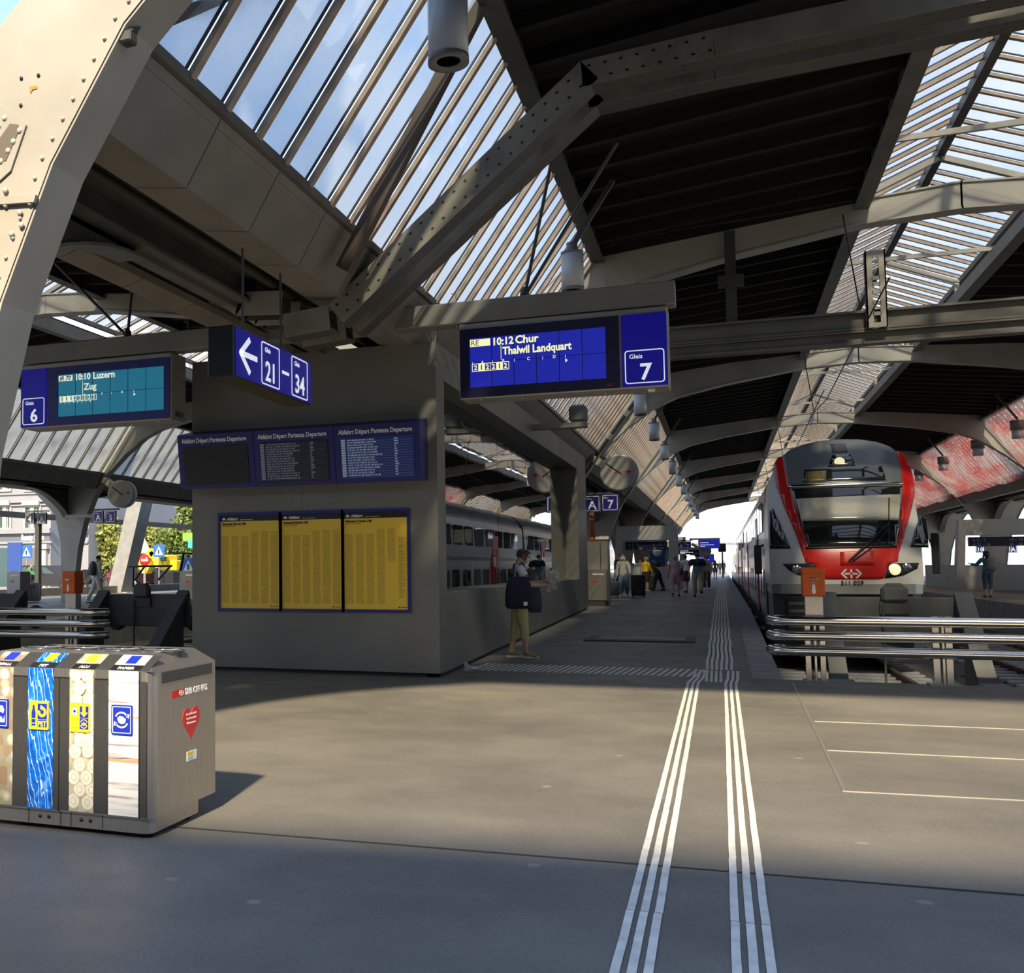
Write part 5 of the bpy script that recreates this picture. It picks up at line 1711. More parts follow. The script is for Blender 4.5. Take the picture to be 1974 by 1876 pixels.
for a, b, kind, word in bands:
    band = MB().box(a, b, yf - .002, BYF, ZB + .01, ZT + .0).build('printed_band', dm[kind], bn)
    if kind == 'can':
        r0 = .062
        k = 0
        pts = []
        for row in range(11):
            for col in range(2):
                pts.append((a + .04 + col * .085 + (row % 2) * .03 + random.uniform(-.01, .01), ZB + .06 + row * .073 + random.uniform(-.01, .01)))
        def clip(cx_, cz_, rx, rz, y):
            q = []
            for i in range(28):
                an = 2 * PI * i / 28
                q.append((min(b, max(a, cx_ + rx * math.cos(an))), min(ZT - .01, max(ZB + .01, cz_ + rz * math.sin(an)))))
            return q
        for i, (x, z) in enumerate(pts):
            yy = yf - .003 - .0003 * i
            for rr, m, dy in ((1.0, M_CAN2, 0), (.88, M_CAN1, .0001), (.45, M_CAN3, .0002), (.40, M_CAN1, .00025)):
                q = clip(x, z, .042 * rr, .045 * rr, 0)
                mm = MB(); mm.add([(u, yy - dy, v) for u, v in q], [tuple(range(28))]); o = mm.build('printed_can', m, band)
    # sloped sticker on the lid with its word
    y0_, z0_ = fslope(.16); y1_, z1_ = fslope(.92); ym, zm = fslope(.34)
    e_ = nrm * .003
    def sq(u0, u1, f0, f1, m, name, parent, lift=.003):
        (ya, za), (yb, zb) = fslope(f0), fslope(f1)
        e2 = nrm * lift
        mm = MB(); P = [Vector((u0, ya, za)), Vector((u1, ya, za)), Vector((u1, yb, zb)), Vector((u0, yb, zb))]
        mm.add([p + e2 for p in P] + P, [(0, 1, 2, 3), (0, 4, 5, 1), (1, 5, 6, 2), (2, 6, 7, 3), (3, 7, 4, 0)])
        return mm.build(name, m, parent)
    st = sq(a, b, .34, .92, {'paper': M_DWHITE, 'can': M_CANB, 'pet': M_PET, 'glass': M_GLS}[kind], 'lid_sticker', lid)
    sq((a + b) / 2 - .035, (a + b) / 2 + .035, .40, .86, M_DBLUE if kind in ('paper', 'glass') else M_DYEL, 'lid_symbol', lid, .005)
    sq(a, b, .03, .32, M_BLACK, 'word_strip', lid)
    ya, za = fslope(.07)
    P = Vector(((a + b) / 2, ya, za)) + nrm * .004
    text(word, .035, M_LETTER, lid, P, (1, 0, 0), uvec, bold=.0012, align='CENTER', depth=.0005)
    for da, db in [(b, b + .10 if kind != 'paper' else b + .055)]:
        sq(da, db, .03, .92, M_BIND, 'dark_strip', lid, .002)
    # square symbol label on the band
    c = (a + b) / 2 - .005; zc = .655; h = .068
    hv = .082
    lab = MB(); lab.prism(rrect(c - h, c + h, zc - hv, zc + hv, .008, 3), 'y', yf - .0125, yf - .002)
    lab = lab.build('symbol_label', M_DBLUE if kind in ('paper', 'glass') else M_DYEL, bn)
    ys = yf - .0135
    def flat(poly, m, name='symbol', dy=0):
        mm = MB(); mm.prism(poly, 'y', ys - .0006 - dy, ys + .001 - dy); return mm.build(name, m, lab)
    def ringp(x, z, r1, r2, a0, a1, n=20):
        o1 = [(x + r1 * math.cos(R(a0 + (a1 - a0) * i / n)), z + r1 * math.sin(R(a0 + (a1 - a0) * i / n))) for i in range(n + 1)]
        i1 = [(x + r2 * math.cos(R(a1 - (a1 - a0) * i / n)), z + r2 * math.sin(R(a1 - (a1 - a0) * i / n))) for i in range(n + 1)]
        return o1, i1
    def arc(x, z, r1, r2, a0, a1, m, dy=0, n=14):
        mm = MB()
        vs = []
        for i in range(n + 1):
            an = R(a0 + (a1 - a0) * i / n)
            for r_ in (r1, r2): vs.append((x + r_ * math.cos(an), ys - .0006 - dy, z + r_ * math.sin(an)))
        mm.add(vs, [(2 * i, 2 * i + 1, 2 * i + 3, 2 * i + 2) for i in range(n)])
        return mm.build('symbol', m, lab)
    if kind in ('paper', 'glass'):
        mm = MB(); ring_plate(mm, rrect(c - h + .008, c + h - .008, zc - hv + .008, zc + hv - .008, .006, 3), rrect(c - h + .012, c + h - .012, zc - hv + .012, zc + hv - .012, .004, 3), lambda u, v, d: (u, ys + d, v), .001)
        mm.build('symbol_frame', M_DWHITE, lab)
    if kind == 'paper':
        arc(c, zc, .046, .037, 20, 155, M_DWHITE); arc(c, zc, .046, .037, 200, 335, M_DWHITE)
        flat([(c + .026, zc + .030), (c + .052, zc + .034), (c + .046, zc + .008)], M_DWHITE); flat([(c - .026, zc - .030), (c - .052, zc - .034), (c - .046, zc - .008)], M_DWHITE)
        flat([(c - .028, zc + .008), (c - .012, zc + .022), (c + .008, zc + .018), (c + .028, zc + .004), (c + .022, zc - .016), (c + .002, zc - .024), (c - .02, zc - .014)], M_DWHITE)
    elif kind == 'glass':
        flat([(c - .02, zc + .045), (c + .03, zc + .045), (c + .042, zc + .02), (c + .035, zc), (c + .01, zc + .012), (c - .01, zc - .002), (c - .03, zc + .02)], M_DWHITE)
        flat([(c - .045, zc - .045), (c - .03, zc - .02), (c - .02, zc - .04), (c - .005, zc - .012), (c + .005, zc - .04), (c + .018, zc - .015), (c + .035, zc - .04), (c + .045, zc - .01), (c + .045, zc - .052), (c - .045, zc - .052)], M_DWHITE)
    elif kind == 'pet':
        flat([(c - .048, zc - .06), (c - .02, zc - .06), (c - .02, zc + .015), (c - .026, zc + .035), (c - .028, zc + .058), (c - .040, zc + .058), (c - .042, zc + .035), (c - .048, zc + .015)], M_DBLUE, 'bottle_symbol')
        flat([(c - .049, zc - .022), (c - .019, zc - .022), (c - .019, zc - .018), (c - .049, zc - .018)], M_DYEL, dy=.001); flat([(c - .049, zc - .048), (c - .019, zc - .048), (c - .019, zc - .044), (c - .049, zc - .044)], M_DYEL, dy=.001)
        flat([(c - .006, zc - .022), (c + .058, zc - .022), (c + .058, zc + .068), (c - .006, zc + .068)], M_DBLUE)
        arc(c + .026, zc + .020, .030, .013, -200, 110, M_DYEL, .001); flat([(c + .016, zc + .06), (c + .036, zc + .048), (c + .012, zc + .034)], M_DYEL, dy=.0012)
        flat([(c - .006, zc - .066), (c + .058, zc - .066), (c + .058, zc - .026), (c - .006, zc - .026)], M_DBLUE)
        text('PET', .040, M_DYEL, lab, (c + .026, ys - .001, zc - .061), bold=.0015, align='CENTER', width=.058, depth=.0006)
    else:
        flat([(c - .056, zc - .058), (c - .012, zc - .058), (c - .012, zc + .035), (c - .056, zc + .035)], M_CAN3, 'can_symbol'); flat([(c - .0545, zc - .0565), (c - .0135, zc - .0565), (c - .0135, zc + .034), (c - .0545, zc + .034)], M_DYEL, dy=.0007)
        arc(c - .034, zc + .035, .022, .0, 0, 360, M_DBLUE, .001); arc(c - .034, zc + .035, .020, .009, 0, 360, M_DWHITE, .0012)
        flat([(c, zc + .0), (c + .058, zc + .0), (c + .058, zc + .064), (c, zc + .064)], M_DBLUE); flat([(c + .018, zc + .064), (c + .04, zc + .064), (c + .04, zc + .03), (c + .055, zc + .03), (c + .029, zc + .003), (c + .003, zc + .03), (c + .018, zc + .03)], M_DYEL, dy=.001)
        flat([(c, zc - .064), (c + .058, zc - .064), (c + .058, zc - .003), (c, zc - .003)], M_DBLUE)
        arc(c + .029, zc - .034, .026, .021, 20, 160, M_DYEL, .001); arc(c + .029, zc - .034, .026, .021, 200, 340, M_DYEL, .001)
        text('alu', .028, M_DYEL, lab, (c + .029, ys - .001, zc - .043), bold=.0015, align='CENTER', depth=.0006)
# base details
mb = MB()
for x in (-3.70, -3.64, -3.42, -3.36):
    mb.lathe([(.012, -.002), (.012, .002)], (x, BYF + .019, .075), 10, 'y')
o = mb.build('bolt_hole', M_BLACK, bn); o['kind'] = 'stuff'
for x in (-3.78, -3.56, -3.49, -3.28):
    MB().box(x - .002, x + .002, BYF + .016, BYF + .02, .035, .112).build('base_joint', M_BIND, bn)
# right side: recessed strip, marks
xr = BX1
MB().box(xr - .004, xr + .003, BYF + .10, BYB - .05, ZT - .075, ZT - .012).build('side_strip', M_BIND, bn)
sx = xr + .003
def sp(poly, m, name, t=.0015): 
    mm = MB(); mm.prism(poly, 'x', xr, xr + t); return mm.build(name, m, bn)
lg = sp([(5.385, .752), (5.535, .752), (5.535, .795), (5.385, .795)], M_TRED, 'operator_mark')
mb = MB(); cy0, cz0, w0 = 5.497, .7735, .062
def ep2(pts): mb.prism([(cy0 + a * w0, cz0 + b * w0) for a, b in pts], 'x', xr + .0015, xr + .003)
ep2([(-.30, -.05), (.30, -.05), (.30, .05), (-.30, .05)]); ep2([(-.05, -.24), (.05, -.24), (.05, .24), (-.05, .24)])
for s in (1, -1):
    for v in (1, -1): ep2([(s * .5, 0), (s * .38, 0), (s * .17, v * .24), (s * .29, v * .24)])
mb.build('emblem', M_DWHITE, lg)
text('SBB CFF FFS', .052, M_DWHITE, bn, (xr + .001, 5.545, .756), (0, 1, 0), (0, 0, 1), bold=.001, width=.285, depth=.001)
hp = []
for i in range(40):
    a = 2 * PI * i / 40
    hx = 16 * math.sin(a) ** 3; hz = 13 * math.cos(a) - 5 * math.cos(2 * a) - 2 * math.cos(3 * a) - math.cos(4 * a)
    hp.append((5.62 + hx * .0068, .595 + hz * .0068))
ht = sp(hp, mat('heart_red', (.70, .03, .03), .4), 'heart_sticker')
for k, s in enumerate(('Herzlichen Dank', 'fürs Mitmachen!', 'Mille remerciements')):
    text(s, .019, M_DWHITE, ht, (xr + .002, 5.62, .632 - k * .026), (0, 1, 0), (0, 0, 1), align='CENTER', depth=.0005, width=.13 - .01 * k)
st = sp([(5.565, .365), (5.69, .365), (5.69, .42), (5.565, .42)], M_DWHITE, 'small_sticker')
mm = MB(); mm.prism([(5.57, .395), (5.64, .395), (5.64, .417), (5.57, .417)], 'x', xr + .0015, xr + .002); mm.build('sticker_field', M_DYEL, st)
mm = MB(); mm.prism([(5.575, .37), (5.64, .37), (5.64, .388), (5.575, .388)], 'x', xr + .0015, xr + .002); mm.build('sticker_field', mat('pale_teal', (.4, .6, .6), .5), st)
# ------------------------------------------------------------------ people
SKIN = mat('skin', (.50, .30, .21), .55)
def cloth(name, c): return mat('cloth_' + name, c, .85, var=.12, vscale=12)
def skin_mesh(verts, edges, radii):
    me = bpy.data.meshes.new('figure'); me.from_pydata(verts, edges, [])
    o = bpy.data.objects.new('figure', me); COL.objects.link(o)
    md = o.modifiers.new('s', 'SKIN'); md.use_smooth_shade = True; md.branch_smoothing = .6
    sd = me.skin_vertices[0].data
    for i, r in enumerate(radii):
        sd[i].radius = r if isinstance(r, tuple) else (r, r)
    sd[0].use_root = True
    ss = o.modifiers.new('d', 'SUBSURF'); ss.levels = 2; ss.render_levels = 2
    dg = bpy.context.evaluated_depsgraph_get()
    out_ = bpy.data.meshes.new_from_object(o.evaluated_get(dg))
    COL.objects.unlink(o); bpy.data.objects.remove(o)
    return out_
def person(label, pos, face, H, garments, hair, pose=None, group=None, skin=None, mask=False, glasses=False):
    """garments: list of (name, material, {segment: (t0, t1)}, thickness); pose: joint angles in degrees"""
    p = dict(lean=0, head=0, turn=0, rl=(0, 0), ll=(0, 0), ra=(4, 6, 12), la=(4, 6, 12), wide=1.0)
    p.update(pose or {})
    V, E_, RD, SEG = [], [], [], []
    def v(co, r): V.append(Vector(co)); RD.append(r); return len(V) - 1
    def e(a, b, s): E_.append((a, b)); SEG.append((a, b, s))
    w = p['wide']
    ln = R(p['lean'])
    def up(x, d, y=0):           # point of the upper body, d above the pelvis
        return (x, math.sin(ln) * d + y * math.cos(ln), .95 + math.cos(ln) * d - y * math.sin(ln))
    pel = v((0, 0, .95), (.155 * w, .115 * w)); wai = v(up(0, .15), (.135 * w, .10 * w)); che = v(up(0, .36), (.150 * w, .105 * w))
    nb = v(up(0, .50), (.075, .065)); nk = v(up(0, .555, .01), (.060, .060))
    e(pel, wai, 'belly'); e(wai, che, 'chest'); e(che, nb, 'chest'); e(nb, nk, 'neck')
    ha = ln + R(p['head'])
    base = Vector(up(0, .545, .01)); tu = R(p['turn'])
    def hd(d, y):
        q = Vector((0, math.sin(ha) * d + y * math.cos(ha), math.cos(ha) * d - y * math.sin(ha)))
        q = Matrix.Rotation(tu, 3, 'Z') @ q
        return base + q
    j = v(hd(.07, .025), (.070, .080)); hm = v(hd(.135, .02), (.088, .106)); cr = v(hd(.205, .005), (.070, .088))
    e(nk, j, 'head'); e(j, hm, 'head'); e(hm, cr, 'head')
    hands = []
    for sx, A in ((1, p['ra']), (-1, p['la'])):
        fw, outw, el = R(A[0]), R(A[1]), R(A[2])
        inw = R(A[3]) if len(A) > 3 else 0
        s0 = Vector(up(sx * .175 * w, .455)); 
        def dirv(f, o_): return Vector((sx * math.sin(o_), math.sin(f) * math.cos(o_), -math.cos(f) * math.cos(o_)))
        d1 = dirv(fw, outw); d2 = dirv(fw + el, outw * .4 - inw)
        el_ = s0 + d1 * .29; wr = el_ + d2 * .245; hn = wr + d2 * .085
        s = v(s0, (.062, .062)); q1 = v(s0 + d1 * .14, (.052, .052)); q2 = v(el_, (.042, .042)); q3 = v(el_ + d2 * .12, (.038, .038)); q4 = v(wr, (.026, .022)); q5 = v(hn, (.034, .018))
        e(che, s, 'shoulder'); e(s, q1, 'uparm'); e(q1, q2, 'uparm2'); e(q2, q3, 'forearm'); e(q3, q4, 'forearm2'); e(q4, q5, 'hand')
        hands.append((hn, d2, sx))
    feet = []
    for sx, A in ((1, p['rl']), (-1, p['ll'])):
        a, k = R(A[0]), R(A[1])
        h0 = Vector((sx * .095 * w, 0, .88))
        d1 = Vector((0, math.sin(a), -math.cos(a))); kn = h0 + d1 * .41
        d2 = Vector((0, math.sin(a - k), -math.cos(a - k))); an = kn + d2 * .40
        ft = a - k if k > 25 else 0
        fd = Vector((sx * .12, math.cos(ft), math.sin(ft))).normalized()
        if k > 25: fd = Vector((0, math.cos(a - k), math.sin(a - k)))
        lo = min(an.z - .07, 99)
        i0 = v(h0, (.098 * w, .10 * w)); i1 = v(h0 + d1 * .2, (.080, .085)); i2 = v(kn, (.058, .06)); i3 = v(kn + d2 * .15, (.056, .06)); i4 = v(an, (.036, .042)); i5 = v(an + fd * .07 + d2 * .035, (.040, .034)); i6 = v(an + fd * .165 + d2 * .045, (.036, .024)); i7 = v(an - fd * .03 + d2 * .04, (.034, .03))
        e(pel, i0, 'hip'); e(i0, i1, 'thigh'); e(i1, i2, 'thigh2'); e(i2, i3, 'shin'); e(i3, i4, 'shin2'); e(i4, i5, 'foot'); e(i5, i6, 'foot'); e(i4, i7, 'foot')
        feet.append((an, fd, d2))
    me = skin_mesh(V, E_, RD)
    # rest the lowest sole on the floor
    zmin = min(q.co.z for q in me.vertices) - .012
    sc = H / 1.75
    M = Matrix.Translation(pos) @ Matrix.Rotation(face, 4, 'Z') @ Matrix.Scale(sc, 4) @ Matrix.Translation((0, 0, -zmin))
    root = thing('person', label, 'person', tuple(pos), group)
    # nearest segment of every face
    segs = [(V[a], V[b], n, max((RD[a][0] if isinstance(RD[a], tuple) else RD[a]), .02)) for a, b, n in SEG]
    info = []
    for f in me.polygons:
        c = f.center; best = (9, None, 0)
        for a, b, n, r in segs:
            d = b - a; t = max(0, min(1, (c - a).dot(d) / d.length_squared)); dist = (c - (a + d * t)).length
            if n in ('hip',): dist += .02
            if n == 'shoulder': dist += .0
            if dist < best[0]: best = (dist, n, t)
        info.append((best[1], best[2]))
    vn = [q.normal.copy() for q in me.vertices]
    def garment(name, m, sel, th, hem=.0):
        keep = [f for f, (n, t) in zip(me.polygons, info) if n in sel and sel[n][0] <= t <= sel[n][1]]
        if not keep: return
        idx = {}; vs = []; fs = []
        for f in keep:
            q = []
            for i in f.vertices:
                if i not in idx:
                    idx[i] = len(vs); vs.append(M @ (me.vertices[i].co + vn[i] * th))
                q.append(idx[i])
            fs.append(q)
        mb = MB(); mb.add(vs, fs, 0, True)
        gm = bpy.data.meshes.new(name); gm.from_pydata(mb.v, [], mb.f); gm.materials.append(m)
        gm.polygons.foreach_set('use_smooth', [True] * len(mb.f))
        return link(name, gm, root)
    for g in garments: garment(*g)
    # hair from the skull
    hc = Vector(hd(.13, .02)); fwd = (Vector(hd(.13, .12)) - hc).normalized(); upv = (Vector(hd(.23, .02)) - hc).normalized()
    kind, hm_ = hair
    vs, fs, idx = [], [], {}
    lim = -.06 if kind != 'long' else -.11
    for f, (n, t) in zip(me.polygons, info):
        if n not in ('head', 'neck'): continue
        d = f.center - hc; a, b = d.dot(fwd), d.dot(upv)
        if (b > .048 and a < .10) or (a < .022 and b > lim):
            q = []
            for i in f.vertices:
                if i not in idx:
                    idx[i] = len(vs)
                    th = .014 if kind == 'short' else (.030 if kind != 'cap' else .014)
                    vs.append(M @ (me.vertices[i].co + vn[i] * th))
                q.append(idx[i])
            fs.append(q)
    hp_ = MB(); hp_.add(vs, fs, 0, True)
    if kind == 'long':
        hp_.tube([M @ (hc - fwd * .06 + upv * .05), M @ (hc - fwd * .085 - upv * .08), M @ (hc - fwd * .10 - upv * .22), M @ (hc - fwd * .09 - upv * .34)], [.07 * sc, .085 * sc, .07 * sc, .02 * sc], 10)
        for s in (1, -1):
            hp_.tube([M @ (hc + Vector((s * .07, .0, .02))), M @ (hc + Vector((s * .085, .02, -.12))), M @ (hc + Vector((s * .10, .06, -.27)))], [.03 * sc, .035 * sc, .015 * sc], 8)
    if kind == 'bun':
        hp_.ball(M @ (hc - fwd * .10 + upv * .06), .05 * sc, 10, 8)
    hm2 = bpy.data.meshes.new('hair'); hm2.from_pydata(hp_.v, [], hp_.f); hm2.materials.append(hm_)
    hm2.polygons.foreach_set('use_smooth', [True] * len(hp_.f))
    ho = link('hair' if kind != 'cap' else 'cap', hm2, root)
    if kind == 'cap':
        q = MB(); q.lathe([(.10 * sc, 0), (.10 * sc, .012 * sc)], M @ (hc + fwd * .09 + upv * .055), 12); q.build('peak', hm_, ho)
    # body: skin figure with face, ears and fingers
    b = MB()
    b.add([M @ q.co for q in me.vertices], [list(f.vertices) for f in me.polygons], 0, True)
    side = fwd.cross(upv)
    b.ball(M @ (hc + fwd * .108 - upv * .022), .014 * sc, 8, 6, 0, (1, 1, 1.5))
    for s in (1, -1):
        b.ball(M @ (hc + side * s * .090 - upv * .015), .02 * sc, 8, 6, 0, (.6, 1, 1.4))
        b.ball(M @ (hc + fwd * .096 + side * s * .032 + upv * .012), .010 * sc, 8, 6, 1)
    b.ball(M @ (hc + fwd * .098 - upv * .062), .014 * sc, 8, 5, 2, (1.4, 1, .5))
    for hn, d, sx in hands:
        sd = d.cross(Vector((0, 0, 1)))
        if sd.length < .3: sd = Vector((0, 1, 0))
        sd.normalize(); pal = sd.cross(d).normalized() * (-sx)
        for k in range(4):
            o_ = sd * (-.026 + .0175 * k); L_ = (.062, .075, .07, .055)[k]
            a0 = hn + o_; a1 = a0 + d * L_ * .55 + pal * .006; a2 = a1 + d * L_ * .38 + pal * .028
            b.tube([M @ a0, M @ a1, M @ a2], [.0095 * sc, .009 * sc, .007 * sc], 6)
        t0 = hn - d * .05 + sd * .03
        b.tube([M @ t0, M @ (t0 + sd * .022 + d * .035 + pal * .01), M @ (t0 + sd * .016 + d * .062 + pal * .024)], [.012 * sc, .010 * sc, .007 * sc], 6)
    sk = skin or SKIN
    b.build('body', [sk, M_BLACK, mat('lips', (.42, .18, .15), .5)], root)
    if mask:
        q = MB()
        vs = [];
        for i in range(7):
            a = R(-62 + 124 * i / 6)
            for u, r_ in ((.0, .112), (-.045, .120), (-.09, .10)):
                vs.append(M @ (hc + fwd * math.cos(a) * r_ + side * math.sin(a) * (r_ - .012) + upv * (u - .005)))
        q.add(vs, [(3 * i + k, 3 * i + k + 1, 3 * i + 4 + k, 3 * i + 3 + k) for i in range(6) for k in range(2)], 0, True)
        q.build('face_mask', mat('mask_blue', (.48, .62, .70), .8), root)
    # soles
    for an, fd, d2 in feet:
        q = MB(); n_ = 10
        if abs(d2.z) < .8: continue
        pr_ = []
        for i in range(n_):
            a = 2 * PI * i / n_
            pr_.append(an + fd * (.06 + .135 * math.cos(a)) + Vector((math.sin(a) * .045 * fd.y, 0, 0)))
        zlow = zmin + .012 - .012 if abs(an.z - .08 - zmin) < .06 else an.z - .085
        vs = [M @ Vector((t.x, t.y, zlow)) for t in pr_] + [M @ Vector((t.x, t.y, zlow + .03)) for t in pr_]
        q.add(vs, [tuple(range(n_))[::-1], tuple(range(n_, 2 * n_))] + [(i, (i + 1) % n_, n_ + (i + 1) % n_, n_ + i) for i in range(n_)])
        q.build('sole', mat('sole_white', (.6, .58, .52), .7) if mask or group is None else M_BLACK, root)
    root['_m'] = [x for r_ in M for x in r_]
    return root, M, dict(hc=hc, fwd=fwd, hands=hands)
FULLLEG = {'hip': (0, 1), 'belly': (0, .35), 'thigh': (0, 1), 'thigh2': (0, 1), 'shin': (0, 1), 'shin2': (0, .75)}
CROP = {'hip': (0, 1), 'belly': (0, .35), 'thigh': (0, 1), 'thigh2': (0, 1), 'shin': (0, 1), 'shin2': (0, .12)}
SHORTS = {'hip': (0, 1), 'belly': (0, .35), 'thigh': (0, 1), 'thigh2': (0, .75)}
TSHIRT = {'belly': (.0, 1), 'chest': (0, 1), 'shoulder': (0, 1), 'uparm': (0, .95), 'hip': (0, .3)}
LONGTOP = {'belly': (.0, 1), 'chest': (0, 1), 'shoulder': (0, 1), 'uparm': (0, 1), 'uparm2': (0, 1), 'forearm': (0, 1), 'forearm2': (0, .9), 'hip': (0, .3)}
SHOE = {'foot': (0, 1)}
H_BR, H_BK, H_BL, H_GR = mat('hair_brown', (.035, .02, .015), .5), mat('hair_black', (.012, .01, .009), .5), mat('hair_blond', (.34, .17, .07), .5), mat('hair_grey', (.16, .16, .16), .5)
def facing(dx, dy): return math.atan2(-dx, dy)
def gp(px, py): 
    z = 0.0
    for _ in range(5):
        q = at(px, py, z=z); z = floor_z(q.y)
    return q
M_NAVY = cloth('navy', (.012, .014, .035)); M_CBLACK = cloth('black', (.014, .014, .016))
# the woman reading by the kiosk
P0 = gp(1003, 1268)
P0.x = max(P0.x, -3.12)
W_, MW, IW = person('woman in white shirt and cropped lime trousers reading papers by the kiosk window', P0, facing(.93, .36), 1.77,
    [('shirt', cloth('white', (.62, .60, .62)), TSHIRT, .016), ('trousers', cloth('lime', (.44, .43, .20)), CROP, .018), ('shoe', cloth('olive_suede', (.30, .27, .13)), SHOE, .014)],
    ('hair', H_BR), dict(head=26, ra=(22, 4, 68, 14), la=(26, 4, 70, 14), rl=(7, 4), ll=(-7, 4), wide=.98), mask=True)
hl_, hr_ = [MW @ (h[0] + h[1] * .06) for h in IW['hands']]
pc = (hl_ + hr_) / 2 + Vector((.06, .02, .08))
pm = MB(); 
def sheet(c, r, u, w, h, t=.002):
    n = r.cross(u).normalized() * t
    q = [c - r * w / 2 - u * h / 2, c + r * w / 2 - u * h / 2, c + r * w / 2 + u * h / 2, c - r * w / 2 + u * h / 2]
    return [a - n for a in q] + [a + n for a in q], [(0, 3, 2, 1), (4, 5, 6, 7), (0, 1, 5, 4), (1, 2, 6, 5), (2, 3, 7, 6), (3, 0, 4, 7)]
pt = thing('brochure', 'folded printed brochure held by the woman by the kiosk', 'paper', tuple(pc))
vs, fs = sheet(pc + Vector((.0, -.04, .02)), Vector((.75, -.2, .5)).normalized(), Vector((-.35, .25, .85)).normalized(), .24, .24)
pm.add(vs, fs); pm.build('page', mat('brochure_print', (.50, .52, .47), .6, var=.5, vscale=16), pt)
vs, fs = sheet(pc + Vector((-.05, -.02, -.10)), Vector((.8, -.3, .35)).normalized(), Vector((-.2, .25, .9)).normalized(), .20, .20)
q = MB(); q.add(vs, fs); q.build('page', mat('brochure_print_two', (.42, .50, .46), .6, var=.5, vscale=16), pt)
def tote(label, c, r, u, w, h, d, m, straps=None, name='tote_bag', cat='bag', patch=None):
    t = thing(name, label, cat, tuple(c))
    n = r.cross(u).normalized()
    mb = MB(); rings = []
    prof = [(-.5, .80, .55), (-.42, 1.0, 1.0), (-.1, 1.02, 1.1), (.25, .92, .8), (.5, .74, .28)]
    k = 14
    vs = []
    for f, sw, sd in prof:
        for i in range(k):
            a = 2 * PI * i / k
            cx_, sx_ = math.cos(a), math.sin(a)
            vs.append(c + u * h * f + r * w / 2 * sw * math.copysign(abs(cx_) ** .55, cx_) + n * d / 2 * sd * math.copysign(abs(sx_) ** .7, sx_))
    fs = [(i * k + j, i * k + (j + 1) % k, (i + 1) * k + (j + 1) % k, (i + 1) * k + j) for i in range(len(prof) - 1) for j in range(k)]
    mb.add(vs, fs + [tuple(range(k))[::-1], tuple(range((len(prof) - 1) * k, len(prof) * k))], 0, True)
    mb.build('bag_body', m, t)
    for s in straps or []:
        MB().tube(s, .016, 6).build('strap', m, t)
    if patch:
        vs, fs = sheet(patch, r, u, .06, .06); q = MB(); q.add(vs, fs); q.build('patch', M_DWHITE, t)
    return t
def wpt(M, x, y, z): return M @ Vector((x, y, z))
sh = wpt(MW, .15, .02, 1.46)
rr = (wpt(MW, .2, 1, 1) - wpt(MW, .2, 0, 1)).normalized()
bc = wpt(MW, .23, -.05, 1.02)
tote('dark navy tote bag with a white patch hung from the shoulder of the woman reading', bc, rr, Vector((.02, 0, 1)).normalized(), .42, .50, .13, M_NAVY,
     [[bc + rr * .10 + Vector((0, 0, .22)), wpt(MW, .18, .10, 1.36), sh + Vector((0, 0, .03)), wpt(MW, .12, -.06, 1.40), wpt(MW, .19, -.06, 1.28)], [bc - rr * .10 + Vector((0, 0, .22)), wpt(MW, .19, -.12, 1.34), wpt(MW, .10, -.09, 1.47)]], patch=bc + rr * .13 + Vector((-.01, -.085, -.17)))
bc2 = wpt(MW, -.06, .26, .90)
tote('soft dark blue bag hanging in front of the woman reading', bc2, rr, Vector((0, 0, 1)), .22, .40, .16, mat('cloth_slate', (.035, .045, .065), .8), [[bc2 + Vector((0, 0, .18)), wpt(MW, -.12, .18, 1.15), wpt(MW, -.16, .04, 1.46)]])

# people further along the platform
AW = facing(0, 1); TO = facing(0, -1)
grp = 'travellers walking on the platform'
pp = gp(1303, 1150)
_, m_, i_ = person('grey haired woman in pink blouse and pink shorts walking away', pp, AW, 1.62, [('blouse', cloth('pink', (.50, .32, .36)), LONGTOP, .022), ('shorts', cloth('rose', (.46, .25, .31)), SHORTS, .035), ('shoe', M_CBLACK, SHOE, .012)], ('hair', H_GR), dict(rl=(10, 8), ll=(-14, 10), ra=(-8, 14, 18), la=(8, 14, 18), wide=1.15), grp)
tote('black shoulder bag at the side of the woman in pink', wpt(m_, .26, -.05, 1.05), Vector((0, 1, 0)), Vector((0, 0, 1)), .25, .30, .10, M_CBLACK, [[wpt(m_, .26, -.05, 1.2), wpt(m_, .17, -.03, 1.5), wpt(m_, .1, -.12, 1.4)]], 'shoulder_bag')
pp = gp(1346, 1151)
_, m_, i_ = person('dark haired man in navy and grey blue shirt and khaki trousers walking away', pp, AW, 1.74, [('shirt', cloth('grey_blue', (.10, .15, .24)), {'belly': (0, 1), 'chest': (0, .55), 'hip': (0, .4)}, .035), ('shirt_yoke', M_NAVY, {'chest': (.5, 1), 'shoulder': (0, 1), 'uparm': (0, 1), 'uparm2': (0, .4)}, .036), ('trousers', cloth('khaki', (.33, .29, .21)), FULLLEG, .03), ('shoe', M_CBLACK, SHOE, .015)], ('short', H_BK), dict(rl=(-16, 30), ll=(12, 6), ra=(8, 16, 14), la=(-8, 16, 14), wide=1.22), grp)
pp = gp(1203, 1152)
_, mB, iB = person('blond woman with face mask, pale jumper and blue jeans pulling two suitcases', pp, facing(-.1, -1), 1.68, [('jumper', cloth('pale_grey', (.42, .42, .37)), LONGTOP, .026), ('jeans', cloth('denim', (.13, .22, .33)), FULLLEG, .022), ('shoe', M_DWHITE, SHOE, .014)], ('long', H_BL), dict(rl=(14, 6), ll=(-10, 14), ra=(-6, 12, 14), la=(10, 16, 20)), grp, mask=True)
pp = gp(1196, 1140)
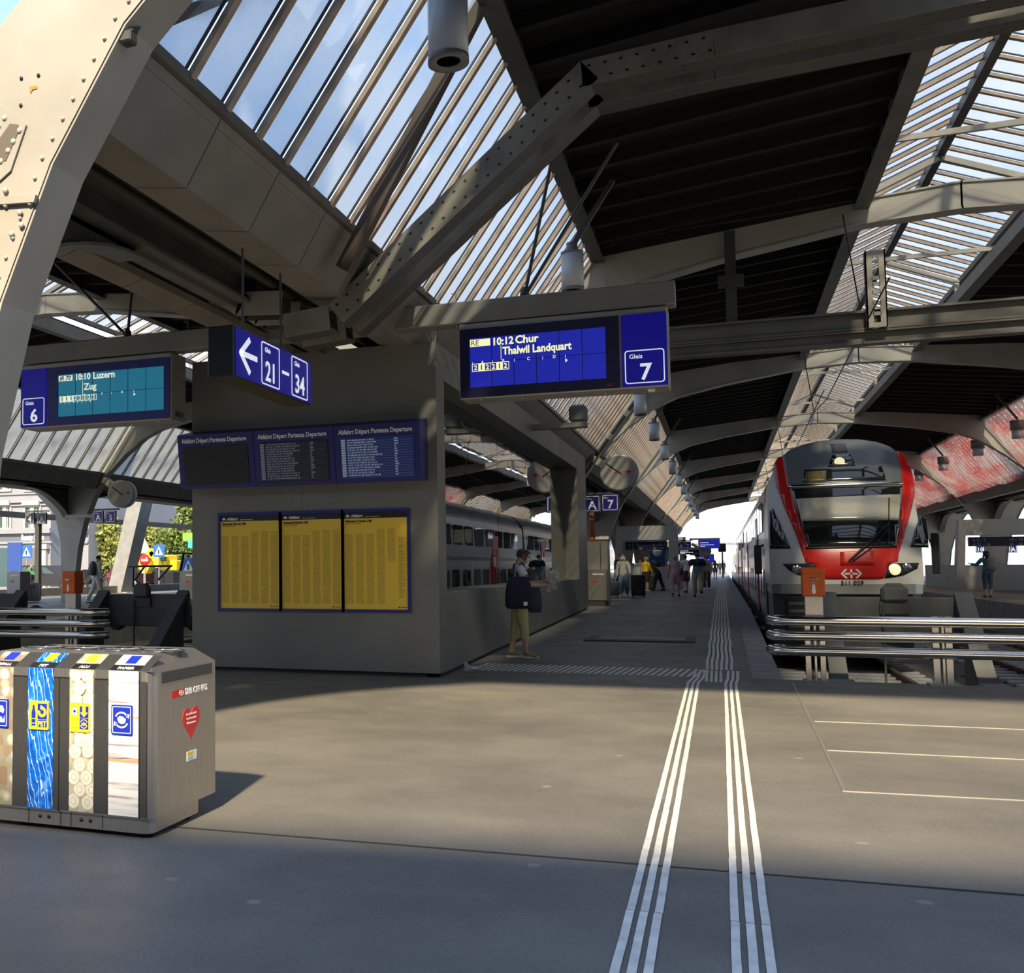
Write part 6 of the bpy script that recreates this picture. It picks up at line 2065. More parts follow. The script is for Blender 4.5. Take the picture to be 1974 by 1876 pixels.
person('dark haired man in grey jacket behind the blond woman', pp, facing(.3, -1), 1.80, [('jacket', cloth('grey_jacket', (.09, .09, .10)), LONGTOP, .03), ('trousers', M_CBLACK, FULLLEG, .022), ('shoe', M_CBLACK, SHOE, .012)], ('short', H_BR), dict(rl=(6, 4), ll=(-6, 8)), grp)
pp = gp(1246, 1141)
_, m_, i_ = person('woman in yellow jumper and dark skirt at the stair parapet', pp, facing(.7, .8), 1.64, [('jumper', cloth('yellow', (.75, .46, .01)), LONGTOP, .026), ('skirt', cloth('brown_black', (.03, .022, .02)), {'hip': (0, 1), 'belly': (0, .3), 'thigh': (0, 1), 'thigh2': (0, .9)}, .05), ('shoe', M_DWHITE, SHOE, .012)], ('hair', H_BL), dict(ra=(18, 6, 20), la=(8, 6, 12)), grp)
pp = gp(1270, 1139)
_, m_, i_ = person('person in black bending over luggage in front of the stairs', pp, facing(-1, .1), 1.74, [('coat', M_CBLACK, LONGTOP, .035), ('trousers', M_CBLACK, FULLLEG, .025), ('shoe', M_CBLACK, SHOE, .012)], ('cap', M_CBLACK), dict(lean=58, head=-20, ra=(10, 6, 8), la=(6, 6, 8), rl=(-14, 6), ll=(20, 10)), grp)
tote('black rucksack on the back of the bending person', wpt(m_, 0, .10, 1.36), Vector((0, 1, 0)), (Vector((-.85, 0, .5))).normalized(), .34, .46, .24, mat('cloth_rucksack', (.03, .032, .036), .8), [], 'backpack')
pp = gp(1323, 1143)
person('man in white shirt and dark red shorts beyond the woman in pink', pp, facing(-.6, .8), 1.72, [('shirt', M_DWHITE, TSHIRT, .03), ('shorts', cloth('wine', (.14, .015, .02)), SHORTS, .04), ('shoe', M_CBLACK, SHOE, .012)], ('short', H_BK), dict(rl=(8, 4), ll=(-8, 6)), grp)
pp = gp(1363, 1138)
person('woman in beige waistcoat partly hidden by the man in the navy shirt', pp, TO, 1.70, [('top', cloth('beige', (.36, .31, .25)), LONGTOP, .03), ('trousers', cloth('brown', (.10, .07, .05)), FULLLEG, .025), ('shoe', M_DWHITE, SHOE, .012)], ('hair', H_BR), dict(rl=(8, 4), ll=(-8, 6)), grp)
pp = gp(1379, 1116)
person('woman in a short pale denim skirt walking towards the camera', pp, TO, 1.66, [('top', cloth('taupe', (.16, .13, .11)), TSHIRT, .02), ('skirt', cloth('pale_denim', (.26, .40, .50)), {'hip': (0, 1), 'belly': (0, .4), 'thigh': (0, 1), 'thigh2': (0, .3)}, .06), ('shoe', M_CBLACK, SHOE, .012)], ('long', H_BR), dict(rl=(12, 6), ll=(-10, 12)), grp)
for k, (x, y, lb) in enumerate(((1388, 1107, 'person in black far down the platform, left of two'), (1395, 1108, 'tall person in black far down the platform, right of two'))):
    person(lb, gp(x, y), AW, 1.72 + .06 * k, [('jacket', M_CBLACK, LONGTOP, .03), ('trousers', M_CBLACK, FULLLEG, .025), ('shoe', M_CBLACK, SHOE, .012)], ('short', H_BK), dict(rl=(8, 4), ll=(-8, 6)), grp)
pp = gp(1905, 1139)
pp = Vector((at(1905, 1139, y=45).x, 45, floor_z(45)))
_, m_, i_ = person('woman in teal top and dark leggings standing on the right hand platform', pp, facing(-.25, .95), 1.70, [('top', cloth('teal', (.03, .26, .32)), LONGTOP, .024), ('leggings', cloth('slate_blue', (.06, .09, .13)), CROP, .012), ('shoe', mat('cloth_sand', (.45, .38, .26), .8), SHOE, .014)], ('long', H_BK), dict(la=(30, 30, 70), ra=(4, 8, 16)), 'people on the outer platforms')
tote('grey backpack on the woman in the teal top', wpt(m_, .06, -.17, 1.22), Vector((1, .2, 0)).normalized(), Vector((0, 0, 1)), .32, .46, .20, mat('cloth_grey_pack', (.17, .17, .18), .8), [], 'backpack')
pp = Vector((at(187, 1163, y=33).x, 33, floor_z(33)))
_, m_, i_ = person('man in light grey clothes and black cap walking on the left platform', pp, facing(.55, .8), 1.78, [('jacket', cloth('light_grey', (.60, .60, .56)), LONGTOP, .03), ('trousers', cloth('stone', (.58, .57, .52)), FULLLEG, .03), ('shoe', M_DWHITE, SHOE, .014)], ('cap', M_CBLACK), dict(rl=(16, 8), ll=(-16, 16), head=12), 'people on the outer platforms')
tote('grey and black backpack on the man with the cap', wpt(m_, 0, -.19, 1.24), Vector((.8, -.55, 0)).normalized(), Vector((.05, .05, 1)).normalized(), .36, .52, .22, mat('cloth_dark_pack', (.06, .06, .062), .8), [], 'backpack')
def ggp(px, py): return at(px, py, z=.22)
pp = ggp(297, 1131)
person('worker in orange safety vest on the street side, seen from behind', pp, AW, 1.76, [('vest', cloth('safety_orange', (.85, .16, .01)), {'belly': (0, 1), 'chest': (0, 1), 'shoulder': (0, 1), 'uparm': (0, .6), 'hip': (0, .2)}, .035), ('shorts', M_CBLACK, SHORTS, .03), ('shoe', M_CBLACK, SHOE, .014)], ('short', H_BR), dict(la=(0, 24, 40), ra=(0, 20, 30)), 'people on the street')
pp = ggp(213, 1130)
person('cyclist in white shirt standing beside a bicycle on the street', pp, facing(1, 0), 1.70, [('shirt', M_DWHITE, TSHIRT, .03), ('shorts', cloth('navy_two', (.02, .03, .08)), SHORTS, .03), ('shoe', M_CBLACK, SHOE, .014)], ('short', H_BK), dict(ra=(40, 6, 20), la=(40, 6, 20)), 'people on the street')
pp = ggp(50, 1140)
person('person in green and dark clothes crouched forward beside the dark car', pp, facing(.9, .2), 1.66, [('top', cloth('green', (.05, .20, .07)), LONGTOP, .03), ('trousers', M_CBLACK, FULLLEG, .03), ('shoe', M_CBLACK, SHOE, .014)], ('short', H_BL), dict(lean=30, ra=(40, 6, 20), la=(40, 6, 20)), 'people on the street')
for k, (x, y, lb, c) in enumerate(((1217, 1136, 'person in white standing behind the stair parapet, left of two', (.75, .72, .68)), (1235, 1136, 'person in grey green standing behind the stair parapet, right of two', (.30, .32, .24)))):
    person(lb, Vector((at(x, y, y=57).x, 57, .264)), TO, 1.6, [('top', cloth('parapet_%d' % k if False else ('cream' if k == 0 else 'sage'), c), LONGTOP, .03), ('trousers', M_CBLACK, FULLLEG, .025)], ('short', H_BK), {}, 'people behind the stair parapet')

# suitcases
def suitcase(label, c, w, h, d, rot, m, soft, handle):
    t = thing('suitcase', label, 'suitcase', tuple(c), 'suitcases on the platform')
    mb = MB(); mb.cbox(-w / 2, w / 2, -d / 2, d / 2, .06, .06 + h, .035)
    M = Matrix.Translation(c) @ Matrix.Rotation(rot, 4, 'Z')
    mb.xf(M).build('shell', m, t)
    if not soft:
        for k in range(7):
            z = .12 + (h - .12) * k / 6
            MB().box(-w / 2 - .006, w / 2 + .006, -d / 2 - .006, d / 2 + .006, z, z + .012).xf(M).build('shell_rib', m, t)
    else:
        MB().cbox(-w / 2 + .05, w / 2 - .05, -d / 2 - .025, -d / 2 + .01, .14, .06 + h * .55, .012).xf(M).build('front_pocket', m, t)
    for sx in (-1, 1):
        for sy in (-1, 1):
            MB().lathe([(.028, -.014), (.028, .014)], (sx * (w / 2 - .05), sy * (d / 2 - .04), .03), 10, 'x').xf(M).build('wheel', M_BLACK, t)
    q = MB()
    for sx in (-.08, .08): q.tube([(sx, d / 2 - .04, .06 + h), (sx, d / 2 - .04, .06 + h + handle)], .009, 6)
    q.tube([(-.1, d / 2 - .04, .06 + h + handle), (.1, d / 2 - .04, .06 + h + handle)], .014, 6)
    q.xf(M).build('pull_handle', M_ALU, t)
suitcase('small grey hard shell suitcase left of the blond woman', gp(1184, 1152), .38, .56, .24, .2, mat('case_grey', (.09, .11, .12), .35), False, .45)
suitcase('large black soft suitcase right of the blond woman', gp(1231, 1152), .50, .80, .30, -.05, M_CBLACK, True, .40)
suitcase('dark suitcase beside the woman in the yellow jumper', gp(1256, 1139), .34, .66, .26, .1, mat('case_dark', (.035, .028, .025), .5), True, .2)

# pigeon on the cross strip
pg = gp(906, 1306)
pv = [Vector(q) for q in ((0, 0, .115), (0, .06, .125), (0, .09, .165), (0, .095, .205), (0, .125, .205), (0, -.09, .095), (0, -.19, .075))]
pme = skin_mesh(pv, [(0, 1), (1, 2), (2, 3), (3, 4), (0, 5), (5, 6)], [(.058, .055), (.05, .055), (.028, .028), (.024, .024), (.006, .006), (.045, .03), (.032, .008)])
pt = thing('pigeon', 'grey pigeon standing on the floor by the kiosk corner', 'bird', tuple(pg))
PM = Matrix.Translation(pg) @ Matrix.Rotation(R(160), 4, 'Z')
mb = MB(); mb.add([PM @ q.co for q in pme.vertices], [list(f.vertices) for f in pme.polygons], 0, True)
mb.build('body', mat('pigeon_grey', (.24, .26, .29), .7, var=.35, vscale=30), pt)
for s in (-1, 1):
    q = MB(); q.tube([(s * .05, .04, .13), (s * .062, -.05, .12), (s * .035, -.15, .09)], [.018, .03, .006], 8); q.xf(PM); q.build('wing', mat('pigeon_wing', (.40, .42, .44), .7, var=.5, vscale=25), pt)
    q = MB(); q.tube([(s * .022, 0, .08), (s * .022, .005, .01)], .005, 5)
    for a in (-.4, 0, .4): q.tube([(s * .022, .005, .008), (s * .022 + math.sin(a) * .03, .005 + math.cos(a) * .03, .004)], .003, 5)
    q.xf(PM); q.build('leg', mat('pigeon_leg', (.4, .12, .1), .6), pt)
# ------------------------------------------------------------------ clocks, small signs, platform furniture
M_CLOCK = mat('clock_face', (.72, .77, .76), .4)
M_CASE = mat('clock_case', (.30, .29, .26), .4, metal=.3)
def clock(c, r, d, label, arm, ry=0.0):
    t = thing('station_clock', label, 'clock', tuple(c), 'station clocks')
    M = Matrix.Translation(c) @ Matrix.Rotation(ry, 4, 'Z')
    MB().lathe([(r * .90, -.02), (r * .97, -.03), (r, 0), (r, d), (r * .9, d + .02), (.02, d + .02)], (0, 0, 0), 40, 'y').xf(M).build('case', M_CASE, t)
    MB().lathe([(.001, -.012), (r * .9, -.012)], (0, 0, 0), 40, 'y').xf(M).build('dial', M_CLOCK, t)
    q = MB(); ring_plate(q, [(r * .92 * math.cos(2 * PI * i / 40), r * .92 * math.sin(2 * PI * i / 40)) for i in range(40)], [(r * .88 * math.cos(2 * PI * i / 40), r * .88 * math.sin(2 * PI * i / 40)) for i in range(40)], lambda u, v, k: (u, -.03 + k, v), .02)
    q.xf(M).build('bezel_ring', mat('brass_ring', (.5, .47, .38), .3, metal=.5), t)
    q = MB(); q2 = MB()
    for i in range(60):
        a = 2 * PI * i / 60; L_, w_ = (.22, .075) if i % 5 == 0 else (.07, .018)
        (q if i % 5 == 0 else q2).bar((math.sin(a) * r * .84, -.0145, math.cos(a) * r * .84), (math.sin(a) * r * (.84 - L_), -.0145, math.cos(a) * r * (.84 - L_)), r * w_, .003, (0, 1, 0))
    o = q.xf(M).build('hour_mark', M_BLACK, t); o['kind'] = 'stuff'
    o = q2.xf(M).build('minute_mark', M_BLACK, t); o['kind'] = 'stuff'
    for a, l0, l1, w_, nm, m, y in ((-64, -.16, .56, .12, 'hour_hand', M_BLACK, -.018), (-52, -.18, .82, .085, 'minute_hand', M_BLACK, -.021)):
        s, c_ = math.sin(R(a)), math.cos(R(a))
        MB().bar((s * r * l0, y, c_ * r * l0), (s * r * l1, y, c_ * r * l1), r * w_, .003, (0, 1, 0)).xf(M).build(nm, m, t)
    s, c_ = math.sin(R(84)), math.cos(R(84))
    q = MB(); q.bar((-s * r * .3, -.024, -c_ * r * .3), (s * r * .56, -.024, c_ * r * .56), r * .025, .003, (0, 1, 0)); q.lathe([(r * .10, -.027), (r * .10, -.023)], (s * r * .52, 0, c_ * r * .52), 16, 'y')
    q.xf(M).build('second_hand', M_TRED, t)
    MB().bar(c + Vector((0, d / 2, 0)), arm, .22, .34, (0, 1, 0)).build('bracket', M_STEELP, t)
cp = at(1193, 911, y=33.2)
clock(cp, .56, .34, 'round white station clock hanging under the arch right of the kiosk', cp + Vector((-.9, .55, .55)))
cp = at(233, 952, y=34.0)
clock(cp, .52, .40, 'round white station clock on the left platform arch', cp + Vector((-1.0, .5, .6)), R(14))
cp = at(1357, 1062, y=85)
clock(cp, .52, .3, 'small distant station clock over the stair portal', cp + Vector((-.8, .6, .5)))
def tile(p, w, h, txt, t, small, m=M_BLUE, ml=M_DWHITE):
    MB().box(p.x - w / 2, p.x + w / 2, p.y, p.y + .08, p.z - h / 2, p.z + h / 2).build('panel', m, t)
    q = MB(); ring_plate(q, rrect(p.x - w * .44, p.x + w * .44, p.z - h * .44, p.z + h * .44, w * .06, 3), rrect(p.x - w * .405, p.x + w * .405, p.z - h * .405, p.z + h * .405, w * .045, 3), lambda u, v, d: (u, p.y - .004 + d, v), .004)
    q.build('number_frame', ml, t)
    text(txt, h * .70, ml, t, (p.x + w * .02, p.y - .003, p.z - h * .33), align='CENTER', bold=h * .012, depth=.001)
    if small: text(small, h * .13, ml, t, (p.x - w * .36, p.y - .003, p.z + h * .24), bold=.001, depth=.001)
def sign_pair(a, b, y, w, h, ta, tb, label, m=M_BLUE, ml=M_DWHITE, small=('Sektor', 'Gleis')):
    pa, pb = at(*a, y=y), at(*b, y=y)
    t = thing('platform_sign', label, 'sign', (pa.x, y, pa.z))
    tile(pa, w, h, ta, t, small[0], m, ml); tile(pb, w, h, tb, t, small[1], m, ml)
    MB().box(pa.x - w * .7, pb.x + w * .7, y + .09, y + .15, pa.z + h / 2 + .02, pa.z + h / 2 + .08).build('carrier', M_STEELD, t)
    return t, pa, pb
sign_pair((1141, 971), (1176, 969), 33.2, .50, .52, 'A', '7', 'blue sector A and platform 7 sign under the arch clock')
sign_pair((1313, 1052), (1325, 1052), 76, .48, .60, 'A', '7', 'small distant blue sector A and platform 7 sign')
t, pa, pb = sign_pair((189, 996), (213, 996), 34, .44, .44, 'A', '5', 'blue sector A and platform 5 sign on the left platform')
MB().box(pa.x - 1.5, pa.x - .2, 34.05, 34.13, pa.z - .02, pa.z + .10).build('carrier_arm', M_STEELP, t)
t, pa, pb = sign_pair((57, 999), (80, 999), 36, .44, .47, '4', 'A', 'dark unlit sign for platform 4 and sector A on a post', mat('unlit_sign', (.02, .021, .03), .4), mat('unlit_letter', (.35, .36, .38), .5), ('Gleis', 'Sektor'))
xm = (pa.x + pb.x) / 2
MB().box(xm - .10, xm + .10, 36.1, 36.3, .25, pa.z).build('post', M_STEELD, t)

# stair portals
M_PCONC = mat('portal_concrete', (.42, .42, .40), .6, var=.1, vscale=1)
def portal(xl, xr, y, zt, label, sgn, txt):
    t = thing('stair_portal', label, 'portal', ((xl + xr) / 2, y, .26))
    jw = .42
    il, ir, it = xl + jw * .55, xr - jw, zt - .72
    q = MB()
    for (a, b) in (([(xl - .25, .2), (xl + jw * .2, .2), (il, it), (il, zt), (xl, zt)], None), ([(xr - .55, .2), (xr + .0, .2), (xr, zt), (ir, zt), (ir, it)], None), ([(il, it), (ir, it), (ir, zt), (il, zt)], None)):
        q.prism(a, 'y', y, y + .7)
    q.build('frame', M_PCONC, t)
    MB().box(xl + .1, xr - .3, y + .25, y + .45, .2, 1.42).build('parapet', M_PCONC, t)
    for s in (xl - .05, xr - .28): MB().box(s, s + .2, y + .7, y + 9, .2, 1.42).build('parapet_side', M_PCONC, t)
    b = MB().cbox(il + .15, ir - .1, y + .3, y + .5, it - .50, it - .08, .01).build('direction_board', M_BLUED, t)
    for k, (u, s) in enumerate(((.06, txt[0]), (.66, txt[1]))):
        for r_ in range(2):
            text(s[r_], .17, mat('dim_white', (.30, .33, .40), .5), b, (il + .15 + (ir - il - .25) * u, y + .295, it - .28 - .2 * r_), bold=.002, depth=.001)
    return t
portal(-4.95, -2.03, 56, 3.49, 'grey concrete stair portal with a blue direction board on the kiosk platform', 1, (('↓ 3 – 5', '↓ 21 – 34'), ('8 – 18 ↓', '41 – 44 ↓')))
portal(10.1, 13.4, 56, 3.49, 'grey concrete stair portal with a blue direction board on the right platform', 1, (('↓ 3 – 7', '↓ 21 – 34'), ('10 – 18', '41 – 44')))
portal(-5.2, -2.5, 84, 3.6, 'distant grey stair portal beyond the first one', 1, (('3 – 5', '21 – 34'), ('8 – 18', '41 – 44')))
a = at(1262, 1040 + 3, y=58)
ip = thing('info_stele', 'blue and red ticket information panel inside the stair portal', 'sign', (a.x, 58.2, .26))
c = at(1267, 1070, y=58.2)
MB().box(c.x - .4, c.x + .4, 58.2, 58.3, c.z - .5, c.z + .75).build('panel', mat('stele_blue', (.03, .10, .30), .4), ip)
MB().box(c.x - .34, c.x + .34, 58.18, 58.2, c.z - .95, c.z - .52).build('red_panel', M_TRED, ip)
MB().box(c.x - .15, c.x + .15, 58.17, 58.18, c.z - .85, c.z - .62).build('pictogram', M_DWHITE, ip)
MB().lathe([(.22, -.01), (.22, .01)], (c.x, 58.18, c.z + .15), 16, 'y').build('pictogram', M_DWHITE, ip)
MB().box(c.x - .35, c.x - .27, 58.22, 58.28, .2, c.z).build('leg', M_STEELD, ip); MB().box(c.x + .27, c.x + .35, 58.22, 58.28, .2, c.z).build('leg', M_STEELD, ip)
for k, (px_, py_, y, w, h, lb) in enumerate(((1367, 1049, 78, 1.4, .6, 'distant blue train display hung over the platform'), (1360, 1078, 105, 1.5, .7, 'second distant blue display further along'), (1328, 1064, 74, 1.3, .35, 'dark blue direction board of the distant stairs'))):
    c = at(px_, py_, y=y)
    t = thing('platform_display', lb, 'display', tuple(c))
    MB().cbox(c.x - w / 2, c.x + w / 2, y, y + .3, c.z - h / 2, c.z + h / 2, .01).build('casing', M_ALU, t)
    MB().box(c.x - w / 2 + .04, c.x + w / 2 - .04, y - .01, y, c.z - h / 2 + .04, c.z + h / 2 - .04).build('screen', M_DISP7 if k < 2 else M_BLUED, t)
    for z, l in ((.10, .5), (-.05, .8), (-.16, .3)):
        MB().box(c.x - w * .42, c.x - w * .42 + w * l * .8, y - .015, y - .01, c.z + z * h / .6 - .02, c.z + z * h / .6 + .02).build('text_row', M_LIT, t)
    MB().box(c.x - w * .9, c.x + w * .5, y + .05, y + .2, c.z + h / 2, c.z + h / 2 + .12).build('carrier', M_STEELP, t)
# signal at the open end
c = at(1392, 1056, y=108)
t = thing('track_signal', 'small black railway signal in the bright open end of the shed', 'signal', (c.x, 108, .2))
MB().cbox(c.x - .35, c.x + .35, 108, 108.25, c.z - .4, c.z + .4, .05).build('head', M_BLACK, t)
MB().tube([(c.x, 108.1, .2), (c.x, 108.1, c.z)], .07, 8).build('mast', M_BLACK, t)

# cabinet, pole and small bin behind the kiosk
cb_ = thing('control_cabinet', 'tall grey control cabinet with an orange pole behind the kiosk', 'cabinet', (-3.6, 34.2, .264))
MB().cbox(-4.4, -3.29, 34.0, 34.7, .264, 2.28, .015).build('cabinet_body', M_GREYBOX, cb_)
MB().box(-4.42, -3.27, 33.98, 34.72, 2.28, 2.32).build('cabinet_top', mat('dull_red', (.22, .07, .05), .6), cb_)
MB().box(-3.52, -3.50, 33.995, 34.0, .35, 2.2).build('door_joint', M_BLACK, cb_)
c = at(1141, 1005, y=34.2)
MB().tube([(c.x, 34.2, 2.3), (c.x, 34.2, 3.6)], [.10, .05], 8).build('orange_pole', mat('dull_orange', (.42, .14, .035), .6), cb_)
MB().box(c.x + .1, c.x + .5, 34.1, 34.5, 2.32, 2.42).build('junction_box', M_LETTER, cb_)
for (px_, py_, y, w, h, lb) in ((1150, 1126, 33.4, .62, .95, 'small grey recycling bin with a red heart beside the kiosk end'), (26, 1126, 32, .62, .95, 'grey recycling bin with a red heart at the far left'), (364, 1122, 31, .7, .95, 'grey recycling bin with a red heart just left of the kiosk wall')):
    c = at(px_, py_, y=y); z0 = floor_z(y) if px_ > 500 else .3
    t = thing('recycling_bin', lb, 'bin', (c.x, y, z0), 'small recycling bins')
    MB().cbox(c.x - w / 2, c.x + w / 2, y, y + .6, z0 + .16, z0 + .16 + h, .02).build('body', M_BIN if px_ > 500 else M_GREYBOX, t)
    MB().box(c.x - w / 2 + .04, c.x + w / 2 - .08, y + .04, y + .55, z0, z0 + .16).build('base', M_BIND, t)
    k = .0065
    MB().prism([(c.x + u * k * .6 - .05, z0 + .75 + (v_ - .3) * k * .6 * 100 * .6 / 60) for u, v_ in [(16 * math.sin(2 * PI * i / 24) ** 3, 13 * math.cos(2 * PI * i / 24) - 5 * math.cos(4 * PI * i / 24) - 2 * math.cos(6 * PI * i / 24)) for i in range(24)]], 'y', y - .004, y).build('heart_sticker', mat('heart_red', (.7, .03, .03), .4), t)
    MB().box(c.x - .12, c.x + .22, y - .004, y, z0 + .95, z0 + .99).build('operator_mark', M_DWHITE, t)
# loudspeaker bracket on the kiosk edge
a = at(1033, 822, x=-3.5); 
ls = thing('loudspeaker', 'grey box loudspeaker on a bracket at the kiosk roof edge', 'speaker', (-3.4, a.y, 4.5))
b = at(1132, 817, y=a.y); c = at(1115, 801, y=a.y)
MB().bar((KX1, a.y, b.z - .02), (b.x, a.y, b.z - .02), .3, .10).build('bracket', M_GREYBOX, ls)
MB().cbox(c.x - .17, c.x + .17, a.y - .2, a.y + .2, b.z + .03, b.z + .38, .05).build('speaker_box', mat('speaker_grey', (.13, .135, .135), .5), ls)
c = at(1968, 693, y=40)
ys_ = thing('warning_plate', 'yellow warning plate hanging at the right picture edge', 'sign', tuple(c))
MB().box(c.x - .25, c.x + .4, 40, 40.04, c.z - .28, c.z + .28).build('plate', mat('warning_yellow', (.70, .45, .03), .5), ys_)
MB().bar((c.x - .1, 39.995, c.z + .1), (c.x + .12, 39.995, c.z - .14), .06, .004, (0, 1, 0)).build('flash_symbol', M_TRED, ys_)
MB().tube([(c.x, 40.02, c.z + .25), (c.x, 40.02, 7.3)], .02, 6).build('hanger', M_STEELD, ys_)
# cylinder bin with red stripes
c = at(64, 1140, y=33)
t = thing('ash_bin', 'pale cylinder bin with red slanted stripes on the left platform', 'bin', (c.x, 33, .3))
MB().lathe([(.24, 0), (.25, .62), (.23, .68), (.02, .68)], (c.x, 33, .3), 20).build('body', mat('bin_pale', (.45, .47, .47), .5), t)
for k in range(4):
    x = c.x - .16 + k * .11
    MB().prism([(x, .80), (x + .05, .80), (x + .01, .88), (x - .04, .88)], 'y', 33 - .262 + abs(k - 1.5) * .03, 33 - .23 + abs(k - 1.5) * .03).build('stripe', M_TRED, t)

# railing frame with slanting legs by the left track
rl = thing('track_railing', 'black steel railing with slanting legs beside the street', 'railing', (-22, 40, .3))
yq = 40
def qq(px_, py_, y=yq): return at(px_, py_, y=y)
MB().tube([qq(248, 1092), qq(332, 1091)], .045, 8).build('top_rail', M_BLACK, rl)
for a, b in (((278, 1093), (260, 1118)), ((260, 1116), (276, 1134)), ((328, 1092), (305, 1118)), ((257, 1092), (257, 1135))):
    MB().tube([qq(*a), qq(*b)], .05, 8).build('leg', M_BLACK, rl)
r2 = thing('track_railing', 'black steel gantry leg against the trees left of the kiosk', 'railing', (-19, 38, .3))
MB().tube([qq(327, 1066, 38), qq(372, 1067, 38)], .035, 6).build('top_rail', M_BLACK, r2)
MB().tube([qq(354, 1067, 38), qq(347, 1103, 38)], .06, 8).build('leg', M_BLACK, r2)
MB().tube([qq(347, 1103, 38), qq(350, 1132, 38)], .07, 8).build('leg', M_BLACK, r2)
MB().bar((-28.9, 15, 3.9), (-28.9, 118, 3.9), .16, .26).build('tie_beam', M_STEELD, None, label='long dark horizontal tie beam along the open street side', category='beam')
lg_ = thing('leaning_column', 'wide grey leaning concrete column on the street side', 'column', tuple(at(232, 1137, y=47)))
MB().bar(at(231, 1140, y=47), at(275, 950, y=47), .78, 1.1, (0, 1, 0)).build('shaft', mat('column_concrete', (.24, .245, .24), .7, var=.12, vscale=3), lg_)
MB().box(at(231, 1140, y=47).x - .7, at(231, 1140, y=47).x + .7, 46.5, 47.6, .1, .3).build('base_plate', M_CONC, lg_)

# ------------------------------------------------------------------ street, buildings, trees
def bw(px_, py_, y): return at(px_, py_, y=y)
YB = 62.0
M_STONE = mat('facade_stone_shaded', (.27, .275, .30), .8, var=.06, vscale=.8)  # shade over the facade is put into this darker base grey
M_STONE2 = mat('facade_cream_shaded', (.42, .40, .36), .8)
M_SHOPD = mat('shop_dark', (.13, .14, .16), .4)
M_WGLASS = mat('facade_glass', (.05, .09, .10), .08)
sb = thing('store_building', 'stone store building, shade put into its grey, with a shop name band across the street', 'building', (-46, YB, .2))
L0 = bw(-260, 1000, YB).x; R0 = bw(98, 1000, YB).x; R1 = bw(140, 1000, YB).x
MB().box(L0, R0, YB, YB + 20, .2, 16).build('wall', M_STONE, sb)
MB().box(R0, R1, YB + 2, YB + 20, .2, 16).build('wall', M_STONE, sb)
for py_, h, dep in ((966, .22, .25), (974, .10, .15), (1024, .35, .35), (1046, .16, .15), (952, .1, .12)):
    z = bw(50, py_, YB).z
    MB().box(L0, R0 + .15, YB - dep, YB, z - h / 2, z + h / 2).build('cornice', M_STONE, sb)
    MB().box(R0, R1, YB + 2 - dep, YB + 2, z - h / 2, z + h / 2).build('cornice', M_STONE, sb)
za, zb_ = bw(50, 1044, YB).z, bw(50, 1029, YB).z
MB().box(L0, R0, YB - .08, YB, za, zb_).build('sign_band', M_SHOPD, sb)
p = bw(43, 1042, YB); q = bw(86, 1042, YB)
text('Beauty Space', .62, mat('sign_letter', (.85, .88, .9), .4, emit=(.8, .85, .9), estr=.5), sb, (p.x, YB - .12, p.z), width=q.x - p.x, bold=.012, depth=.02)
def facade_window(x0, x1, y0, y1, yb, grp=2, surround=True):
    a, b = bw(x0, y1, yb), bw(x1, y0, yb)
    f = MB(); m_ = .16
    ring_plate(f, [(a.x - m_, a.z - m_), (b.x + m_, a.z - m_), (b.x + m_, b.z + m_), (a.x - m_, b.z + m_)], [(a.x, a.z), (b.x, a.z), (b.x, b.z), (a.x, b.z)], lambda u, v, d: (u, yb - .12 + d, v), .12)
    for k in range(1, grp):
        x = a.x + (b.x - a.x) * k / grp
        f.box(x - .16, x + .16, yb - .12, yb, a.z, b.z)
    w = f.build('window', M_STONE2, sb)
    for k in range(grp):
        MB().box(a.x + (b.x - a.x) * k / grp + .16 * (k > 0), a.x + (b.x - a.x) * (k + 1) / grp - .16 * (k < grp - 1), yb - .03, yb - .005, a.z, b.z).build('pane', M_WGLASS, w)
    z = (a.z + b.z) / 2
    for k in range(grp):
        MB().box(a.x + (b.x - a.x) * (k + .5) / grp - .03, a.x + (b.x - a.x) * (k + .5) / grp + .03, yb - .05, yb - .03, a.z, b.z).build('glazing_bar', M_STONE2, w)
for x0, x1 in ((-36, -14), (1, 20), (50, 77)):
    facade_window(x0, x1, 906, 944, YB)
    facade_window(x0, x1, 978, 1018, YB)
    a, b = bw(x0 - 3, 975, YB), bw(x1 + 3, 969, YB)
    MB().box(a.x, b.x, YB - .35, YB, a.z, b.z + .15).build('window_hood', M_STONE2, sb)
for x in (-18, 36, 88):
    a, b = bw(x - 5, 1100, YB), bw(x + 5, 1049, YB)
    MB().box(a.x, b.x, YB - .3, YB, .2, b.z).build('pilaster', M_STONE2, sb)
    MB().box(a.x - .15, b.x + .15, YB - .42, YB, b.z - .35, b.z).build('capital', M_STONE2, sb)
for x0, x1, m in ((-12, 28, M_WGLASS), (44, 80, M_SHOPD), (93, 106, mat('poster_brown', (.32, .17, .13), .6, var=.6, vscale=2)), (108, 119, mat('poster_teal', (.10, .42, .46), .5, var=.2, vscale=1))):
    a, b = bw(x0, 1130, YB), bw(x1, 1056, YB)
    f = YB if x0 < 90 else YB + 2
    MB().box(a.x, b.x, f - .06, f, .3, b.z).build('shop_window', m, sb)
c = bw(52, 1064, YB - 1)
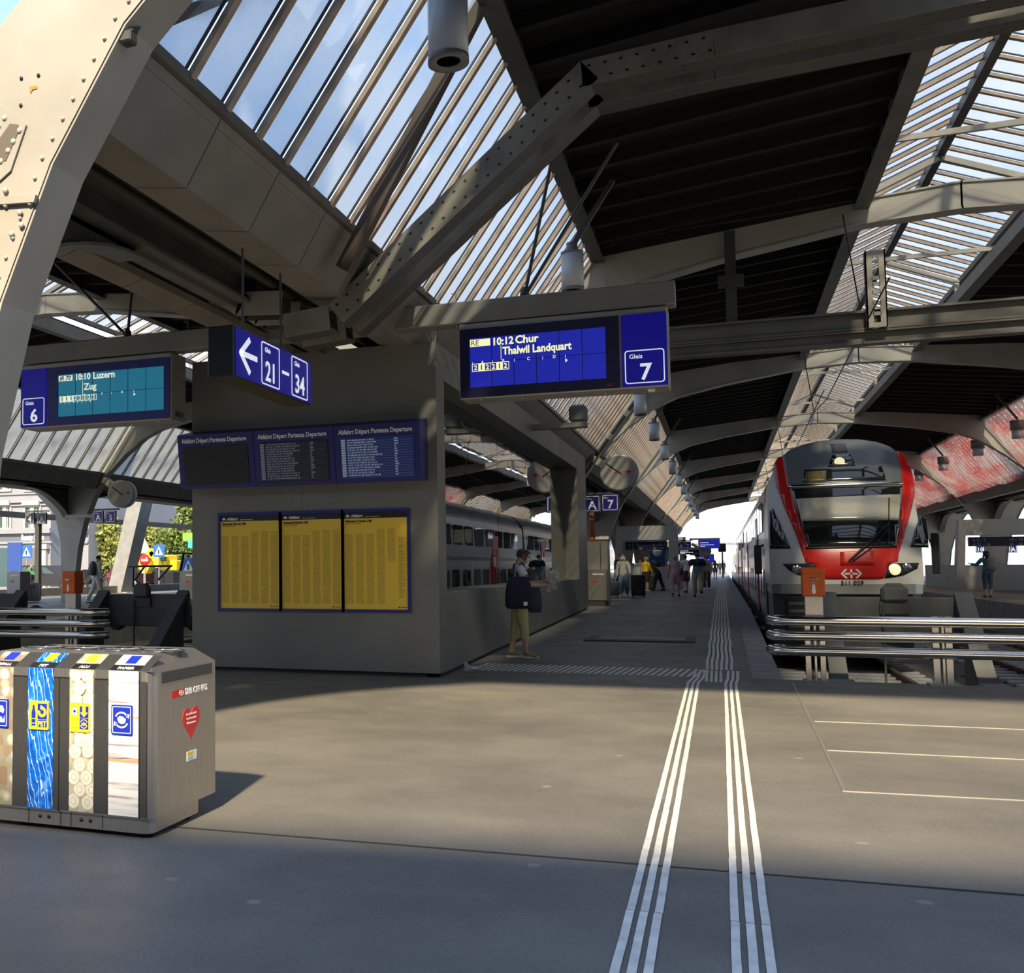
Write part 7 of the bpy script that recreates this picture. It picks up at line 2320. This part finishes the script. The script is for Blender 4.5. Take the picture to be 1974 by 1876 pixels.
# white office block and tower further off
wb = thing('office_building', 'bright white office block with rows of small windows behind the trees', 'building', (-58, 105, .2))
M_WHITEB = mat('white_facade', (.80, .80, .78), .7)
YW = 105
a, b = bw(150, 1130, YW), bw(420, 700, YW)
MB().box(a.x, b.x, YW, YW + 15, .2, 30).build('wall', M_WHITEB, wb)
M_WG2 = mat('office_glass', (.30, .36, .44), .2)
for r_, py_ in enumerate((927, 949, 972, 996, 1020, 1044)):
    for k in range(26):
        x = 172 + k * 9.4
        if 283 < x < 313: continue
        q = bw(x, py_, YW)
        MB().box(q.x - .2, q.x + .2, YW - .05, YW, q.z - .22, q.z + .22).build('window', M_WG2, wb)
        if x > 313 and r_ < 4:
            MB().prism([(YW, q.z + .30), (YW - .3, q.z + .02), (YW - .3, q.z - .02), (YW, q.z + .24)], 'x', q.x - .25, q.x + .25).build('awning', mat('awning_grey', (.35, .38, .45), .7), wb)
tw = thing('tower_building', 'pale grey tower with vertical seams behind the trees', 'building', (-57, 100, .2))
a, b = bw(284, 1000, 98), bw(313, 1000, 98)
MB().box(a.x, b.x, 98, 104, .2, 40).build('wall', mat('tower_grey', (.55, .56, .55), .7), tw)
for k in range(5):
    x = a.x + (b.x - a.x) * (k + .5) / 5
    MB().box(x - .12, x + .12, 97.9, 98, .2, 40).build('rib', mat('tower_rib', (.42, .43, .43), .7), tw)
ps = thing('glass_pavilion', 'grey pavilion with round posts and a pitched glass roof behind the left column', 'building', (-44, 70, .2))
for k in range(4):
    c = bw(150 + k * 11, 1100, 70)
    MB().tube([(c.x, 70, .2), (c.x, 70, bw(150, 1058, 70).z)], .22, 10).build('post', mat('pavilion_grey', (.40, .44, .50), .5), ps)
a, b = bw(140, 1070, 71), bw(195, 1070, 71)
MB().prism([(a.x, 3.2), (b.x, 3.2), ((a.x + b.x) / 2, 6.2)], 'y', 71, 76).build('roof', mat('pavilion_roof', (.30, .34, .40), .3), ps)
MB().box(a.x, b.x, 71, 76, .2, 3.2).build('wall', mat('pavilion_wall', (.36, .40, .46), .5), ps)
M_LEAF = mat('leaf_green', (.13, .19, .035), .6, var=.5, vscale=1.5)
M_LEAF2 = mat('leaf_light', (.28, .30, .07), .6, var=.4, vscale=1.5)
M_BARK = mat('bark', (.08, .06, .045), .9, var=.3, vscale=6)
def tree(px_, y, crowns, label, m):
    c = at(px_, 1120, y=y)
    t = thing('street_tree', label, 'tree', (c.x, y, .2), 'trees along the street')
    MB().tube([(c.x, y, .2), (c.x + .1, y, 2.4), (c.x - .1, y, 5.5)], [.2, .15, .06], 8).build('trunk', M_BARK, t)
    q = MB()
    for (cx_, cy_, r) in crowns:
        o = at(cx_, cy_, y=y)
        q2 = MB(); q2.tube([(c.x, y, 2.2), tuple(o)], [.07, .02], 5); q2.build('branch', M_BARK, t)
        for i in range(520):
            d = Vector((random.gauss(0, 1), random.gauss(0, 1), random.gauss(0, .8))).normalized() * r * random.random() ** .45
            p = o + d; s = random.uniform(.10, .22)
            u = Vector((random.gauss(0, 1), random.gauss(0, 1), random.gauss(0, 1))).normalized(); w_ = u.cross(Vector((random.gauss(0, 1), random.gauss(0, 1), random.gauss(0, 1)))).normalized()
            q.add([p - u * s, p + w_ * s * .5, p + u * s, p - w_ * s * .5], [(0, 1, 2, 3)])
    o = q.build('foliage', m, t); o['kind'] = 'stuff'
tree(205, 66, ((190, 1030, 1.1), (205, 1022, 1.3), (215, 1045, 1.2), (195, 1060, 1.0), (208, 1085, 1.2), (180, 1018, .7)), 'light leafed street tree between the left column and the leaning column', M_LEAF2)
tree(283, 72, ((275, 1040, 1.2), (292, 1035, 1.3), (280, 1062, 1.2), (300, 1058, .9), (268, 1085, 1.0), (262, 1050, .8)), 'street tree above the yellow excavator', M_LEAF2)
tree(340, 70, ((325, 1045, 1.2), (345, 1035, 1.5), (362, 1020, 1.4), (350, 1062, 1.4), (366, 1055, 1.2), (330, 1075, 1.0), (366, 985, 1.1), (360, 960, .9)), 'larger street tree beside the kiosk edge', M_LEAF)
tree(150, 90, ((160, 1050, 1.5), (175, 1075, 1.5), (345, 1085, 1.2)), 'low tree behind the glass pavilion', M_LEAF)
# vehicles
def car(label, c, heading, m, L_=4.6, W_=1.8, h=1.5):
    t = thing('car', label, 'car', tuple(c), 'cars on the street')
    M = Matrix.Translation(c) @ Matrix.Rotation(heading, 4, 'Z')
    side = [(-2.3, .45), (-2.3, .85), (-2.15, 1.0), (-1.9, 1.42), (-1.2, 1.5), (.2, 1.48), (1.0, 1.02), (2.0, .86), (2.28, .68), (2.3, .40), (1.9, .30), (-2.1, .30)]
    q = MB(); q.prism([(x * L_ / 4.6, z * h / 1.5) for x, z in side], 'y', -W_ / 2, W_ / 2); q.xf(M).build('car_body', m, t)
    for s in (-1, 1):
        for k, poly in enumerate(([(-1.85, 1.05), (-1.7, 1.36), (-1.05, 1.40), (-1.0, 1.02)], [(-.92, 1.02), (-.95, 1.40), (-.15, 1.40), (-.1, 1.0)], [(0, 1.0), (-.03, 1.39), (.22, 1.37), (.80, 1.0)])):
            q = MB(); q.prism([(x * L_ / 4.6, z * h / 1.5) for x, z in poly], 'y', s * W_ / 2 - .01, s * W_ / 2 + .01); q.xf(M).build('side_window', M_WGLASS, t)
        for x in (-1.42, 1.42):
            q = MB(); q.lathe([(.02, -.1), (.30, -.1), (.33, 0), (.33, .1), (.02, .1)], (x * L_ / 4.6, s * (W_ / 2 - .08), .33), 16, 'y'); w = q.xf(M).build('wheel', M_BLACK, t)
            q = MB(); q.lathe([(.02, -.11), (.20, -.11), (.20, .11), (.02, .11)], (x * L_ / 4.6, s * (W_ / 2 - .08), .33), 12, 'y'); q.xf(M).build('hub_cap', M_ALU, w)
        q = MB(); q.cbox(-2.33 * L_ / 4.6, -2.2 * L_ / 4.6, s * .8 - .12, s * .8 + .12, .72 * h / 1.5, .98 * h / 1.5, .02); q.xf(M).build('tail_light', M_TRED, t)
    q = MB(); q.box(-2.33 * L_ / 4.6, -2.29 * L_ / 4.6, -.26, .26, .52, .64); q.xf(M).build('number_plate', M_DWHITE, t)
    q = MB(); q.prism([(-2.12 * L_ / 4.6, 1.04 * h / 1.5), (-1.93 * L_ / 4.6, 1.38 * h / 1.5), (-1.90 * L_ / 4.6, 1.36 * h / 1.5), (-2.1 * L_ / 4.6, 1.02 * h / 1.5)], 'y', -.7, .7); q.xf(M).build('rear_window', M_WGLASS, t)
car('dark estate car across the street behind the orange switch box', ggp(97, 1139), R(4), mat('car_dark', (.028, .025, .03), .2))
car('dark red tailed car seen from behind beside the worker', ggp(275, 1133), R(74), mat('car_wine', (.05, .018, .022), .2))
car('dark car at the street edge next to the black railing', ggp(322, 1131), R(60), mat('car_black', (.02, .022, .025), .2))
ex = thing('excavator', 'yellow excavator behind the orange vested worker', 'excavator', tuple(ggp(310, 1124)))
M_EXY = mat('excavator_yellow', (.85, .62, .01), .4)
ye = 57
def xb(x0, x1, y0, y1, d0, d1, m, nm):
    a, b = bw(x0, y1, ye), bw(x1, y0, ye); return MB().cbox(a.x, b.x, ye + d0, ye + d1, a.z, b.z, .04).build(nm, m, ex)
xb(308, 340, 1080, 1100, 0, 2, M_EXY, 'engine_cover'); xb(310, 324, 1070, 1090, -.1, 1.2, M_EXY, 'cab'); xb(312, 322, 1073, 1082, -.14, -.08, M_WGLASS, 'cab_window'); xb(300, 338, 1103, 1128, -.2, 2.2, M_BLACK, 'track')
ba, bb, bc_ = bw(310, 1092, ye), bw(296, 1062, ye), bw(283, 1078, ye)
MB().bar(ba, bb, .4, .5).build('boom', M_EXY, ex); MB().bar(bb, bc_, .4, .45).build('dipper', M_EXY, ex)
q = MB(); q.prism([(bc_.x - .5, bc_.z + .1), (bc_.x + .3, bc_.z + .1), (bc_.x + .35, bc_.z - .5), (bc_.x + .1, bc_.z - .9), (bc_.x - .4, bc_.z - .6)], 'y', ye - .3, ye + .4); q.build('bucket', M_EXY, ex)
# stroller and bicycle
c = ggp(163, 1139); sv = thing('stroller', 'black pushchair on the street behind the left column', 'stroller', tuple(c))
q = MB(); q.prism([(c.x - .45, .8), (c.x - .35, 1.35), (c.x + .05, 1.45), (c.x + .2, 1.05), (c.x + .5, .85), (c.x + .45, .7), (c.x - .1, .65)], 'y', c.y - .25, c.y + .25); q.build('seat_hood', M_CBLACK, sv)
q = MB()
for s in (-.25, .25):
    q.tube([(c.x - .45, c.y + s, .45), (c.x + .25, c.y + s, 1.0), (c.x + .6, c.y + s, 1.4)], .025, 6); q.tube([(c.x + .45, c.y + s, .45), (c.x - .1, c.y + s, 1.0)], .025, 6)
q.tube([(c.x + .6, c.y - .25, 1.4), (c.x + .6, c.y + .25, 1.4)], .025, 6); q.build('frame', M_BLACK, sv)
for dx in (-.45, .45):
    for s in (-.27, .27): MB().lathe([(.16, -.03), (.2, 0), (.16, .03)], (c.x + dx, c.y + s, .43), 14, 'y').build('wheel', M_BLACK, sv)
c = ggp(207, 1135); bk = thing('bicycle', 'bicycle held by the person in white on the street', 'bicycle', tuple(c))
for dx in (-.55, .55):
    q = MB(); q.tube([(c.x + dx + .33 * math.cos(2 * PI * i / 18), c.y, .56 + .33 * math.sin(2 * PI * i / 18)) for i in range(19)], .025, 6); q.build('wheel', M_BLACK, bk)
q = MB(); q.tube([(c.x - .55, c.y, .56), (c.x - .15, c.y, .95), (c.x + .40, c.y, 1.0), (c.x + .55, c.y, .56)], .022, 6); q.tube([(c.x - .15, c.y, 1.1), (c.x, c.y, .5), (c.x + .4, c.y, .95), (c.x + .38, c.y, 1.25), (c.x + .28, c.y, 1.27)], .022, 6); q.build('frame', M_TDARK, bk)
MB().cbox(c.x - .28, c.x - .02, c.y - .07, c.y + .07, 1.08, 1.14, .02).build('saddle', M_BLACK, bk)
# road signs
def road_sign(px_, py_, y, kind, label):
    c = at(px_, py_, y=y); t = thing('road_sign', label, 'sign', (c.x, y, .22))
    MB().tube([(c.x, y + .05, .22), (c.x, y + .05, c.z)], .04, 6).build('pole', M_ALU, t)
    if kind == 'cross':
        MB().box(c.x - .38, c.x + .38, y, y + .03, c.z - .38, c.z + .38).build('plate', mat('road_blue', (.02, .12, .55), .4), t)
        MB().prism([(c.x - .28, c.z - .25), (c.x + .28, c.z - .25), (c.x, c.z + .28)], 'y', y - .01, y).build('triangle', M_DWHITE, t)
        MB().box(c.x - .05, c.x + .05, y - .02, y - .01, c.z - .18, c.z + .08).build('walker_symbol', M_BLACK, t)
    elif kind == 'stop':
        MB().lathe([(.34, -.01), (.34, .02)], (c.x, y, c.z), 20, 'y').build('plate', M_TRED, t)
        MB().box(c.x - .22, c.x + .22, y - .02, y - .01, c.z - .06, c.z + .06).build('bar', M_DWHITE, t)
    elif kind == 'tri':
        MB().prism([(c.x - .6, c.z - .5), (c.x + .6, c.z - .5), (c.x, c.z + .6)], 'y', y, y + .03).build('plate', mat('sign_back', (.35, .36, .37), .5), t)
        for k in range(3): MB().box(c.x - .4, c.x + .4, y, y + .03, c.z - 1.05 - .38 * k, c.z - .75 - .38 * k).build('sub_plate', mat('sign_back', (.35, .36, .37), .5), t)
    else:
        MB().box(c.x - .4, c.x + .4, y, y + .04, c.z - .65, c.z + .65).build('plate', mat('panel_blue', (.03, .07, .28), .4), t)
        MB().box(c.x - .32, c.x + .32, y, y + .04, c.z - 1.2, c.z - .75).build('sub_plate', M_TRED, t)
        MB().box(c.x - .12, c.x + .12, y - .01, y, c.z - 1.1, c.z - .85).build('pictogram', M_DWHITE, t)
road_sign(51, 1064, 52, 'cross', 'blue pedestrian crossing sign in front of the store')
road_sign(306, 1062, 56, 'cross', 'blue pedestrian crossing sign above the excavator')
road_sign(363, 1091, 45, 'cross', 'blue pedestrian crossing sign beside the kiosk edge')
road_sign(279, 1080, 52, 'stop', 'round red no entry sign left of the excavator')
road_sign(277, 1052, 60, 'tri', 'grey back of a triangular sign with sub plates')
road_sign(28, 1073, 40, 'panel', 'blue panel with a red field on a thin post at the far left')
c = at(365, 1042, y=62)
gs = thing('hanging_shop_sign', 'green and turquoise shop sign at the kiosk edge', 'sign', tuple(c))
MB().box(c.x - .5, c.x + .8, 62, 62.1, c.z + .0, c.z + .5).build('upper_plate', mat('sign_green', (.18, .70, .05), .4, emit=(.18, .7, .05), estr=.3), gs); MB().box(c.x - .1, c.x + .8, 62, 62.1, c.z - .5, c.z).build('lower_plate', mat('sign_turq', (.05, .6, .55), .4), gs)
MB().tube([(c.x + .9, 62.05, .2), (c.x + .9, 62.05, c.z + .6)], .06, 8).build('pole', M_ALU, gs)
# skyline far beyond the open end and to the right, low and pale
M_FARB = mat('far_building', (.55, .56, .58), .8)
for k, (x, y, w, h, lb) in enumerate(((-24, 260, 16, 9, 'pale far building left of the open shed end'), (0, 300, 26, 7, 'pale low far building in the open shed end'), (34, 280, 20, 10, 'pale far building right of the open shed end'), (-60, 240, 30, 14, 'pale far building far to the left'))):
    t = thing('far_building', lb, 'building', (x, y, -.8))
    MB().box(x - w / 2, x + w / 2, y, y + 12, -.8, h).build('wall', M_FARB, t)
    MB().box(x - w / 2 - .3, x + w / 2 + .3, y - .3, y + 12.3, h, h + .4).build('roof', M_GREYBOX, t)
    for r_ in range(2):
        for j in range(6):
            xx = x - w / 2 + w * (j + .5) / 6
            MB().box(xx - .5, xx + .5, y - .05, y, 1.5 + 2.8 * r_, 3.1 + 2.8 * r_).build('window', M_WG2, t)
# signs for tracks 10 and 11 far right
for k, (px_, py_, a, b) in enumerate(((1893, 1058, '10', '11'), (1947, 1058, '11', 'A'))):
    sign_pair((px_ - 4, py_), (px_ + 6, py_), 84, .46, .55, a, b, ['small lit sign for platforms 10 and 11 inside the right portal', 'small lit sign for platform 11 at the right picture edge'][k], M_BLUE, M_LIT, ('', ''))
for o in list(bpy.data.objects):
    if '_base' in o.keys():
        del o['_base']
